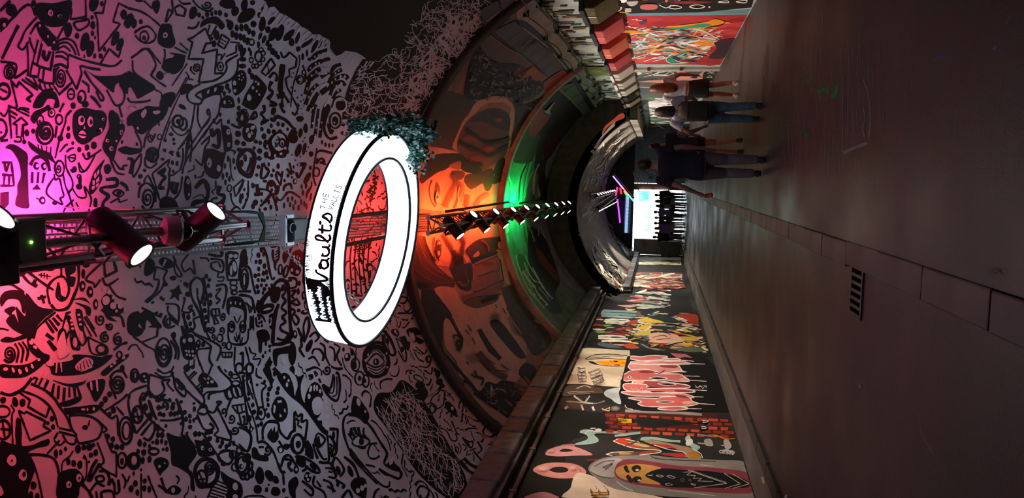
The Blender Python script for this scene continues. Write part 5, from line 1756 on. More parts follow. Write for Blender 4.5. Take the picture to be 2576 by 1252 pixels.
trace(DD, 0, 650, 4.172, """
Z 26 0,110 50,90
Z 40 100,190 150,120
Z 40 60,200 180,180
Z 36 120,130 150,200
Z 40 200,170 260,150
L 30 0,280 100,265 200,320 250,360
L 28 200,60 330,170 480,280 560,330
L 26 230,170 300,250 380,300
Z 40 330,250 390,290
Z 36 340,290 370,220
F 0,400 60,340 180,330 250,360 265,450 260,570 230,560 215,480 180,430 80,430 20,500 0,480
F 160,500 250,600 265,560 270,360 400,500 560,540 470,620 380,720 330,840 240,800 130,740 60,650 140,580 190,670
F 40,540 130,500 160,530 120,580 160,660 100,600
Z 40 390,420 480,400
Z 36 430,380 460,470
O 20 395,60 60,40
O 22 520,70 60,55
Z 14 490,40 540,90
Z 14 480,80 550,60
Z 14 400,170 530,190
Z 14 430,150 430,200
Z 14 460,150 460,210
Z 14 490,160 490,220
L 26 520,480 495,320 560,220 660,190 720,300 700,400 640,440 590,390 610,250
F 610,260 630,300 640,380 690,410 650,440 600,380
L 30 530,480 590,540 700,520 760,420 820,250 820,60
F 680,80 770,30 790,130 730,180 790,200 770,290 720,280 690,180
L 26 640,20 640,200
E 870,160 22,50
E 860,290 34,60
wE 862,290 14,20
E 940,350 36,60
wE 942,350 14,20
E 1000,480 26,60
wE 1000,480 12,24
E 900,60 40,40
L 24 1060,50 900,210 980,260 990,300 1050,220
Z 28 1090,50 1100,190 1220,130 1190,20
L 24 1070,200 1120,280 1240,210
L 22 1140,280 1220,390 1320,430
F 750,440 830,410 900,420 960,500 920,460 830,430
F 900,580 940,600 950,520 870,480 780,460 880,520
L 26 580,560 480,640 380,740 350,840
L 24 700,560 660,700 640,830 690,830 720,760
L 22 740,560 690,590 730,700 740,860 770,930 830,950 810,850 760,700 720,600
L 22 790,540 850,560 870,750 900,850 860,910 820,860
F 700,600 740,610 760,700 790,830 760,840 730,720
F 790,560 840,560 850,660 870,760 830,740 800,640
wE 740,650 16,14
wE 748,690 16,14
wE 755,735 16,14
wE 820,590 16,12
wE 828,640 16,14
wE 838,690 16,14
wE 775,880 18,50
wE 850,820 16,50
E 780,880 45,80
wE 780,880 24,52
L 30 480,660 560,780
L 30 510,640 600,760
L 30 550,620 620,700
L 30 590,590 650,660
L 40 480,790 560,850
L 40 500,860 580,960
F 600,800 640,730 690,760 700,900 720,1000 640,1030 610,950
wF 600,870 660,760 690,900 720,990 620,1050 590,960
L 20 880,610 1000,800
L 18 900,600 990,740
L 18 860,640 960,820
L 16 930,640 1010,820
S 20 1050,640 50,70 1.6
S 20 1150,710 40,45 1.6
S 22 1100,830 55,60 1.8
S 22 1235,850 50,70 1.8
L 20 920,820 990,860 1110,920 1110,1000 960,990 920,820
O 24 1060,950 50,45
E 1130,450 70,80
E 1180,540 110,70
wE 1105,440 40,48
wE 1180,495 32,38
wE 1255,495 28,34
wE 1090,325 22,24
wE 1140,355 20,22
wE 1310,540 20,28
wE 1215,550 14,18
wE 1180,410 14,16
L 24 1060,540 1200,590 1270,610 1300,720
F 1090,560 1200,640 1230,660 1130,640
S 24 95,1000 70,90 2.4
L 24 150,890 190,970 170,1090
L 24 190,880 240,960 220,1090
L 24 230,870 290,970 270,1070
F 0,860 80,880 180,860 280,830 240,800 150,830 60,820
F 280,820 330,860 440,980 520,1020 480,1100 400,1050 300,950
wE 320,880 26,22,40
wE 360,930 24,16,40
F 0,1110 150,1120 300,1100 420,1040 470,1080 380,1170 250,1240 100,1250 0,1230
wE 50,1160 26,20
wE 130,1170 14,30,-20
wE 200,1185 16,30,-20
wE 270,1165 14,30,-20
wE 330,1130 14,26,-20
wE 400,1060 16,16
F 430,980 520,1080 620,1090 760,1060 760,1010 900,1010 1060,1030 1130,1010 1180,1020 1090,1110 960,1180 800,1220 560,1220 520,1150
wF 470,1100 530,1060 560,1110 520,1130
wL 16 590,1080 580,1200
wL 16 630,1090 640,1190
wF 780,1130 880,1040 960,1060 960,1120 830,1180
kL 8 800,1130 810,1180
kL 8 830,1100 840,1180
kL 8 860,1070 880,1160
kL 8 890,1060 920,1140
kL 8 920,1050 950,1120
wL 20 840,1180 900,1160 960,1130
L 26 1190,960 1270,900 1335,880
O 18 1250,1010 26,36
F 1060,1190 1200,1080 1335,1000 1335,1040 1220,1130 1100,1230
wE 1195,1095 20,16,-40
wE 1160,1130 16,14,-40
wE 1290,1040 20,14,-40
E 1280,1150 26,36
L 26 1150,1252 1200,1190 1280,1180 1330,1252
wL 16 430,1180 420,1252
wL 16 480,1200 470,1252
""")
trace(DD, 320, 620, 4.172, """
L 22 300,210 420,250
L 20 300,210 280,340 330,350 300,470 180,580
L 20 420,250 380,330 390,380 330,480 200,590
F 190,160 240,120 290,180 260,280 180,300
F 330,160 380,110 470,150 480,210 400,230
wL 22 400,130 370,200
C 18 490,160 540,240 570,300 540,315 500,260
L 20 480,100 510,160
L 18 640,80 570,180 600,260 660,230 710,290 690,140
F 500,440 540,400 560,470 580,490 540,510 540,570 500,530 450,550 470,490 440,460
Z 30 590,400 640,390
Z 26 600,370 630,430
Z 26 340,540 390,550
Z 24 350,520 380,570
Z 22 250,590 280,580
E 395,395 30,26
E 480,330 36,26
E 640,500 36,28
E 560,360 8,8
E 300,700 26,18,-40
E 350,710 20,16
L 26 720,320 660,400 680,540 760,700 820,900
L 26 720,320 790,360 805,470 770,600
F 725,440 740,440 745,500 730,520
L 20 735,520 770,640 830,890 880,1000
F 0,760 40,700 120,680 150,770 110,830 170,880 120,940 40,930 0,880
F 150,760 140,700 190,670 230,700 250,800 200,770 180,880 130,800
F 240,680 320,780 360,830 340,860 250,820
Z 20 230,840 320,840 310,940 160,1000
L 24 150,640 260,700 360,740
L 20 60,940 200,1040 290,1090 310,1160
L 20 400,600 530,620 540,780
L 20 430,620 430,690 540,800
F 430,690 480,740 520,790 540,830 490,800 440,740
L 20 570,680 600,560 590,530
L 20 570,680 650,690 680,620 640,640 700,680
E 590,720 18,28
E 640,740 22,30
E 700,710 16,24
E 660,810 18,28
E 670,875 22,28
E 485,930 26,36
L 24 410,720 380,790 420,850 500,830
O 18 430,790 20,36
F 555,960 600,920 680,920 710,990 720,1090 700,1170 640,1190 590,1160 560,1060
wE 592,990 18,24
wE 655,978 24,24
wE 610,1095 12,14
wE 640,1100 12,16
wE 680,1100 14,14
wE 620,1135 12,14
wE 650,1140 10,14
wE 685,1145 12,14
L 34 570,830 600,920
L 34 580,700 640,910
L 16 650,1180 640,1252
L 16 700,1180 700,1252
E 745,1020 26,46
wE 738,1010 8,12
E 795,1025 22,32
S 24 385,1120 70,130 2.6
O 22 380,1110 80,150
L 24 450,980 510,1080 500,1180
L 22 480,960 540,1080 530,1190
L 20 700,920 880,1050 730,1090 770,1252
L 20 880,1050 860,1180 900,1252
L 20 690,760 770,740 800,850
L 20 690,760 710,840 690,900 860,980 980,1060 940,1200
L 22 800,320 820,450 850,600 850,800
E 830,310 20,26
E 860,350 18,22
E 850,410 18,26
E 820,440 14,26
E 870,510 22,30
E 870,590 22,34
E 815,550 16,28
E 810,600 20,26
E 810,670 26,28
E 825,740 18,26
E 850,870 20,30
E 820,800 18,20
L 22 870,130 980,140 1010,200 990,270 890,230 880,170
L 18 890,170 950,160 980,220
L 30 850,80 980,100 990,40
L 16 960,270 950,320 1010,320 1000,360 940,360
L 24 930,410 1020,400 1040,480 1000,650
L 20 930,460 980,440 930,520 970,560 930,600
Z 22 880,660 960,650 970,720 890,730 880,660
Z 16 925,655 930,725
Z 20 920,740 960,800 930,810
L 18 900,740 920,820
Z 26 1040,60 1050,350 1170,350 1200,60
F 1050,50 1160,60 1150,130 1060,120
wE 1080,98 24,22
wE 1130,100 24,22
F 1060,190 1060,290 1110,320 1150,280 1150,180 1110,130
wE 1120,210 22,56,-10
wE 1085,250 14,50
O 16 1115,380 36,28
O 16 1115,430 34,26
E 1120,480 40,30
wE 1120,482 16,12
F 1050,550 1110,520 1200,540 1250,640 1250,780 1220,800 1220,680 1150,640 1080,640 1070,720 1040,660
wE 1080,590 10,18
wE 1130,590 8,18
wE 1180,600 10,16
O 18 1095,840 30,56
E 1095,830 18,30
O 18 1210,840 30,60
S 12 1210,840 20,40 1.6
L 16 1060,800 1060,960 1110,1020 1250,1000 1270,860
L 14 1120,730 1150,800 1190,720
L 16 1120,940 1150,1000 1170,930 1190,1010 1210,950
L 10 1140,900 1150,960
L 10 1180,890 1180,950
F 1100,1020 1250,1010 1210,1040 1140,1040
Z 18 1130,1050 1120,1252
Z 18 1240,1050 1290,1252
L 26 1180,1130 1210,1120 1210,1252
E 1212,1200 14,18
S 18 1005,730 28,50 1.5
S 18 890,870 30,40 1.4
S 18 990,880 36,50 1.4
S 16 900,950 26,40 1.3
S 16 1010,1030 30,36 1.3
O 16 1065,1040 26,40
O 16 970,960 30,40
Z 18 990,1110 1100,1110 1090,1160 1000,1160 990,1110
Z 14 1030,1110 1030,1160
Z 14 1065,1110 1065,1160
O 18 1230,330 36,90
L 16 1200,210 1280,240 1330,430
L 14 1200,440 1270,470
E 1220,70 30,40
E 1235,130 32,46
L 20 1180,500 1290,530 1320,620 1290,690
L 18 1220,590 1260,600 1280,680
L 16 1290,730 1290,880
L 16 1320,720 1325,880
""")
trace(DD, 0, 950, 4.147, """
L 30 330,0 240,110 110,175 0,150
L 26 320,60 470,130 560,210 620,300 700,420 740,520
L 22 210,130 380,190 510,290 570,400 600,510
Z 22 200,150 310,230 290,300 480,410 510,310
Z 22 190,340 250,370 270,350 470,450 450,500 530,550 310,650 190,340
E 30,230 32,32
E 155,250 32,50,-15
E 232,258 32,42
E 540,425 24,32
E 495,470 18,20
E 550,510 22,26
E 185,470 26,60
L 60 190,430 190,600 195,720
L 18 110,280 145,340 120,400 130,700
O 22 20,350 80,60
O 24 30,540 75,100
Z 22 0,530 110,540
Z 22 20,440 50,640
F -20,700 120,690 220,710 330,700 450,650 510,640 500,700 380,730 290,780 320,870 360,950 320,1080 290,1180 280,1260 -20,1260
wE 115,860 50,58
kE 112,865 10,12
wE 232,1015 44,58
kE 240,1005 18,26
wF -10,1120 30,1200 -10,1230
L 26 290,800 420,800 540,830 590,900 610,1000
L 22 310,820 370,960 410,1110 440,1260
F 610,1000 700,955 790,950 850,1000 880,1080 830,1140 800,1252 600,1260 590,1100
wE 710,1115 28,40
kE 712,1115 10,14
wE 815,1045 28,44
kE 818,1048 10,14
L 34 850,1100 920,1180 960,1252
L 16 640,990 650,880 720,820 760,760
E 345,1120 30,44
E 320,1230 26,50
E 385,1240 26,40
L 22 340,0 380,0
L 26 390,0 360,60
L 26 440,0 400,80
L 26 500,20 450,130
L 30 560,60 540,170
L 30 610,80 600,220
L 30 670,100 660,240
L 26 720,100 720,200
L 26 770,90 780,200
F 620,260 720,230 830,190 840,230 760,280 660,300
F 540,20 700,60 860,40 900,10 860,70 720,90
L 24 800,80 840,210
F 900,60 1000,20 1090,20 1080,120 1020,230 980,240 940,150
wL 20 940,40 950,130
wL 20 1000,20 1010,140
F 680,340 820,300 1020,280 1030,330 950,370 800,370 700,380
wE 860,330 22,14
wE 970,325 14,20
wE 905,330 10,18
L 22 660,330 800,310
L 24 720,390 870,390 980,420 1060,500 1040,600 980,650 830,680 790,620
L 22 720,390 740,520 800,600
E 885,515 30,24
L 18 920,500 930,440
L 22 610,520 740,550
L 22 610,560 800,610
L 20 650,590 700,670 770,690 790,640
L 22 560,640 600,570
L 20 560,650 620,700 670,660
L 22 620,650 490,790
L 20 1060,480 1110,540 1070,570
L 22 1080,350 1250,240 1327,170
L 22 1020,290 1080,350 1160,420 1220,400 1230,600
E 1140,170 26,32
E 1095,225 26,36
E 1055,275 24,32
E 1180,335 26,38
E 1140,380 22,26
S 26 1225,60 80,110 2.6
L 20 1150,80 1210,220
Z 20 1210,300 1290,390
O 26 1310,550 70,140
O 20 1315,550 40,90
L 22 1090,580 1160,760 1210,790 1210,1010
L 20 1010,670 1080,860 1050,930 1220,1030
E 1120,610 26,30
E 1175,640 24,30
E 1160,705 26,34
E 1215,720 26,30
E 1270,720 26,30
E 810,740 32,44
E 870,725 26,30
E 930,720 34,38
E 970,700 20,24
E 995,780 26,34
E 945,805 24,28
E 580,790 22,46
E 630,775 18,30
E 680,740 18,24
E 710,875 22,34
E 765,890 26,36
E 830,905 28,44
L 16 870,800 900,860 900,1000 880,1070
E 880,830 20,18
E 925,875 14,14
L 36 1010,850 950,950 920,1080
L 30 1040,890 980,990 930,1080
L 24 940,1180 1000,1100 1080,1070 1060,1020 1000,1040 1030,1100 1090,1130
L 30 1030,970 1110,980 1140,1060 1130,1120
L 26 1160,1050 1190,1120 1200,1200 1240,1180 1230,1060
O 24 1270,860 46,80
E 1270,870 20,36
L 26 1060,1252 1060,1190 1160,1180 1190,1252
L 22 1000,1180 1010,1252
L 20 1270,1000 1310,1080 1290,1150
""")
trace(DD, 320, 920, 3.772, """
O 22 70,90 36,60
O 16 75,90 18,34
L 20 10,280 60,230 180,185
L 22 20,280 10,380 70,630 60,560
L 20 210,90 200,220 270,290 350,230 330,150 350,130 210,80
E 160,110 50,50
wE 155,100 14,10
wE 170,135 12,10
L 18 260,60 320,100 400,100 440,60
L 18 280,30 350,70 430,40
L 18 330,140 400,130 380,170 440,240
L 20 440,0 440,110 720,380
L 20 540,50 580,120 720,290 720,380
L 20 440,110 460,210 540,290 550,220 500,150 460,120
S 18 500,205 30,28 1.2
L 18 580,110 640,50
L 18 600,120 660,60
L 16 650,210 710,150
L 16 670,230 720,170
F 670,130 730,60 860,185 740,200
wL 10 720,110 740,130
wE 765,120 12,12
wE 760,160 10,12
wE 800,150 16,16
L 18 700,0 720,60
L 18 800,0 770,80
L 22 860,0 900,60 980,140 980,200 900,240 760,250 720,290
L 20 710,250 720,200 860,190
L 24 770,320 780,270 840,250
L 20 720,340 760,420 820,440 860,370 850,340 890,340 860,380
L 20 920,240 950,310 980,320 940,430
L 20 680,390 740,370 760,430 730,460 670,440 690,400 750,390
L 20 660,460 730,600 820,590 780,540
L 20 760,440 860,600 830,660 980,710
L 20 850,390 980,660 980,710 1140,810 1170,640 1040,540
S 18 915,440 30,50 1.2
S 18 990,500 36,50 1.4
S 20 1020,610 46,46 1.5
Z 18 990,380 1120,360 1130,430 1050,450 990,380
Z 14 1040,370 1050,440
Z 14 1080,360 1090,430
Z 18 1060,450 1080,560 1140,550 1130,440
L 20 1090,490 1110,480 1110,550
L 14 970,330 940,430
L 16 920,30 940,60
S 18 975,80 26,40 1.4
O 16 1030,165 38,24
O 16 1020,100 36,20
O 20 970,270 28,50,-15
O 20 1020,250 28,56,-20
O 20 1060,240 28,56,-20
E 565,20 34,36
E 620,10 20,20
O 20 1060,25 36,50
O 20 1160,25 34,50
L 16 1090,90 1110,300 1160,540 1200,600
L 16 1130,80 1150,250 1207,260
L 14 1060,90 1130,340
E 1100,100 12,16
E 1110,140 10,12
E 1150,90 12,20
E 1170,150 10,22
E 1150,265 16,22
E 1155,315 12,18
E 1190,370 18,22
E 1195,440 22,24
E 1155,500 22,34
E 1125,585 16,20
E 1170,600 18,34
wE 1172,602 7,16
L 22 150,250 120,330 190,480 350,620
L 24 180,240 260,300 380,330
E 175,270 22,22
E 225,280 22,26
E 155,310 22,26
E 170,390 26,36
E 212,475 28,34
E 330,290 24,18
E 290,320 28,26
E 350,275 16,14
E 400,325 20,20
E 435,360 20,22
E 295,395 20,26
E 325,395 14,18
E 430,395 22,30
E 310,455 22,24
E 345,465 18,22
E 412,455 20,28
E 448,455 16,26
E 475,445 14,24
E 510,340 16,18
E 545,440 18,26
E 592,475 18,24
E 557,505 16,28
E 594,525 14,22
E 630,515 14,22
E 635,410 16,28
E 632,355 14,14
E 595,580 20,22
E 645,645 22,28
E 682,645 18,26
E 655,495 14,14
E 750,635 18,24
E 775,635 14,20
E 800,625 14,22
E 780,690 24,26
E 855,705 18,26
E 900,725 18,30
E 880,765 18,20
E 940,765 18,26
E 970,745 16,24
E 1010,735 14,24
S 22 355,375 36,46 1.2
L 22 200,320 230,430 280,510
L 18 210,330 270,490
L 22 460,310 510,420 530,560 510,660
L 18 470,320 500,460
L 20 310,515 420,515 520,490
E 365,570 14,20
E 508,548 10,18
O 26 95,460 45,80
E 80,420 18,20
Z 22 70,480 130,480
Z 18 90,440 110,520
L 22 80,640 200,500
L 24 130,660 240,530 260,600 210,700 150,680
E 290,590 20,36
E 290,655 18,30
E 330,655 22,30
E 280,720 20,32
E 325,715 16,26
E 365,730 16,26
E 375,790 16,26
E 117,730 22,36
E 165,745 18,28
E 210,760 14,22
E 240,725 14,14
E 100,810 18,26
E 155,820 26,32
E 145,895 20,34
E 210,885 20,34
E 130,985 10,18
E 60,1020 12,20
O 24 250,810 46,30
E 340,790 14,14
O 40 60,900 50,66
wE 60,895 26,40
F 370,640 440,660 500,670 540,650 600,740 660,830 580,960 620,1020 640,1180 600,1160 590,1040 480,960 420,930 410,800
F 250,900 310,865 380,890 390,950 330,1010 310,1040 270,970
wE 300,955 14,16
wE 350,925 10,8
F 650,750 640,700 700,710 730,690 790,770 840,830 760,860 680,850
wE 708,780 16,24
kE 712,785 6,8
wO 8 783,795 14,14
L 20 580,630 560,640 590,700 650,780
L 20 720,640 780,740 880,880
L 20 640,640 720,640
C 26 860,860 900,810 980,810 1000,880 960,930 900,910
O 26 1085,920 55,90
E 1080,955 22,26
wE 1085,955 10,14
E 1052,915 8,10
O 18 1000,840 30,36
O 18 1060,800 24,30
O 18 1125,880 30,30
O 18 1160,950 26,30
O 18 1175,1020 22,36
O 18 1140,1050 20,26
O 18 1095,1040 24,30
O 18 1020,960 30,36
E 910,930 26,20
O 40 750,1010 110,130
S 22 775,965 56,70 2.4
O 26 705,1070 50,80
Z 16 680,1010 730,1130
Z 16 660,1080 740,1070
F 890,1000 960,1050 1080,1120 1080,1252 940,1252 950,1160 900,1080
wE 1020,1145 26,36
wE 1020,1240 26,20
Z 12 830,1080 950,1130
Z 12 815,1110 950,1160
Z 12 800,1140 945,1190
Z 12 790,1170 940,1220
Z 12 780,1200 920,1245
Z 12 770,1230 860,1252
Z 18 830,1080 760,1252
F 370,1180 440,1130 510,1170 480,1215 400,1215
wE 430,1180 18,26
L 26 320,1060 350,1160 380,1200
L 20 290,1130 350,1170
L 16 460,1040 490,1070 470,1120
E 75,1115 24,30
E 35,1165 24,32
E 95,1200 18,30
E 165,1090 20,24
E 160,1160 20,30
E 207,1170 18,32
L 16 20,1040 0,1100
L 16 130,1020 130,1252
L 16 190,1040 280,1252
L 14 200,1040 215,1090
F 1180,790 1207,770 1230,800 1230,880 1190,860
""")
trace(DD, 600, 620, 4.172, """
E 240,25 20,40
E 208,90 22,30
E 262,80 14,26
E 225,160 22,30
E 270,205 20,30
E 210,235 18,28
E 260,280 18,28
E 290,270 16,34
E 182,160 16,24
E 175,305 22,26
E 212,295 18,20
E 302,325 16,24
E 245,350 16,22
E 270,355 14,22
E 205,350 16,22
E 195,420 22,26
E 238,405 16,20
E 270,445 20,24
E 290,405 16,18
E 205,475 18,26
E 255,485 14,22
E 345,405 12,20
E 320,440 16,18
L 24 260,0 300,120 320,240 350,340 380,320
L 24 360,30 360,120 390,190
L 22 420,0 420,120 380,180 390,250
Z 12 390,60 420,30
Z 12 380,90 420,60
Z 12 380,120 415,95
Z 12 385,145 410,125
E 385,190 12,14
F 470,60 530,30 570,0 520,110 480,180 460,120
F 530,180 570,60 640,30 690,60 680,180 640,290 600,310 540,270
wE 582,100 8,20
wE 610,110 8,20
wE 635,125 8,20
wE 580,150 8,18
wE 605,165 8,18
wE 630,175 8,18
wE 555,245 16,18
wE 612,265 18,20
O 22 495,260 22,60,15
O 20 437,240 20,50
L 40 400,580 360,560 350,470 390,380 460,350 510,400 530,560 540,800 550,940 480,1010 370,1020 360,940 380,720 420,600
F 400,580 360,560 370,440 420,420 440,460 430,540
L 28 460,400 490,470 460,520 490,570 450,640 500,690 460,740 490,790 440,830 450,880 520,920 470,980 400,960
L 26 460,420 450,470
F 200,600 310,460 340,500 280,590 370,600 350,680 240,710
wF 250,670 300,640 345,650 280,670
wF 260,600 310,520 320,550 280,600
L 24 210,560 190,640 220,700
L 30 320,740 360,720 350,850 330,830
E 325,780 12,26
E 215,755 14,18
E 240,790 14,18
E 215,800 12,16
E 245,830 12,16
E 210,835 12,16
F 185,900 240,870 300,880 330,960 290,1000 250,1010 240,1110 210,1100 205,1000
E 285,1020 14,22
E 325,1045 16,18
E 280,1110 12,18
E 325,1090 12,18
E 255,1150 14,22
L 24 560,350 510,370 530,430 600,420 600,340 520,330
L 24 550,470 600,460 560,520 590,560 550,580 600,610 640,600 600,540
L 24 550,650 590,680 560,740 600,820 630,770 590,710
E 635,385 18,28
E 625,470 16,36
E 680,510 22,50
wE 685,510 10,24
E 630,670 20,20
E 690,690 40,26
wE 700,680 20,10
E 590,920 26,46
wE 588,915 10,20
L 26 620,850 690,1000 680,840 720,740 740,840 700,980
L 26 650,960 660,1040 640,1080 690,1160
E 740,1040 30,70,25
L 24 740,950 800,900 840,950 800,1000
L 24 770,1130 790,1080 850,1080 890,1140 880,1200
L 22 730,1180 790,1160 850,1252
L 22 850,1010 900,1050 910,1150 960,1252
L 22 950,1050 1000,1080 1010,1200
L 20 1000,1020 1060,1060 1030,1150 1080,1252
E 1140,1160 34,46
wE 1130,1150 16,20
E 1100,1080 14,22
F 360,1090 440,1060 540,1040 580,1080 540,1120 420,1140 400,1252 370,1230
wE 470,1200 24,40
F 540,1030 570,1000 600,1060 600,1180 560,1252 520,1160
L 22 0,470 130,470
O 22 60,340 40,110
O 16 60,350 20,70
L 22 20,210 110,220 150,400 180,500
L 22 0,510 130,530 160,620 170,700
L 18 80,600 130,640 110,700
L 20 130,730 140,860
L 20 180,740 190,840
E 40,110 30,50
E 60,60 26,40
E 60,170 36,40
L 18 340,1040 450,1020 560,1000
E 345,1215 10,20
F 270,1252 310,1180 330,1150 340,1252
L 16 110,1050 130,1110 180,1130 150,1180 230,1180 200,1252
""")
trace(DD, 600, 920, 3.772, """
L 20 0,60 120,70 130,0
L 16 40,90 70,300 160,560 180,720
L 16 110,80 140,240 200,460
L 14 80,150 140,320
E 60,20 12,20
E 50,95 12,14
E 90,85 16,20
E 95,120 10,16
E 80,170 10,12
E 95,310 14,16
E 130,375 14,20
E 148,435 18,24
E 100,500 22,34
E 170,495 14,20
E 185,565 14,18
E 215,550 18,24
E 70,590 16,18
E 290,220 20,24
E 280,270 16,24
E 275,320 16,22
E 280,370 14,22
E 280,470 20,26
E 340,75 16,26
E 375,215 18,22
E 365,255 20,22
E 245,150 14,20
E 175,180 14,14
L 18 170,20 170,90 220,120
L 18 210,160 260,190 220,250 240,420 270,400
O 20 215,450 36,60
E 210,445 16,26
F 230,30 290,0 320,110 350,150 310,220 290,150 260,100
wE 335,170 14,36,15
F 395,90 430,65 480,90 520,200 520,290 460,220 410,140
wE 430,110 10,16
wE 470,140 10,14
wE 455,180 12,22
F 480,30 540,100 560,190 540,290 640,390 600,300 590,180 620,80 560,100 520,0
wE 540,60 12,30
L 40 330,20 380,80 420,170 520,290 640,390 760,560 840,650
E 390,410 80,118
wG 360,330 400,325 410,345 370,355
wG 330,370 350,380 340,450 325,440
wG 425,410 440,405 445,440 430,440
wG 385,450 410,480 385,490
E 720,330 88,170
wE 745,380 54,90
S 22 745,385 40,66 1.8
wE 680,220 12,34,15
wE 715,210 10,30
wE 740,210 10,30
wE 665,290 14,26
wE 770,240 12,20
wE 800,300 14,16
wE 825,345 14,20
wE 835,400 12,18
wE 840,480 14,18
L 24 660,90 700,110
S 18 685,100 22,30 1.4
Z 18 720,50 750,80 730,100 720,50
S 20 840,40 40,50 1.5
L 20 760,120 780,160
L 24 920,60 950,90 960,220 930,330 850,280 800,180 870,210 900,80
L 14 910,100 900,240 860,260
L 14 930,100 930,260 890,290
F 800,190 870,210 860,260 820,240
F 1080,310 1110,285 1160,330 1207,420 1207,540 1150,480 1070,440
wE 1135,340 18,34,-15
wE 1200,435 10,14
L 22 1060,450 1010,480 990,560 1010,690 1080,850 1207,980
L 20 1060,450 1130,470 1207,550
F 1085,700 1120,660 1180,650 1207,660 1207,780 1140,780
wF 1100,720 1150,690 1200,700 1200,750 1150,760
kE 1160,720 24,36
L 20 1040,640 1080,700
L 24 1060,590 1100,680
L 24 1090,580 1130,660
L 24 1130,580 1150,650
L 24 1180,610 1190,660
L 26 230,700 230,600 280,530 370,540 390,620 460,690 500,630 540,610
L 24 530,610 530,440 560,480 600,460 600,530 650,520 630,700
F 270,660 310,590 320,620 340,570 350,630 370,610 380,680 340,730 300,710
Z 20 540,500 570,520 560,560 600,590
O 30 560,740 56,90
E 565,745 26,36
L 20 380,710 420,760 500,760
F 430,740 500,750 450,800
F 650,700 700,780 710,880 650,860 640,780
L 22 620,680 640,760 640,850
L 22 720,730 750,640 820,700 760,770 710,740 720,800 750,880
F 720,740 760,660 780,740 810,720 760,770
L 20 740,780 800,880 840,880
L 22 840,650 850,760 850,910 760,910
L 24 640,400 720,520 800,620 850,620
F 740,540 790,520 790,600 820,590 810,640
L 26 860,600 920,600 940,620 930,760 920,830 880,850 910,740 860,660
E 900,660 16,40
Z 22 860,740 890,760 860,780 890,800 860,830
L 22 180,730 240,720 320,800 370,920
L 20 190,770 240,770
S 22 275,800 40,50 1.4
E 400,790 36,36
wE 395,800 16,24
F 130,790 170,780 200,840 270,850 280,900 210,900 130,870
E 200,1040 44,80
E 290,1040 36,60,-30
E 350,1080 30,40,-30
E 180,1170 40,44
E 265,1175 16,24
E 350,1190 46,46
E 428,1180 18,22
E 285,1130 10,14
L 26 400,960 430,870 480,850 530,920 560,980
L 24 430,880 500,900 470,950 510,1000
E 480,930 22,22
L 26 370,920 410,1010 440,1000
L 20 420,1010 430,1130
F 470,1110 540,1050 570,1110 540,1180 540,1252 490,1230
E 545,985 26,40
wE 545,985 12,16
E 590,905 46,60,-30
L 26 540,850 640,960 600,1000
L 24 600,860 720,930 770,1010 700,1000 640,950
E 705,960 20,46,-40
E 655,1055 36,50
wE 640,1045 12,14
wE 675,1040 12,14
wE 655,1080 12,14
L 22 780,920 880,930 930,1050
L 20 820,970 890,980 920,1060 850,1050
L 18 850,1000 890,1010
L 24 880,960 920,870 1000,980 960,1050
E 945,990 22,46,-20
L 26 1000,860 1090,940 1140,1060
E 1060,1000 24,56,-20
L 24 600,1090 700,1170 690,1230 620,1170
L 22 720,1040 710,1130 800,1190 830,1252
L 20 740,1090 780,1150
L 24 800,1080 870,1110 900,1200
L 24 920,1080 1000,1130 980,1160
L 20 840,1140 920,1190
E 940,1120 16,30
F 1080,1180 1060,1120 1110,1060 1207,1080 1207,1252 1130,1230
wE 1130,1185 20,24
wE 1170,1160 20,26
wE 1200,1140 14,20
L 24 980,1252 1040,1180 1080,1252
O 22 40,950 60,90
E 30,955 18,20
O 18 85,870 26,36
O 18 110,940 22,36
O 18 110,1010 20,40
O 18 80,1050 18,32
O 18 40,1050 20,28
L 16 0,580 110,650 80,800 0,740
""")
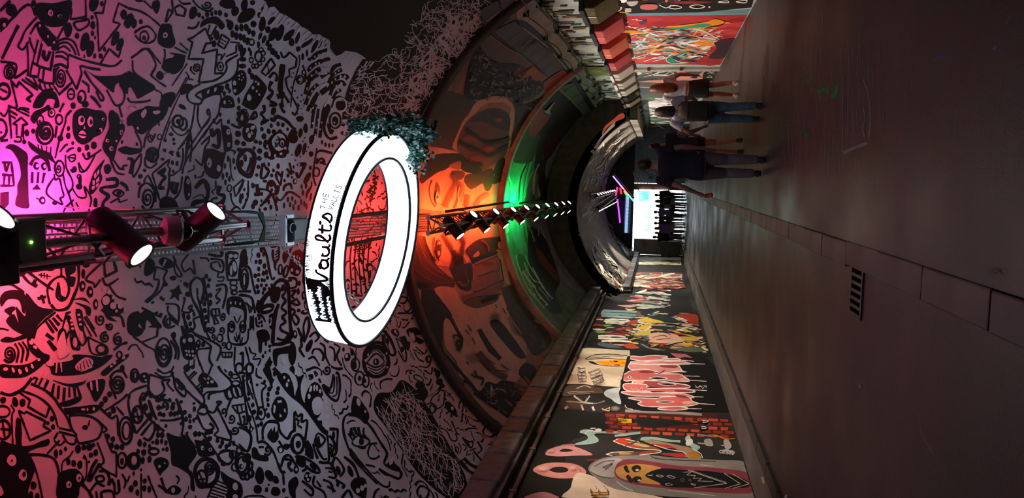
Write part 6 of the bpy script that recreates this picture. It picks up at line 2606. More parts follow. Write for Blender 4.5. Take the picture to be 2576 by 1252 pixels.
trace(DD, 880, 820, 2.897, """
L 14 0,160 40,220 20,300
E 30,285 20,28
O 12 40,280 30,46
E 70,380 14,20
O 12 70,380 34,50
O 12 115,400 24,44
E 110,400 10,14
E 15,190 14,26
F 10,620 20,540 40,510 80,540 140,640 120,700 60,660
wE 60,555 14,28,-10
wE 110,620 7,9
L 18 -10,650 60,660 140,720 230,860 270,930 250,1000 310,1040 370,1060 360,1110 300,1090 210,1040
L 14 0,890 100,1020 220,1150 280,1170 290,1130
O 16 130,820 0.1,0.1
L 14 0,930 60,1010 200,1150
F 10,850 60,790 130,810 150,850 110,880 50,880
wF 20,845 60,805 80,850 50,870
wF 90,820 135,840 110,870 95,860
L 12 10,740 20,790
L 16 30,735 45,790
L 16 60,735 70,790
L 16 100,740 100,800
L 16 0,760 10,800
F 260,1020 290,980 310,960 330,1000 370,1040 340,1060 300,1030
wE 300,985 14,28,20
F 210,1040 240,1060 300,1090 260,1090 220,1060
O 30 190,260 90,110
L 12 120,270 190,200 250,260 190,300 120,270
E 190,260 22,28
wE 185,258 5,16
L 8 120,230 190,175 250,230
L 8 125,215 190,155 245,205
L 8 130,300 200,320 255,280
L 8 140,320 200,345 250,310
F 140,180 190,130 240,150 270,230 260,330 220,360 270,350 290,250 250,130 180,110 110,160 90,230 100,320 160,370 110,300
wE 130,210 6,10
wE 110,250 6,10
wE 130,320 6,10
wE 265,200 6,10
wE 270,300 6,10
L 20 240,30 290,90 330,190 300,210 250,140 240,60
E 270,110 14,24,-20
L 8 260,30 310,130
L 8 250,60 290,190
L 12 330,90 380,120 410,200 400,260 350,180
E 380,170 14,22
L 8 340,100 390,230
F 300,30 340,20 360,60 340,90 400,70 420,110 440,100 410,30 480,10 520,60 480,70 540,110 500,130 450,60 430,40 440,130 420,180 370,100 310,60
wL 9 320,40 345,60
wE 330,40 8,14
wE 460,80 12,34,-15
E 470,100 16,22
L 10 480,150 540,200 560,170
L 10 470,190 500,240 540,260
O 9 575,240 22,26
O 8 575,240 12,16
E 530,200 8,10
L 10 500,290 560,300 590,270
L 12 540,320 590,350 600,300
O 9 500,380 40,18,30
E 440,340 12,10,30
E 510,430 36,30
F 480,470 540,440 570,500 520,560 500,520
L 12 640,490 660,465 690,480 690,520 700,540
F 690,560 720,550 770,600 780,660 740,640 700,600
wE 745,600 12,14
L 12 690,520 680,570
L 12 700,580 690,600
L 12 720,620 700,640
L 12 740,640 740,665
L 12 765,640 785,660
L 10 640,490 600,520 590,570 640,600 680,570
L 10 560,570 600,560 620,610 590,650
O 10 605,600 24,30
L 10 620,680 600,720 640,750 660,720
L 10 640,740 700,760 740,830 780,830 770,780
F 815,810 860,820 900,840 890,890 860,880
wF 830,815 880,825 875,840
wF 865,850 890,855 885,880
L 10 740,690 780,780 800,790
L 14 930,840 960,900 930,925
L 8 820,860 850,880 830,910
L 8 860,900 850,940 880,930
L 8 790,850 810,890 800,930
L 24 830,960 880,1010 950,1040
L 26 800,980 860,1050 910,1080
L 14 900,910 960,980
F 560,520 600,500 620,480 660,460 690,440 660,430 630,470
E 640,350 20,30
E 660,400 16,20
E 620,320 12,16
F 640,380 690,430 680,440 630,420
L 8 740,870 760,930 820,1010
L 8 760,860 790,940
O 8 830,990 20,16
O 8 780,900 12,20
""")
# the dense thin-lined parts: black ground with pale branching lines
R2 = random.Random(11)
def veins(region, n, col, wd, drift, step=9, seg=9, spread=0.5):
    xs = [p[0] for p in region]; ys = [p[1] for p in region]
    def inside(x, y):
        c = False; j = len(region) - 1
        for i in range(len(region)):
            xi, yi = region[i]; xj, yj = region[j]
            if (yi > y) != (yj > y) and x < (xj - xi) * (y - yi) / (yj - yi) + xi: c = not c
            j = i
        return c
    k = 0; tries = 0
    while k < n and tries < n * 12:
        tries += 1; x, y = R2.uniform(min(xs), max(xs)), R2.uniform(min(ys), max(ys))
        if not inside(x, y): continue
        a = drift + R2.gauss(0, spread); pts = [(x, y)]
        for i in range(R2.randint(3, seg)):
            a += R2.gauss(0, spread * 0.7); x += step * math.cos(a); y += step * math.sin(a)
            if not inside(x, y): break
            pts.append((x, y))
        if len(pts) > 2: D1.line(crom(pts, False, 3), wd * R2.uniform(0.6, 1.3), col); k += 1
SIDE = [(985, 985), (1010, 955), (1050, 985), (1080, 1030), (1130, 1120), (1175, 1215), (1140, 1260), (1060, 1200), (1010, 1130), (975, 1080), (940, 1030), (950, 990)]
D0.poly(crom(SIDE, True, 4), INK)
veins(SIDE, 210, WHITE, 1.5, 1.05, 9, 9, 0.35)
TOPR = [(955, 150), (912, 148), (896, 172), (876, 215), (862, 262), (860, 300), (960, 300), (1060, 290), (1075, 260), (1120, 190), (1190, 110), (1220, 60), (1240, 0), (1240, -40), (1110, -40), (1050, 20), (1000, 110)]
D0.poly(TOPR, INK)
veins(TOPR, 420, WHITE, 1.7, 2.2, 7, 8, 0.9)
RIGHTB = [(1110, 60), (1190, 10), (1215, 40), (1190, 110), (1120, 190), (1070, 262), (1040, 285), (1010, 270), (1060, 180), (1090, 110)]
veins(RIGHTB, 150, WHITE, 2.6, 2.2, 7, 7, 1.1)
for (x, y, rx, ry, rot) in ((1140, 55, 9, 16, 30), (1133, 45, 5, 8, 30), (1128, 35, 5, 8, 30), (1145, 75, 7, 14, 40), (1160, 60, 8, 12, 30), (1072, 145, 8, 30, 40), (1088, 132, 5, 18, -25), (1044, 200, 9, 22, 40), (1115, 95, 8, 14, 35), (1030, 245, 16, 7, 30)):
    D1.ell((x, y), rx, ry, rot, WHITE); 
    if rx > 7: D2.ell((x, y), rx * 0.45, ry * 0.35, rot, INK)
D2.spiral((1066, 262), 9, 13, 2, 2.0, INK)
# ring-side band of red-lit doodles seen through and beside the ring, up to the plain strip before the rib
INNER = [(872, 560), (930, 545), (935, 450), (905, 500), (880, 560)]
for i in range(46):
    y = R2.uniform(600, 745); x = R2.uniform(872 if y < 660 else 880, 940)
    D0.line(crom([(x, y), (x + R2.uniform(4, 10), y + R2.uniform(-10, 10)), (x + R2.uniform(2, 16), y + R2.uniform(-20, 20))]), R2.uniform(2, 4.5), INK)
for i in range(5):
    D0.line([(885 + 12 * i, 745 - i * 3), (880 + 11 * i, 650 + i * 6), (884 + 11 * i, 610)], 3.5, INK)
for cx in (899, 917): D0.spiral((cx, 618), 9, 14, 2, 3, INK)
for i in range(40):
    y = R2.uniform(440, 540); x = R2.uniform(max(885, 960 - (y - 420) * 0.55), 936)
    D0.line([(x, y), (x + R2.uniform(-5, 12), y + R2.uniform(-8, 8)), (x + R2.uniform(-2, 16), y + R2.uniform(-14, 14))], R2.uniform(2, 4), INK)
# loose dots and squiggles that fill what the big figures leave free (also beyond the frame)
CELL = 0.025
DB = Paint(V1, 0.003, 0.0, px=False)
qa, qb = V1.uv(655, -8), V1.uv(1238, -30)
DB.poly([qa, (qb[0], 12.44), (tr * V1.rad, 12.44), (tr * V1.rad, qa[1] - 0.4)], INK)
occ = set()
def mark(paint):
    for f in paint.f:
        us = [uvc(paint.v[i]) for i in f]
        a0, a1 = min(u[0] for u in us), max(u[0] for u in us); b0, b1 = min(u[1] for u in us), max(u[1] for u in us)
        for i in range(int(a0 // CELL), int(a1 // CELL) + 1):
            for j in range(int(b0 // CELL), int(b1 // CELL) + 1): occ.add((i, j))
def uvc(p): return (math.atan2(p[0] - V1.x0, p[2] - V1.zc) * V1.rad, p[1])
for pp in DD + (DB,): mark(pp)
DF = Paint(V1, 0.003, 0.0, px=False); DW = Paint(V1, 0.0065, 0.0, px=False)
def free(u, v, r):
    k = int(r // CELL) + 1; i0, j0 = int(u // CELL), int(v // CELL)
    return all((i, j) not in occ for i in range(i0 - k, i0 + k + 1) for j in range(j0 - k, j0 + k + 1))
def take(u, v, r):
    k = int(r // CELL) + 1; i0, j0 = int(u // CELL), int(v // CELL)
    for i in range(i0 - k, i0 + k + 1):
        for j in range(j0 - k, j0 + k + 1): occ.add((i, j))
u0, u1 = tl * V1.rad + 0.1, tr * V1.rad - 0.1
def in_view(u, v):
    p = Vector(V1.xyz(u, v)) - CAM; c = RW.transposed() @ p
    if c.z < 0.1: return False
    x, y = PX + FPX * c.y / c.z, PY - FPX * c.x / c.z
    return -20 < x < 2600 and -20 < y < 1272
# meandering lines that thread through the gaps
for i in range(11000):
    u, v = (R2.uniform(u0, u1), R2.uniform(3.0, 12.2)) if i > 6000 else (R2.uniform(u0, -0.4), R2.uniform(7.6, 12.3)); far_ = 1.5 if v > 7.6 else 1.0
    if (u > 1.2 and v > 6.2) or not free(u, v, 0.02): continue
    a = R2.uniform(0, 6.3); pts = [(u, v)]; turn = R2.choice((-1, 1)) * R2.uniform(0.1, 0.5); zig = R2.random() < 0.4
    for k in range(R2.randint(5, 16 if far_ == 1 else 26)):
        a += (R2.uniform(0.6, 1.3) * (-1) ** k) if zig else turn + R2.gauss(0, 0.25)
        u += 0.045 * math.cos(a); v += 0.06 * far_ * math.sin(a)
        if (int(u // CELL), int(v // CELL)) in occ: break
        pts.append((u, v))
    if len(pts) > 3:
        DF.line(crom(pts, False, 3), R2.uniform(0.013, 0.024) * far_, INK)
        for q_ in pts: take(q_[0], q_[1], 0.0)
for (n, r0, r1, seen) in ((160, 0.22, 0.34, False), (2600, 0.085, 0.13, False), (1900, 0.05, 0.075, None), (2200, 0.028, 0.045, None)):
    for i in range(n):
        u, v, r = R2.uniform(u0, u1), R2.uniform(1.5, 11.9), R2.uniform(r0, r1)
        if seen is False and in_view(u, v) and r > 0.15: continue
        if not free(u, v, r): continue
        if u > 1.2 and v > 6.2: continue
        kind = R2.random(); a = R2.uniform(0, 360)
        if r < 0.05 or kind < 0.45: DF.ell((u, v), r * 0.55, r * 0.95, R2.gauss(0, 25), INK, 10)
        elif kind < 0.6: DF.spiral((u, v), r * 0.9, r * 0.9, 1.8, r * 0.22, INK, a)
        elif kind < 0.75: DF.line([(u + r * 0.9 * math.cos(t), v + r * 0.9 * math.sin(t)) for t in (2 * math.pi * k / 12 for k in range(12))], r * 0.22, INK, True); DF.ell((u, v), r * 0.3, r * 0.35, 0, INK, 8)
        else: DF.line(crom([(u - r, v - r * 0.6), (u - r * 0.3, v + r * 0.7), (u + r * 0.2, v - r * 0.7), (u + r, v + r * 0.6)]), r * 0.25, INK)
        take(u, v, r)
for pp, nm in ((D0, 'black_drawing'), (D1, 'white_drawing'), (D2, 'black_detail'), (DF, 'loose_doodles'), (DB, 'black_ground')):
    tag(pp.build(nm, ceil1), kind='stuff')
# ---------------------------------------------------------------- coloured murals
def hexc(h):
    return tuple((lambda c: c / 12.92 if c <= 0.04045 else ((c + 0.055) / 1.055) ** 2.4)(int(h[i:i + 2], 16) / 255) for i in (0, 2, 4))
class Mural:
    """hard shapes, sprayed shading over them, hard details on top"""
    def __init__(s, surf, dz=0.0002, a=0.004, b=0.030, c=0.036): s.h, s.s, s.d = Paint(surf, a, dz), Paint(surf, b, dz * 0.3), Paint(surf, c, dz * 0.4)
    def draw(s, x0, y0, k, text):
        for ln in text.strip().split('\n'):
            w_ = ln.split()
            if not w_: continue
            op, col = w_[0], hexc(w_[1]); q = [tuple(float(v) for v in a.split(',')) for a in w_[2:]]
            pt = s.h
            if op[0] == '+': pt = s.d; op = op[1:]
            X = lambda p: (x0 + p[0] / k, y0 + p[1] / k)
            if op == 'F': pt.poly(crom([X(p) for p in q], True, 4), col)
            elif op == 'G': pt.poly([X(p) for p in q], col)
            elif op == 'L': pt.line(crom([X(p) for p in q[1:]]), q[0][0] / k, col)
            elif op == 'Z': pt.line([X(p) for p in q[1:]], q[0][0] / k, col)
            elif op == 'C': pt.line(crom([X(p) for p in q[1:]], True), q[0][0] / k, col, True)
            elif op == 'E': pt.ell(X(q[0]), q[1][0] / k, q[1][1] / k, q[1][2] if len(q[1]) > 2 else 0, col)
            elif op == 'A': s.s.line(crom([X(p) for p in q[1:]]), q[0][0] / k, col, soft=0.8, alpha=0.85)
            elif op == 'B': s.s.glow(X(q[1]), q[2][0] / k, q[2][1] / k, col, q[0][0])
    def fill(s, region, n, pal, ln, wd, ang, spread=0.25, seed=1, top=False):
        """many loose brush marks inside an outline"""
        rr = random.Random(seed); xs = [p[0] for p in region]; ys = [p[1] for p in region]; pt = s.d if top else s.h
        def inside(x, y):
            c = False; j = len(region) - 1
            for i in range(len(region)):
                xi, yi = region[i]; xj, yj = region[j]
                if (yi > y) != (yj > y) and x < (xj - xi) * (y - yi) / (yj - yi) + xi: c = not c
                j = i
            return c
        k = 0; t = 0
        while k < n and t < 20 * n:
            t += 1; x, y = rr.uniform(min(xs), max(xs)), rr.uniform(min(ys), max(ys))
            if not inside(x, y): continue
            a = ang + rr.gauss(0, spread); L = rr.uniform(*ln); pts = [(x, y)]
            for i in range(3):
                a += rr.gauss(0, spread); x += L / 3 * math.cos(a); y += L / 3 * math.sin(a)
                if not inside(x, y): break
                pts.append((x, y))
            if len(pts) > 1: pt.line(crom(pts, False, 3), rr.uniform(*wd), hexc(rr.choice(pal)), taper=True); k += 1
    def build(s, parent, nm, label=None):
        for p, n, m in ((s.h, nm, PAINT), (s.s, nm + '_sprayed_shading', SOFT), (s.d, nm + '_details', PAINT)):
            if p.v:
                o = tag(p.build(n, parent, m), kind='stuff')
                if label and p is s.h: o['label'] = label
M2 = Mural(V1F, 0.0002)
M2.draw(1030, 230, 4.318, """
F 40342f 170,330 330,0 720,110 640,290 500,500 460,640 300,660 200,520
F bcaaa0 60,1262 70,900 100,660 210,600 460,640 560,700 600,820 760,860 900,840 1030,720 1080,900 1090,1262
L b4a298 70 490,620 570,420 650,290 740,150 880,85 1010,80 1110,130 1130,220 1100,420 1070,600 1050,740
F 57463f 520,640 530,500 620,320 760,220 930,180 1060,230 1095,320 1080,480 1070,600 1020,720 900,800 780,850 620,740
F 332a27 640,330 800,210 960,185 1080,260 1080,420 960,400 800,330
F 150f0e 210,740 300,680 440,670 560,680 640,750 720,790 790,850 740,900 600,870 540,830 440,820 380,850 300,880 200,950 130,1000 110,920
F 8a6a5e 430,800 540,755 560,790 540,850 460,830
F 33221d 590,960 620,900 740,890 770,850 800,860 900,840 910,960 870,1070 820,1070 790,1000 720,1040 660,1060 610,1010
F 1e1512 910,860 970,740 1030,720 1030,800 1000,860 960,820 930,900
F 2a1a16 900,1000 960,820 1020,880 1010,960
F 4c3731 450,870 560,860 600,890 570,950 500,950
L 3a2a26 16 240,960 210,1060 230,1180 280,1252
F 54423c 290,980 330,1060 310,1180 285,1230 260,1160 270,1050
+F c8bab0 285,1080 308,1150 285,1215 263,1150
+E 2a1a18 285,1140 12,40
+E d8d0c8 287,1130 4,8
F 6a4a42 490,960 550,980 572,1060 540,1150 500,1255 470,1255 520,1100
+L d8c4b8 10 530,1030 510,1120 520,1180 500,1230
+L 2a1a18 6 560,980 575,1080 540,1200
+L 3a3026 6 1020,955 1070,970 1078,1252
A 140f0e 34 590,400 700,480 830,550 1000,530 1080,500
A 1a1311 34 520,540 620,600 740,640 850,690 950,650 1060,590
A 1e1513 26 620,740 700,780 790,800
A 5a443c 50 450,900 480,1000 400,1180 370,1252
A 7a6258 40 700,1252 760,1160 860,1110
A 4a3630 40 620,1120 600,1252
B 9a8478 0.6 960,300 70,44
B 8a6a5c 0.55 640,500 110,46
B 8a6a5c 0.55 850,620 120,50
B 7c5c52 0.5 720,720 130,60
""")
M2.draw(1020, 560, 5.217, """
F b4a49a 100,200 240,140 440,100 680,40 880,0 1200,-40 1340,40 1330,150 1160,190 980,210 860,270 780,370 790,440 840,480 800,530 760,450 740,560 620,640 560,580 420,560 390,520 330,440 200,300
F b0a090 1190,370 1260,350 1270,180 1340,160 1360,300 1370,600 1390,790 1320,800 1250,660
F 40302d 140,180 240,180 280,300 350,440 400,550 540,680 640,750 620,850 400,870 200,870 90,760 80,640 110,320
F 2c1e1b 580,560 740,430 770,540 860,530 880,700 860,860 800,890 700,850 640,740
F 33231e 780,370 850,290 980,210 1160,190 1260,180 1260,250 1210,340 1100,410 960,470 860,490 830,440
F 0e0a0a 870,480 970,440 1100,400 1190,370 1190,410 1000,480 880,540
F a09088 880,440 950,370 970,420 920,450
F c0a898 1215,255 1260,255 1260,340 1215,320
G 7e6156 900,560 1010,490 1200,410 1240,500 1240,600 1160,640 980,700 910,680
G 755a50 860,770 960,710 1200,640 1250,740 1100,830 980,890 860,900
G 6c544b 720,960 850,930 1000,880 1180,790 1280,780 1280,850 1160,940 900,1000 760,1040
F 56443d 740,1060 900,1000 1060,960 1250,940 1180,1040 960,1120 800,1120
F b0a098 80,780 190,880 220,900 200,1000 230,1252 150,1252 90,950
F b0a098 380,880 620,860 700,1000 780,1120 960,1130 1180,1040 1250,940 1330,1130 1300,1252 600,1252 500,1040
F 261b1b 210,890 360,880 500,1040 600,1252 240,1252 200,1000
L 1a1211 10 900,560 1010,520 1200,440
L 1a1211 10 930,720 1100,650 1240,620
L 1a1211 10 880,920 1000,880 1180,790 1280,760
L 1a1211 10 760,1040 900,980 1150,950 1250,930
L 1a1211 12 1240,480 1260,620 1290,760
L 1e1412 30 240,180 270,300 330,430 380,510
L 7a5a54 8 170,220 230,400 330,560 500,680
L 7a5a54 7 130,330 220,560 380,680 560,760
L 7a5a54 8 100,600 200,690 400,780 600,790
L 6a4a44 7 300,500 420,640 560,700 640,790 780,820
L a08078 7 690,780 760,830 810,800 820,740
L a08078 6 670,770 740,780
L 5a443e 8 780,560 790,680 830,760
+L 2a1a16 14 360,190 350,300 370,420 420,500
+F 443430 400,220 440,250 450,380 420,470 390,420 380,300
+F c8bab0 410,235 438,260 424,300 394,300
+E 181010 410,325 17,42
+E c8c0b8 408,312 5,9
+F c8bab0 400,385 424,372 432,410 410,432
A 4a3430 46 470,150 580,330 620,450 580,600
A 3a2824 56 660,100 740,250 730,340 720,420 640,420 620,360
A 6a4840 20 980,230 1060,290 1080,380
A 1c1413 40 980,1040 1080,1000 1200,970
B 2a1c1a 0.8 660,490 90,80
B 120d0d 0.8 200,820 150,60
B 5a443c 0.5 1060,540 120,40
B d0c0b4 0.5 520,480 80,90
""")
M2.draw(1030, 700, 3.295, """
F b0a09a 200,90 360,80 430,200 560,250 740,200 800,300 850,450 950,500 970,640 940,760 880,860 700,860 600,780 480,560 400,420 330,270
F b8a8a2 280,350 330,340 440,500 500,580 620,700 770,830 700,880 600,940 480,860 400,800 390,700 330,620 290,560
F a8988f 510,950 620,1050 720,1100 860,1210 820,1252 720,1180 600,1100
G 211a19 555,430 590,415 680,560 765,660 740,685 650,610
F 2c2322 660,360 740,350 850,480 960,640 970,660 900,660 800,560 700,440
G 40302a 760,80 860,50 930,190 1040,330 930,440 830,300
L 1a1211 8 800,260 920,190
L 1a1211 8 920,440 1040,340
F 3c302a 930,440 1040,360 1180,510 1060,630 1000,600
F 1d1516 100,150 180,100 280,210 380,400 440,500 420,520 330,350 280,360 270,560 300,640 250,600 160,440 120,300
L 1d1516 26 300,640 400,760 480,850 560,950
F 171213 590,930 640,860 720,880 760,850 880,870 960,950 940,1000 900,1130 840,1180 740,1110 620,1020 520,960
F b4a49e 670,880 700,960 670,980
F 8c7a74 780,1000 850,1050 830,1060
G 8a7060 1050,640 1180,680 1130,770 1050,680
F 6a3030 1030,800 1120,780 1080,860
F 1e1818 900,790 960,700 1050,760 1010,850
F 7a5c30 940,810 980,830 1030,900 990,890
F 5a4644 870,870 1030,940 990,1010 900,960
+F 14100f 372,520 410,518 430,560 400,610 375,570
+E 8a7c78 395,548 8,14
+L 14100f 12 345,490 370,475 410,500 430,540
+L 14100f 10 350,470 360,510
+L 14100f 12 460,700 480,720
+L 14100f 12 575,680 620,730 660,780
+L 14100f 9 470,390 500,440
+L 14100f 9 450,430 480,470
+L 14100f 9 510,500 530,550
+L 14100f 8 570,610 600,640 640,690
+L 14100f 8 640,680 700,720
+L 14100f 9 710,770 800,780
+L 14100f 9 750,720 820,770
+L 14100f 14 500,800 540,830 530,770
+L 14100f 16 540,820 600,840 580,900
+L 14100f 7 700,220 715,250
+L 14100f 8 760,250 790,300
+L 14100f 8 840,380 950,520
+L 8a7a74 5 600,880 640,960
A 5a4a48 40 560,620 700,780 800,830
B 9a8a86 0.5 520,660 80,60
B 2a2020 0.6 700,330 60,60
""")
M2.fill([(1312, 835), (1345, 812), (1388, 858), (1350, 892)], 45, ['6a5648', '1a1412', '7c6a58', '2a201c'], (8, 22), (1, 2.6), 1.0, 0.3, 3)
M2.fill([(1212, 985), (1260, 960), (1320, 985), (1300, 1040), (1270, 1055), (1220, 1015)], 60, ['8a7a76', '0e0a0a', '5a4a48', 'a09490', '0e0a0a'], (6, 20), (1.2, 3.6), 0.9, 0.5, 4, True)
M2.draw(1180, 0, 4.172, """
F 5c4c46 160,340 250,400 400,500 560,570 620,640 560,680 420,660 280,640 120,500
F 15171d -60,980 40,540 130,520 250,640 500,660 640,760 770,900 700,1000 500,1100 430,1020 250,1000 100,1040
F 14161a 420,1030 520,1110 680,1060 840,960 930,960 1180,1200 1050,1260 850,1400 500,1400 480,1150
G a4b8b4 480,-20 690,-60 1460,1040 1330,1150 1000,720 800,420 600,230 500,190
G 55636e 250,320 470,210 550,280 690,400 900,580 980,710 820,795 600,600 430,480
G 4f6f6c 945,910 1110,850 1230,1030 1330,1160 1200,1190 1060,1040
G 9a342a 770,860 980,720 1060,800 910,910 830,960 780,940
F 1f3032 500,200 600,220 800,400 900,520 1100,780 1330,1150 1280,1160 1000,720 800,480 600,320
L 9fb4b4 16 555,280 700,390 850,520 1020,720
L 8a6a28 14 160,320 250,390 400,500 520,560 620,640 700,720 800,800
L a09a50 10 930,920 1020,1000 1100,1080 1200,1190
L 0e1012 14 250,330 430,480 600,600 820,795
F a06a30 520,830 640,700 720,740 600,800
F a05a44 640,780 720,740 780,800 700,840
F 6a2a20 380,820 540,690 560,720 430,820
+Z 0e1012 5 340,430 560,290
+Z 0e1012 5 430,480 640,350
+Z 0e1012 5 520,540 700,420
+Z 0e1012 5 600,590 790,470
+Z 0e1012 5 680,660 860,530
+Z 0e1012 5 750,720 920,600
+Z 0e1012 5 990,940 1130,860
+Z 0e1012 5 1060,1020 1190,960
+Z 0e1012 5 1130,1100 1240,1030
+G 0a0c0e 550,500 690,400 705,415 600,470
+G 0a0c0e 470,495 640,370 560,450
+L c0605a 4 790,870 1000,740
+L c0605a 4 800,900 1030,770
+L c0605a 4 800,930 1050,800
+G 33484c 840,470 880,540 860,560 820,490
""")
M2.fill([(1168, 235), (1180, 140), (1210, 125), (1240, 155), (1300, 160), (1360, 215), (1345, 245), (1300, 262), (1270, 245), (1200, 250)], 230, ['9a8880', '8a7a74', '7c6c66', '0e0c0c', '0e0c0c'], (6, 20), (1.4, 3.4), 2.2, 0.9, 6, True)
M2.fill([(1290, 255), (1310, 250), (1370, 215), (1380, 235), (1330, 285)], 26, ['8a8078', '9a9088'], (5, 12), (1.2, 2.4), 2.2, 1.0, 8, True)
M2.draw(1270, 250, 4.038, """
F 3e332b 90,290 230,310 340,400 300,560 240,640 60,610
F 9a3020 370,80 400,150 460,150 430,210 360,300 290,380 240,360 235,300 270,190
+F a89c90 370,85 400,100 450,50 495,8 440,100 452,130 410,130
""")
M2.build(ceil2, 'face_mural', 'airbrushed face, lips and fingers in brown and grey')
M1 = Mural(V1F, 0.0002, 0.012, 0.016, 0.018)
M1.draw(1180, 0, 4.172, """
G 4c565f 110,100 290,0 340,90 150,230
L 8a6a20 12 80,110 140,240 290,190
G 6c6a7c 310,-30 600,-30 640,110 480,120 350,90
F 5a4038 350,95 450,110 400,150
G 8c9490 180,330 380,160 430,170 200,330
L 0e0e0e 16 0,560 200,360 420,180
L 1a1a18 14 340,90 290,0
""")
M1.build(ceil1, 'window_painting')
M3 = Mural(V1F, 0.0002, 0.006)
M3.draw(1270, 250, 4.038, """
F 26282a 420,180 620,90 780,130 640,330 420,640 430,900 420,1010 330,1000 340,780 300,640
L 0a0f0a 12 230,640 160,800 140,1030
L c8c4bc 7 290,730 250,790 230,850 200,1000
F c8c4bc 330,670 348,660 310,760 300,950 284,960 280,820
F b8b4ac 360,770 340,880 360,960 345,1000 330,930
F 9a9a90 565,310 480,370 410,480 380,600 395,590 430,480 500,380
F 3c1818 430,310 580,330 480,560 390,600
F 0a120c 290,960 282,1060 300,1000
F 0c1a10 395,880 420,900 430,1040 400,1040
""")
M3.draw(1270, 560, 5.216, """
F 1f1d1c 330,60 520,200 640,500 720,760 660,940 760,1160 600,1180 420,960 330,720 300,420
F 2c5034 170,420 250,430 300,520 250,620 180,600
L b8ae98 16 140,430 200,640 300,860 420,1010 520,1120
L b8ae98 14 250,520 300,640 380,760 470,800 560,940 630,990
L b8ae98 12 260,430 330,580 420,720 480,800
L b8ae98 18 230,640 300,740 380,830 430,930 560,1080
L b8ae98 12 360,590 430,720 470,790
L b8ae98 10 280,700 340,830 400,830
L b8ae98 10 440,850 520,940 580,1020
L b8ae98 10 470,830 560,920 620,1000
E b8ae98 385,950 18,22
E b8ae98 470,990 18,18
E b8ae98 545,1080 16,18
F 6a3218 400,350 470,370 560,500 700,680 690,770 600,690 460,520
F 7a4a40 30,640 90,700 140,900 90,860
L ccc8c0 8 280,0 330,90 380,250
L ccc8c0 10 440,30 440,180
L ccc8c0 8 460,40 520,200
L 8a9a50 8 350,90 400,260
""")
M3.build(ceil3a, 'streaked_mural')
M4 = Mural(V1F, 0.0002, 0.006)
M4.draw(1270, 250, 4.038, """
G 3c3c3a 590,560 650,420 800,410 790,540
G 3a2a28 560,580 690,570 720,780 540,800
G 55524a 510,810 740,810 740,980 520,1000
G 2a2a28 430,800 505,810 510,1000 430,1010
L 0a0a0a 10 600,540 700,400 800,300
L 8a8a80 6 560,700 600,780
L 8a8a80 5 650,520 700,500
E 0e1410 640,900 50,40
L 6a7a6a 6 530,900 560,960 640,880
C 0e1410 10 660,700 700,760 650,770
F 6a2418 700,690 750,720 740,770
G 5c5a54 640,135 695,130 690,150
""")
M4.draw(1270, 560, 5.216, """
G 55524a 565,0 840,0 800,100 570,105
L 0e120a 10 640,20 720,90 830,30
G 464644 740,200 800,170 870,220 830,290 780,290
G 8a8a78 890,310 950,300 945,355
G 6a6a58 890,960 980,1000 940,1060 900,1020
F 44443c 850,560 900,500 920,520 870,620
""")
write(M4.d, 'OE', (1399, 560), (1399, 542), 7, 1.6, hexc('9a968a'))
M4.build(ceil3, 'panel_paintings')
# worn white and rust strokes on the far brick vault
M5 = Mural(V2, 0.0003, 0.006)
M5.draw(1440, 250, 5.445, """
F b8382a 440,370 560,270 640,200 700,190 710,250 600,300 480,380 400,490
G b4a890 290,660 400,500 560,320 580,360 440,500 330,680
G c09038 550,300 590,300 580,350
G 6a3a30 240,710 280,680 330,740 300,760
""")
M5.fill([(1452, 600), (1470, 420), (1520, 345), (1575, 300), (1600, 345), (1560, 400), (1530, 480), (1480, 560)], 130, ['a08a72', 'c8b8a0', '3a2c26', '6a4a3a', '8a8078', '2a2220'], (14, 40), (1.2, 4), 2.3, 0.25, 21)
M5.fill([(1480, 620), (1500, 590), (1545, 660), (1585, 690), (1572, 742), (1530, 720), (1500, 670)], 130, ['d8d0bc', 'f0e8d8', '8a8070', '2a2624', 'b8b0a0', '6a4a3a'], (12, 44), (1.4, 5), 0.95, 0.2, 22)
M5.fill([(1525, 560), (1540, 540), (1575, 600), (1598, 640), (1585, 660), (1555, 620)], 50, ['7a6a58', '4a3a2e', '9a8a78'], (8, 26), (1.2, 3), 1.0, 0.25, 23)
for i in range(34):
    x, y = 1540 + 46 * i / 33, 560 + 62 * (i / 33) ** 0.9
    M5.d.line([(x - 2, y - 3), (x + 3, y + 1)], 1.6, hexc('c8c0b0'))
M5.build(ceil4, 'worn_paint')
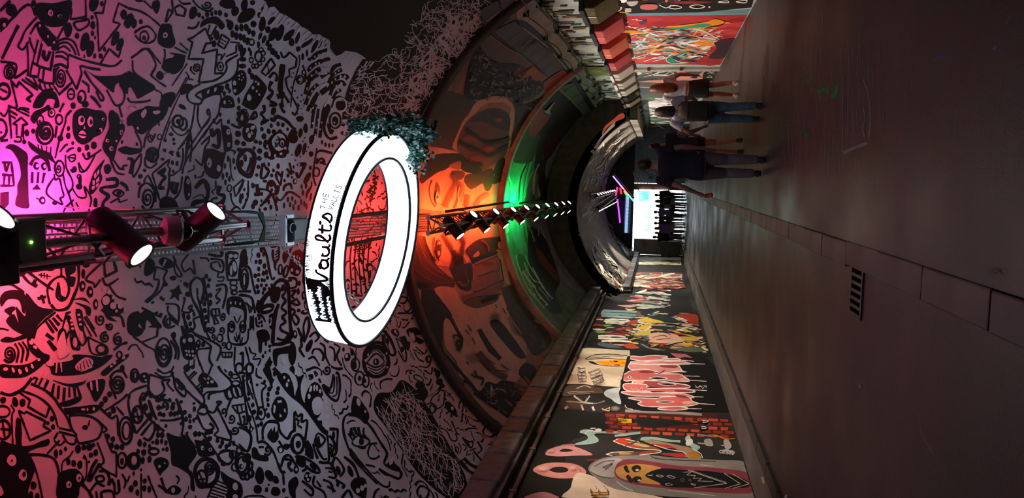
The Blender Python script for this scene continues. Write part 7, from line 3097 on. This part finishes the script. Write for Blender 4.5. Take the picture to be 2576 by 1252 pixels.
# ---------------------------------------------------------------- graffiti on the left wall
ML = Mural(SideWall(XL, 0.02, 3.5), 0.00003, 0.003, 0.026, 0.028)
ML.draw(1240, 1000, 4.969, """
F 1c1d19 -80,1252 300,900 560,520 760,160 1300,180 1560,180 1560,420 1000,520 900,800 940,1260
F 8a6a4a 540,420 590,300 640,200 700,180 640,320 580,430
F b07070 860,590 1010,580 1010,620 870,620
F dc9896 655,710 720,640 860,600 1000,610 1130,650 1245,715 1050,725 800,735
F 2a2024 830,668 880,640 960,645 1000,665 900,678
F e0948a 500,900 560,850 700,815 860,812 1020,830 1130,880 1165,930 1130,980 1000,1005 830,1010 640,980 540,940
E 2a1e20 830,902 120,36
F dc9896 400,1262 500,1200 640,1180 760,1215 810,1262
L 2a1e20 8 740,870 770,900
L 2a1e20 8 860,860 850,900
L c85a50 10 1060,890 1100,910 1090,930
B f4c8b8 0.8 620,905 90,40
B f4c8b8 0.7 1000,895 50,36
B f0b0a0 0.6 720,680 60,24
F ecd6b8 930,1262 970,1130 1040,950 1220,970 1400,1060 1590,1140 1840,1190 2040,1230 2040,1262
F 9cb8ac 1020,580 1180,520 1160,460 1090,440 1100,410 1180,395 1340,420 1600,420 1600,450 1280,450 1320,520 1300,560 1180,585 1080,590
L e8ece4 8 1150,460 1200,410 1300,430
E efeadf 1320,406 42,20
E e8e4da 1250,384 36,8
F 8a3428 1180,775 1300,770 1320,785 1180,790
L 8a847a 16 1400,40 1250,75 920,50
L 8a847a 20 1180,0 1140,60 1050,0
L b8ae9a 26 940,110 900,140
L b8ae9a 22 1100,95 1130,160
L b8ae9a 22 1240,115 1270,165
L e0b890 12 1370,150 1450,165 1450,130
B 6a4a34 0.5 1000,100 200,80
B 9a948c 0.7 1530,150 70,40
""")
write(ML.d, 'ME:', (1528, 1262), (1528, 1222), 42, 3.2, hexc('9a6a20'), 0.3, False)
ML.draw(1480, 1000, 4.969, """
G 4e2620 200,190 560,165 1600,200 1640,300 1830,480 1400,440 800,400 260,390
L a29c94 34 460,165 800,178 1200,195 1420,212
""")
rb = random.Random(5)
for row in range(5):
    for i in range(11):
        x = 1522 + i * 29 + (row % 2) * 12 + rb.uniform(-2, 2); y = 1040 + row * 10 + i * 1.4
        if x > 1838 or (1590 < x < 1770 and row == 2): continue
        w_, h_ = rb.uniform(19, 25), rb.uniform(7, 9); c = rb.choice(['c24a32', 'b23c28', '9c3424', 'cc5840', '8a3026'])
        ML.h.poly([(x, y), (x + w_, y + 1), (x + w_ - 1, y + h_), (x + 1, y + h_ - 1)], hexc(c))
ML.draw(1480, 1000, 4.969, """
F 201e1b 590,290 640,245 900,265 1300,310 1420,300 1500,310 1490,340 1400,330 1100,350 800,380 680,360
E 161412 555,292 36,26
G e4b02c 365,245 450,260 540,268 545,315 450,322 380,322 430,300 370,290
E 141210 1460,312 54,30
E 141210 1440,390 50,30
+L f0ece4 9 1425,305 1480,300 1495,318 1430,325
+L f0ece4 9 1410,380 1460,380 1470,400 1415,402
+Z 17140e 8 350,240 500,262
+Z 17140e 8 340,265 470,280
+Z 17140e 8 350,300 480,300
+Z 17140e 8 330,310 420,320
F 8e8880 0,900 60,810 260,740 700,715 1000,745 1590,780 1940,800 1990,930 2060,1060 2095,1262 1500,1262 900,1230 560,1180 300,1130 100,1010
F b4aea6 20,900 80,820 260,760 420,770 340,860 330,980 250,1000 100,960
F 8e3e48 330,900 380,810 520,770 800,800 1100,850 1590,880 1960,930 2040,1040 2080,1190 1590,1190 1000,1140 600,1090 400,1030 330,960
F cf9850 340,910 420,850 620,830 800,850 910,890 710,970 900,1080 760,1080 500,1040 380,990
F 17191d 710,975 900,890 1200,905 1590,930 1900,1000 2020,1080 1950,1130 1590,1130 1000,1120 880,1060
F 2b221e 440,870 480,850 500,900 520,940 470,930
E 2a2420 600,890 60,45
E e8dcc8 612,908 24,14
F 2b221e 470,990 510,970 560,1050 520,1060
E 2a2420 610,1025 60,40
E e8dcc8 636,1036 22,12
L 6a645e 14 80,860 200,800 330,790
L 6a645e 20 180,880 260,840 300,830 210,900
L 5a5450 12 30,930 150,990 320,1010
L dcd8d0 9 350,1050 450,1120 560,1170
L 2a2826 10 780,720 900,770 1590,800
L c8c4bc 8 1400,840 1560,860
L c8c4bc 10 1000,1160 1590,1230
C c8c4b4 6 850,980 890,970 940,985 900,995
C c8c4b4 6 980,985 1030,978 1085,1000 1040,1008
C c8c4b4 6 960,1085 1000,1075 1050,1090 1000,1100
C c8c4b4 6 1280,1080 1330,1085 1335,1105
C 8a6a3a 6 1150,1030 1180,1015 1200,1035 1175,1050
C 8a6a3a 6 1250,1035 1275,1025 1285,1045
L c8c4b4 8 740,970 790,975 805,960
Z c8c0a8 9 1243,905 1480,990 1733,1075 1323,1130
Z c8c0a8 8 1700,950 1900,1080 1710,1135
Z c8c0a8 8 1800,955 2015,1080 1810,1135
Z c8c0a8 6 1180,935 1290,930 1225,970 1340,975 1310,1015 1420,1010 1370,1045 1560,1050
Z 9a9484 6 1300,915 1720,1060
Z 9a9484 6 1400,1120 1700,1075
F 8a5a34 320,545 430,520 640,560 880,640 860,660 620,640 420,590
F c8482e 330,545 450,535 520,570 640,620 600,635 420,585
F c8a878 500,560 640,575 770,610 700,620 560,590
F 6a4a40 220,710 330,685 560,680 880,660 880,700 640,720 300,725
F c09048 390,690 500,690 540,710 400,715
F b84038 640,690 880,670 880,690 700,710
F a48a70 680,540 800,530 1000,570 1150,600 1300,640 1420,760 1250,760 1220,700 1100,660 900,620
F 1a1a18 900,630 1080,640 1110,680 920,650
F c83a2c 800,580 1000,595 1100,640 1150,665 1080,640 900,610
F b07a28 1250,690 1370,690 1380,750 1270,755
L 9ec4b4 30 330,480 450,465 650,440
L 9ec4b4 34 650,520 800,510 1000,540 1150,550
F 9ec4b4 1210,530 1260,470 1300,560 1400,620 1330,660
E d8dcd4 1260,560 40,50,40
F b03a32 900,700 1210,700 1200,750 1000,730
L f0ece2 9 310,545 420,515 640,560
L f0ece2 9 310,545 420,590 600,640 880,660 885,690 640,720
L f0ece2 9 220,710 330,685 570,680
L f0ece2 9 220,710 300,728
L f0ece2 9 820,595 1000,650 1200,690 1220,750
L f0ece2 9 1300,640 1400,700 1430,760
L d84434 16 350,515 450,515 530,505
L 4a4648 18 460,605 600,550 700,450
L 8a8680 14 1370,455 1480,480 1540,490
F a8a49c 1450,530 1530,520 1560,605 1470,600
L a8a49c 16 1370,570 1460,580
F b0aca4 1690,540 1750,530 1790,620 1720,650
L b0aca4 12 1660,600 1700,600
L c08a20 16 1560,470 1640,490 1720,520 1830,515
""")
for x, y, r in ((1822, 1137, 18), (1838, 1139, 10)): ML.h.spiral((x, y), r, 6, 2.2, 2.2, hexc('c8c4bc'))
ML.draw(1540, 830, 5.444, """
G 151413 240,290 1260,340 1400,500 1500,800 1640,1130 400,1110 100,1020 90,800 140,700 220,500
F c0646c 790,310 900,320 1000,330 1100,385 1000,370 900,385
""")
PINKL = ["245,360 410,368 520,350 700,355 760,375 640,392 900,395 910,420 640,415 420,425 245,395", "240,440 500,440 900,430 1040,450 1060,465 900,468 480,468 260,460",
 "240,465 450,475 620,475 880,480 920,500 960,560 1020,580 900,570 700,590 600,570 440,540 250,540", "110,640 180,600 260,560 420,540 560,570 620,600 920,605 980,640 1060,700 900,705 640,680 480,700 300,690 180,700",
 "280,710 420,695 640,700 860,730 1040,760 1050,790 860,800 560,790 320,740", "170,740 460,750 500,800 860,800 1060,815 1130,850 900,860 560,850 480,840 200,830",
 "120,850 440,855 800,870 1000,880 1120,920 1060,930 800,910 500,910 280,900", "220,930 600,940 700,920 1020,910 1100,980 1180,1010 1060,1040 860,1050 480,1050 350,1010 400,980", "620,1080 700,1060 900,1050 1040,1075 900,1100 700,1095"]
for i, s_ in enumerate(PINKL): ML.draw(1540, 830, 5.444, "F %s %s\nC f4ece4 13 %s" % (['e27a76', 'dd7470', 'e89a94', 'e27a76', 'b04a50', 'e27a76', 'e08480', 'de7470', 'd86c6c'][i], s_, s_))
ML.draw(1540, 830, 5.444, """
F 9e3e48 660,484 880,487 870,520 700,515
F 9e3e48 360,575 480,550 590,580 450,595
F 9e3e48 860,822 1040,830 1095,853 900,850
F 9e3e48 860,890 1000,905 1040,935 900,920
F 9e3e48 620,610 720,545 700,580
F f2b49c 920,670 1000,660 1040,690 940,695
F f2b49c 950,990 1060,975 1110,1005 1000,1020
F f2b49c 300,705 430,700 420,730 330,735
F 151413 520,660 620,650 740,665 620,677
F 151413 640,735 760,732 860,750 740,757
F 151413 500,778 700,795 500,797
F 151413 540,840 740,850 560,857
F 151413 620,985 830,985 720,999
C f4ece4 8 500,660 620,645 760,665 620,682
C f4ece4 8 620,735 760,727 875,750 740,762
C f4ece4 8 600,985 720,975 850,985 720,1004
E f4ece4 238,648 26,22
E 5a3438 238,648 10,14
Z f4ece4 9 1050,462 1270,470
Z f4ece4 9 905,412 1120,430
Z f4ece4 9 940,630 1200,636
Z f4ece4 9 1060,690 1290,705
Z f4ece4 9 1060,820 1300,832
Z f4ece4 9 1090,915 1250,921
Z f4ece4 9 1180,1010 1410,1026
Z f4ece4 9 1040,1080 1225,1083
L f4ece4 8 175,1030 200,1070 280,1090
L f4e0d0 5 250,790 290,820 330,790 360,830 400,790 420,830
L f4ece4 5 1130,755 1180,800 1200,760 1240,805 1270,770 1295,790
L f4ece4 5 1140,790 1220,775 1290,760 1280,800
""")
ML.draw(1400, 830, 5.963, """
G e4d8bc 330,330 380,280 470,270 1100,310 1100,380 1060,560 1010,620 960,770 960,860 600,840 400,810 130,815 200,700
F d8ccb0 440,440 560,385 800,375 1060,395 1060,440 800,445 500,460
F 1a1a1a 480,470 560,480 640,520 820,540 1060,560 800,548 600,525 510,500
F f2a414 600,472 800,457 1050,450 1060,540 900,545 700,525 620,500
L 1a1a1a 12 430,440 560,378 800,366 1060,388
L 1a1a1a 9 450,450 700,430 1060,445
L 6a6458 7 500,430 800,395 1000,400
L 6a6458 7 560,410 800,410
E 1a1410 890,475 32,12
E c8482e 900,528 46,12
E 1a1410 935,530 18,9
L 1a1410 7 800,460 830,485 870,462
L 1a1410 6 960,495 1050,498
G 151413 1060,400 1105,390 1105,480 1060,560 1010,620 1000,780 980,860 960,1000 980,1110 940,940 965,800 1010,620
F ccdfe4 710,950 760,900 900,870 960,870 935,950 970,1110 880,1090 820,1040 740,1000
F 5a4a3c 60,930 200,830 600,850 700,950 560,960 240,990 100,1000
L c8b0a0 8 160,940 300,925 560,930
L c8b0a0 8 180,960 360,945 500,955
L d8ccb8 18 150,1072 550,1105
L d8ccb8 22 260,990 410,1090 500,990
L d8ccb8 12 300,880 420,840 520,870
L d8ccb8 30 150,1150 130,1190
L d8ccb8 26 370,1120 400,1200
L d8ccb8 26 540,1150 560,1210
L e8b888 14 680,1175 720,1200 800,1165
""")
write(ML.d, 'PEEKY', (1475, 961), (1472, 925), 20, 1.3, hexc('1c1a18'), 0.25, False)
write(ML.d, 'PROJECT', (1523, 966), (1508, 926), 30, 1.3, hexc('1c1a18'), 0.2, False)
# the crowded part of the left wall farther on
REGL = [(1488, 800), (1500, 785), (1560, 775), (1750, 790), (1785, 888), (1560, 876), (1478, 862)]
ML.h.poly([(1478, 868), (1500, 785), (1515, 740), (1728, 745), (1790, 895), (1560, 880)], hexc('241f1c'))
ML.fill(REGL, 260, ['e8e4d4', 'c8c0b0', '2a2624', '8a8478', 'd8b040', 'e0b098', 'a03020', '26323e', '5a6a50', 'f0ece0', '16130f'], (14, 60), (1.6, 5.5), 0.05, 0.12, 31)
ML.draw(1480, 640, 4.816, """
G 8ea8ac 150,720 180,670 590,690 600,760 500,780 160,760
L 2a3030 8 190,700 580,720
L 2a3030 8 370,740 600,760
F 8a5a48 570,740 600,690 650,750 620,765
L ece8d8 16 200,795 330,790 490,800
L ece8d8 16 190,815 330,812 480,822
L ece8d8 16 210,835 440,840
F b8402e 460,830 560,800 590,840 500,850
F 6aa83a 100,940 200,935 180,960 110,955
F 6aa83a 170,860 290,855 220,880
F 8a2c28 340,905 520,890 530,905 380,925 500,960 480,970
L ece8d8 20 120,995 300,990 450,1005
L ece8d8 22 120,1020 300,1025 480,1025
L ece8d8 22 160,1055 350,1050 520,1065
F 4a5c6a 110,1100 150,1070 300,1100 410,1140 250,1140
F b0442c 430,1100 520,1085 620,1140 480,1145
F e4bc3c 610,790 760,775 920,830 700,830
F e4bc3c 600,890 740,840 780,880 700,920 620,910
C f0ece0 9 590,890 650,845 760,845 700,925 610,920
F 1e2a38 720,760 950,745 1080,800 1110,830 900,812
F 1e2a38 760,870 900,870 1050,890 950,915 820,905
F a83a24 1050,740 1300,730 1330,830 1240,840 1180,790
F e4b49c 760,960 1000,960 1120,1010 1150,1060 900,1080 760,1060
F d8b040 1110,1000 1300,1010 1330,1050 1180,1045
F c8b848 590,945 740,930 740,985 620,980
F d8b040 1060,1090 1230,1075 1250,1110
L 1a1814 8 760,960 860,940 1000,975
L 1a1814 8 780,1010 900,985 960,1005
L 1a1814 6 820,1040 1000,1020
F 5a6a50 1060,1140 1340,1130 1400,1180 1200,1190
F e8a8a4 350,620 430,618 640,612 500,648
""")
ML.fill([(1560, 778), (1600, 720), (1690, 725), (1690, 775)], 60, ['e8a8a4', 'c0ccc0', 'e8e4d8', '8a9a8c', 'b85a58', '1e1c1a'], (20, 60), (2, 5), 0.03, 0.08, 33)
ML.h.poly([(1592, 684), (1716, 686), (1726, 726), (1590, 722)], hexc('5c3a30'))
ML.fill([(1590, 686), (1716, 688), (1724, 728), (1588, 722)], 120, ['c85a44', 'e8e0c8', '8a3a2e', 'd8d0b0', '3a2c26', 'c86a54'], (14, 50), (1.6, 4.5), 0.03, 0.1, 34)
ML.h.poly([(1598, 646), (1712, 648), (1714, 668), (1596, 666)], hexc('d4ccaa'))
ML.fill([(1600, 644), (1712, 646), (1714, 668), (1598, 667)], 60, ['f0ecd8', '8a8470', 'b8b090', '4a4438', 'd8c880'], (10, 34), (1, 2.6), 0.03, 0.12, 35)
ML.h.poly([(1602, 618), (1660, 618), (1662, 640), (1600, 640)], hexc('a86a5c')); ML.h.poly([(1618, 620), (1650, 620), (1650, 632), (1618, 633)], hexc('ece4d8'))
ML.fill([(1520, 1048), (1540, 1000), (1560, 880), (1478, 868), (1400, 1010), (1420, 1040)], 0, ['5a4a3c'], (1, 2), (1, 2), 0)
ML.build(wall_left, 'graffiti', 'colourful graffiti covering the black left wall')
# ---------------------------------------------------------------- graffiti on the right wall
MR = Mural(SideWall(XR, 0.02, 3.6), 0.00003, 0.003, 0.028, 0.030)
MR.draw(1480, 0, 6.133, """
G 221e1c -100,-200 2600,-200 2620,110 1650,200 500,215 130,260
G 6aa0b0 100,265 160,225 840,200 1650,190 2510,140 2500,215 1600,225 500,265
G b8363c 300,270 500,240 1640,240 2490,225 2050,1000 520,985 330,700 280,400
""")
MR.fill([(1530, 48), (1890, 42), (1870, 80), (1815, 162), (1565, 160), (1545, 100)], 60, ['c83a3e', 'd0464a', 'b83440', 'a82c34'], (40, 120), (6, 14), -0.03, 0.06, 40)
MR.fill([(1545, 68), (1800, 62), (1830, 80), (1800, 112), (1760, 150), (1575, 148), (1548, 100)], 290, ['e8862a', 'e89a34', 'f0ece8', 'd8d4d0', 'b8b4b8', '6aa0a0', '4a8a74', 'e09080', 'e8a898', 'c85048', '3a3c48', '26282e', '8ac0d0', 'd07840', 'f4f0ec', '7a6a78'], (16, 74), (1.8, 6.0), -0.03, 0.17, 41)
MR.draw(1480, 0, 6.133, """
F ec9426 1200,400 1500,370 1800,330 1960,280 2100,320 2220,345 2080,360 1900,390 1600,430
F 3a9a6a 1250,420 1500,395 1750,355 1900,370 1800,400 1400,440
L 16120f 16 2110,320 2060,370 1850,410
F ec9426 520,490 700,455 900,510 700,515
F 2f8a74 1200,920 1250,860 1330,830 1300,880 1350,930 1460,945 1300,960
C f4f0ec 9 1200,920 1260,850 1330,825 1310,890 1420,950 1560,955 1300,970
F 26282e 1290,880 1340,850 1420,900 1380,930
F 26282e 1480,905 1600,920 1680,945 1600,950
F 26282e 1540,790 1640,780 1620,815
F 26282e 1650,825 1800,830 1840,860 1760,850
L ec9426 12 1400,800 1560,770 1850,840 1880,890
L f4f0ec 7 350,390 420,420 600,390 900,500
L f4f0ec 7 510,490 620,520 820,500 1200,470
L f4f0ec 8 500,810 560,770 700,750 1000,720 1200,640
L f4f0ec 8 640,910 820,850 880,860 760,900
L f4f0ec 8 860,940 1000,890 1140,860 1170,890 1000,940
L f4f0ec 8 880,710 960,690 1050,720
C f4f0ec 8 560,670 620,670 620,720 570,720
L f4f0ec 6 370,320 430,355 520,340 500,370 620,320 560,370
L f4f0ec 6 670,290 760,280 740,300 860,310
L f4f0ec 6 520,950 600,930 580,970 700,955
F e8862a 1610,640 1800,650 2060,690 1900,700 1700,680
F 46405a 780,330 880,300 900,340 820,370
F 3a2430 1950,640 2260,590 2160,800 2080,890 1850,880 1980,740
""")
MR.draw(1480, 0, 6.133, """
F b8b0b0 590,0 760,-10 740,60 640,80
F c86a6a 830,60 1050,60 1040,130 820,130
L f0ece4 10 1090,60 1200,110 1280,60
C f0ece4 12 1240,100 1330,70 1440,100 1340,125
C f0ece4 12 1560,90 1680,60 1800,90 1680,120
C f0ece4 12 2000,20 2140,0 2160,30
C f0ece4 12 2280,15 2440,-10 2420,30
E f0ece4 1868,95 14,14
F d8d0c8 350,110 520,95 480,160 420,150
L c87a7a 8 840,70 900,120
L c87a7a 8 900,70 960,120
L c87a7a 8 960,70 1010,120
F 902c30 1300,10 1900,10 1700,45 1350,40
F d8b848 500,165 640,190 500,200
""")
write(MR.d, 'DYPAN', (1588, 25), (1588, 17), 16, 0.9, hexc('f0ece4'), 0.3, False)
MR.draw(1540, 150, 5.007, """
G 4c5148 120,110 1340,110 1270,300 960,660 830,960 340,960 210,300
F 2e3a2c 500,130 900,130 1000,150 800,190 560,180
F d8ccc0 240,150 320,140 380,165 320,190 260,180
F e09086 310,262 500,255 700,240 880,175 1060,190 1160,140 1160,200 1140,275 900,250 700,285 480,280
F e09086 800,130 950,160 860,175
F 2a3230 310,240 520,225 560,245 350,265
F 1e2420 980,215 1060,200 1060,230
L f4ece4 7 400,210 520,180 640,130 720,150 640,185 560,170 700,140 780,170
L f4ece4 7 520,190 700,190 780,160
L f4ece4 6 380,155 440,165 500,155
L e8a89c 10 350,340 480,345
F 1c1e18 1160,150 1330,140 1250,300 1150,280
G 8cbc9c 300,660 460,660 460,950 360,950
F 384a50 240,400 420,380 450,430 260,450
F d8ccd0 390,580 480,520 640,500 700,540 620,640 440,630
F 5a8a4a 360,500 460,490 420,530
F 3a3c34 280,580 380,570 390,640 300,640
""")
MR.fill([(1622, 245), (1740, 245), (1690, 345), (1632, 345)], 120, ['f0ece8', 'd8ccd0', '7ab08c', 'b8c0b8', '5a6a5a', 'e8e0e4'], (10, 40), (1.2, 4), 0.02, 0.1, 43)
MR.fill([(1640, 335), (1712, 335), (1706, 358), (1636, 358)], 30, ['f0ece8', 'e8e4dc', 'c87a4a', '8a9a8c'], (10, 34), (1.4, 3.4), 0.02, 0.1, 44)
MR.fill([(1770, 172), (1806, 172), (1780, 225), (1772, 225)], 22, ['c8ccb0', '1a1e18', '7a8a6a'], (8, 22), (1.2, 3), 0.02, 0.15, 45)
# slim dark, olive and brown oblongs of the painted skyline above the ledge
SK = Paint(SideWall(XR), 0.004, 0.0002, px=False); rs = random.Random(9)
for i in range(150):
    y = 11.5 + 18 * rs.random(); z = rs.uniform(2.9, 3.5); L = rs.uniform(0.10, 0.40); h_ = rs.uniform(0.05, 0.16) * (1 if y < 20 else 1.3); c = rs.choice(['241e1c', '1c1a1a', '6c6a34', '5a4438', '3a5a60', '6a5248', '2c2420'])
    SK.poly([(y, z), (y + h_, z + 0.02), (y + h_, z + L), (y + 0.01, z + L * 0.9)], hexc(c))
for i in range(26): SK.line([(11.5 + i * 0.7, 2.85), (11.52 + i * 0.7, 3.6)], 0.012, hexc('3a4646'))
SK.poly([(20.9, 2.82), (22.6, 2.82), (22.6, 3.55), (20.9, 3.55)], hexc('6a7a4a'))
for i in range(30): y, z = rs.uniform(20.9, 22.4), rs.uniform(2.85, 3.4); SK.line([(y, z), (y + rs.uniform(-.1, .1), z + 0.15)], 0.03, hexc(rs.choice(['8a9a4a', 'a8b0a0', '3a4430', '4a6a3a'])))
SK.poly([(-2.9, 0.03), (13.3, 0.03), (13.3, 2.7), (-2.9, 2.7)], hexc('26221f'))
for i in range(260): y, z, c = rs.uniform(-2.5, 13), rs.uniform(0.2, 2.4), rs.choice(['c83a3e', 'e8862a', 'd8d4d0', '6aa0a0', 'e09080', '3a3c48', 'f4f0ec', '8a3a5a']); SK.line(crom([(y, z), (y + rs.uniform(-.4, .4), z + rs.uniform(-.4, .4)), (y + rs.uniform(-.6, .6), z + rs.uniform(-.2, .3))]), rs.uniform(0.03, 0.12), hexc(c), taper=True)
LN = Paint(SideWall(XL), 0.003, 0.0001, px=False)
for i in range(120): y, z, c = rs.uniform(-2.5, 9.6), rs.uniform(0.2, 2.9), rs.choice(['dc9896', 'ecd6b8', '8a847a', 'c8482e', '9cb8ac', 'e4b02c', 'f0ece2']); LN.line(crom([(y, z), (y + rs.uniform(-.5, .5), z + rs.uniform(-.4, .4)), (y + rs.uniform(-.7, .7), z + rs.uniform(-.2, .3))]), rs.uniform(0.03, 0.14), hexc(c), taper=True)
tag(LN.build('graffiti', wall_left), kind='stuff')
tag(SK.build('skyline_painting', wall_right), kind='stuff')
MR.build(wall_right, 'graffiti', 'red and orange wildstyle graffiti on the right wall')
# ---------------------------------------------------------------- faint chalk, paint and loose streaks on the ground
G0 = Paint(Ground(0.0), 0.0015, 0.00002)
for col, al, wd, pts in (('3a8a4a', .5, 9, [(2055, 232), (2075, 225), (2085, 232)]), ('3a8a4a', .55, 10, [(2092, 245), (2100, 238), (2106, 215)]), ('3a8a4a', .45, 7, [(2030, 205), (2040, 195)]), ('3a8a4a', .4, 8, [(2005, 335), (2020, 328), (2034, 345)]), ('4a8a5a', .35, 5, [(1972, 320), (1978, 315)]),
    ('8a7a80', .35, 2.5, [(2120, 380), (2120, 300), (2122, 190)]), ('8a7a80', .35, 2.5, [(2132, 350), (2134, 240), (2136, 130)]), ('8a6a78', .3, 2.5, [(2155, 190), (2160, 120), (2170, 60)]), ('9a9098', .45, 7, [(2122, 385), (2150, 372), (2182, 360)]), ('9a9098', .4, 3, [(2172, 270), (2176, 300), (2170, 320), (2176, 345)]),
    ('9a9098', .3, 2, [(2146, 280), (2147, 335)]), ('9a9098', .3, 2, [(2156, 275), (2158, 338)]), ('9a9098', .4, 3, [(2172, 200), (2186, 240), (2190, 300), (2186, 345)]), ('a080a0', .35, 10, [(2500, 125), (2508, 115)]), ('a088b0', .25, 8, [(2350, 150), (2368, 142), (2388, 130)]), ('8a80a0', .25, 8, [(2485, 5), (2490, 20)]), ('8a80a0', .25, 7, [(2535, 60), (2545, 40)]),
    ('8a8088', .3, 3, [(2318, 1090), (2330, 1110), (2350, 1145), (2362, 1140)]), ('8a8088', .25, 3, [(2310, 1040), (2318, 1090)]), ('a09890', .5, 4, [(2162, 965), (2164, 975)]), ('b07030', .5, 4, [(1972, 1075), (1973, 1090)]), ('b09a80', .5, 5, [(1918, 1200), (1922, 1216)])):
    G0.line(crom(pts), wd, hexc(col), soft=0.6, alpha=min(1, al * 1.9))
gs = random.Random(3)
for i in range(170): x, y = gs.uniform(1930, 2240 if i < 130 else 2560), gs.uniform(10, 420); G0.line([(x, y), (x + gs.uniform(-2, 2), y + gs.uniform(10, 70))], gs.uniform(1, 2.2), hexc(gs.choice(['9a7a6a', '8a8a84', '7a9a80', 'a07a70'])), soft=0.6, alpha=0.3)  # many thin translucent streaks in muted tones, scattered at random
tag(G0.build('chalk_and_streaks', pr, SOFT), kind='stuff')
G1 = Paint(Ground(0.010), 0.0015, 0.00002)
for i in range(9): x, y = gs.uniform(2460, 2500), gs.uniform(672, 690); G1.line(crom([(x, y), (x + gs.uniform(5, 25), y + gs.uniform(-8, 8)), (x + gs.uniform(10, 40), y + gs.uniform(0, 15))]), 1.6, hexc('a07848'), soft=0.5, alpha=0.7)
tag(G1.build('scribble', k1, SOFT), kind='stuff')
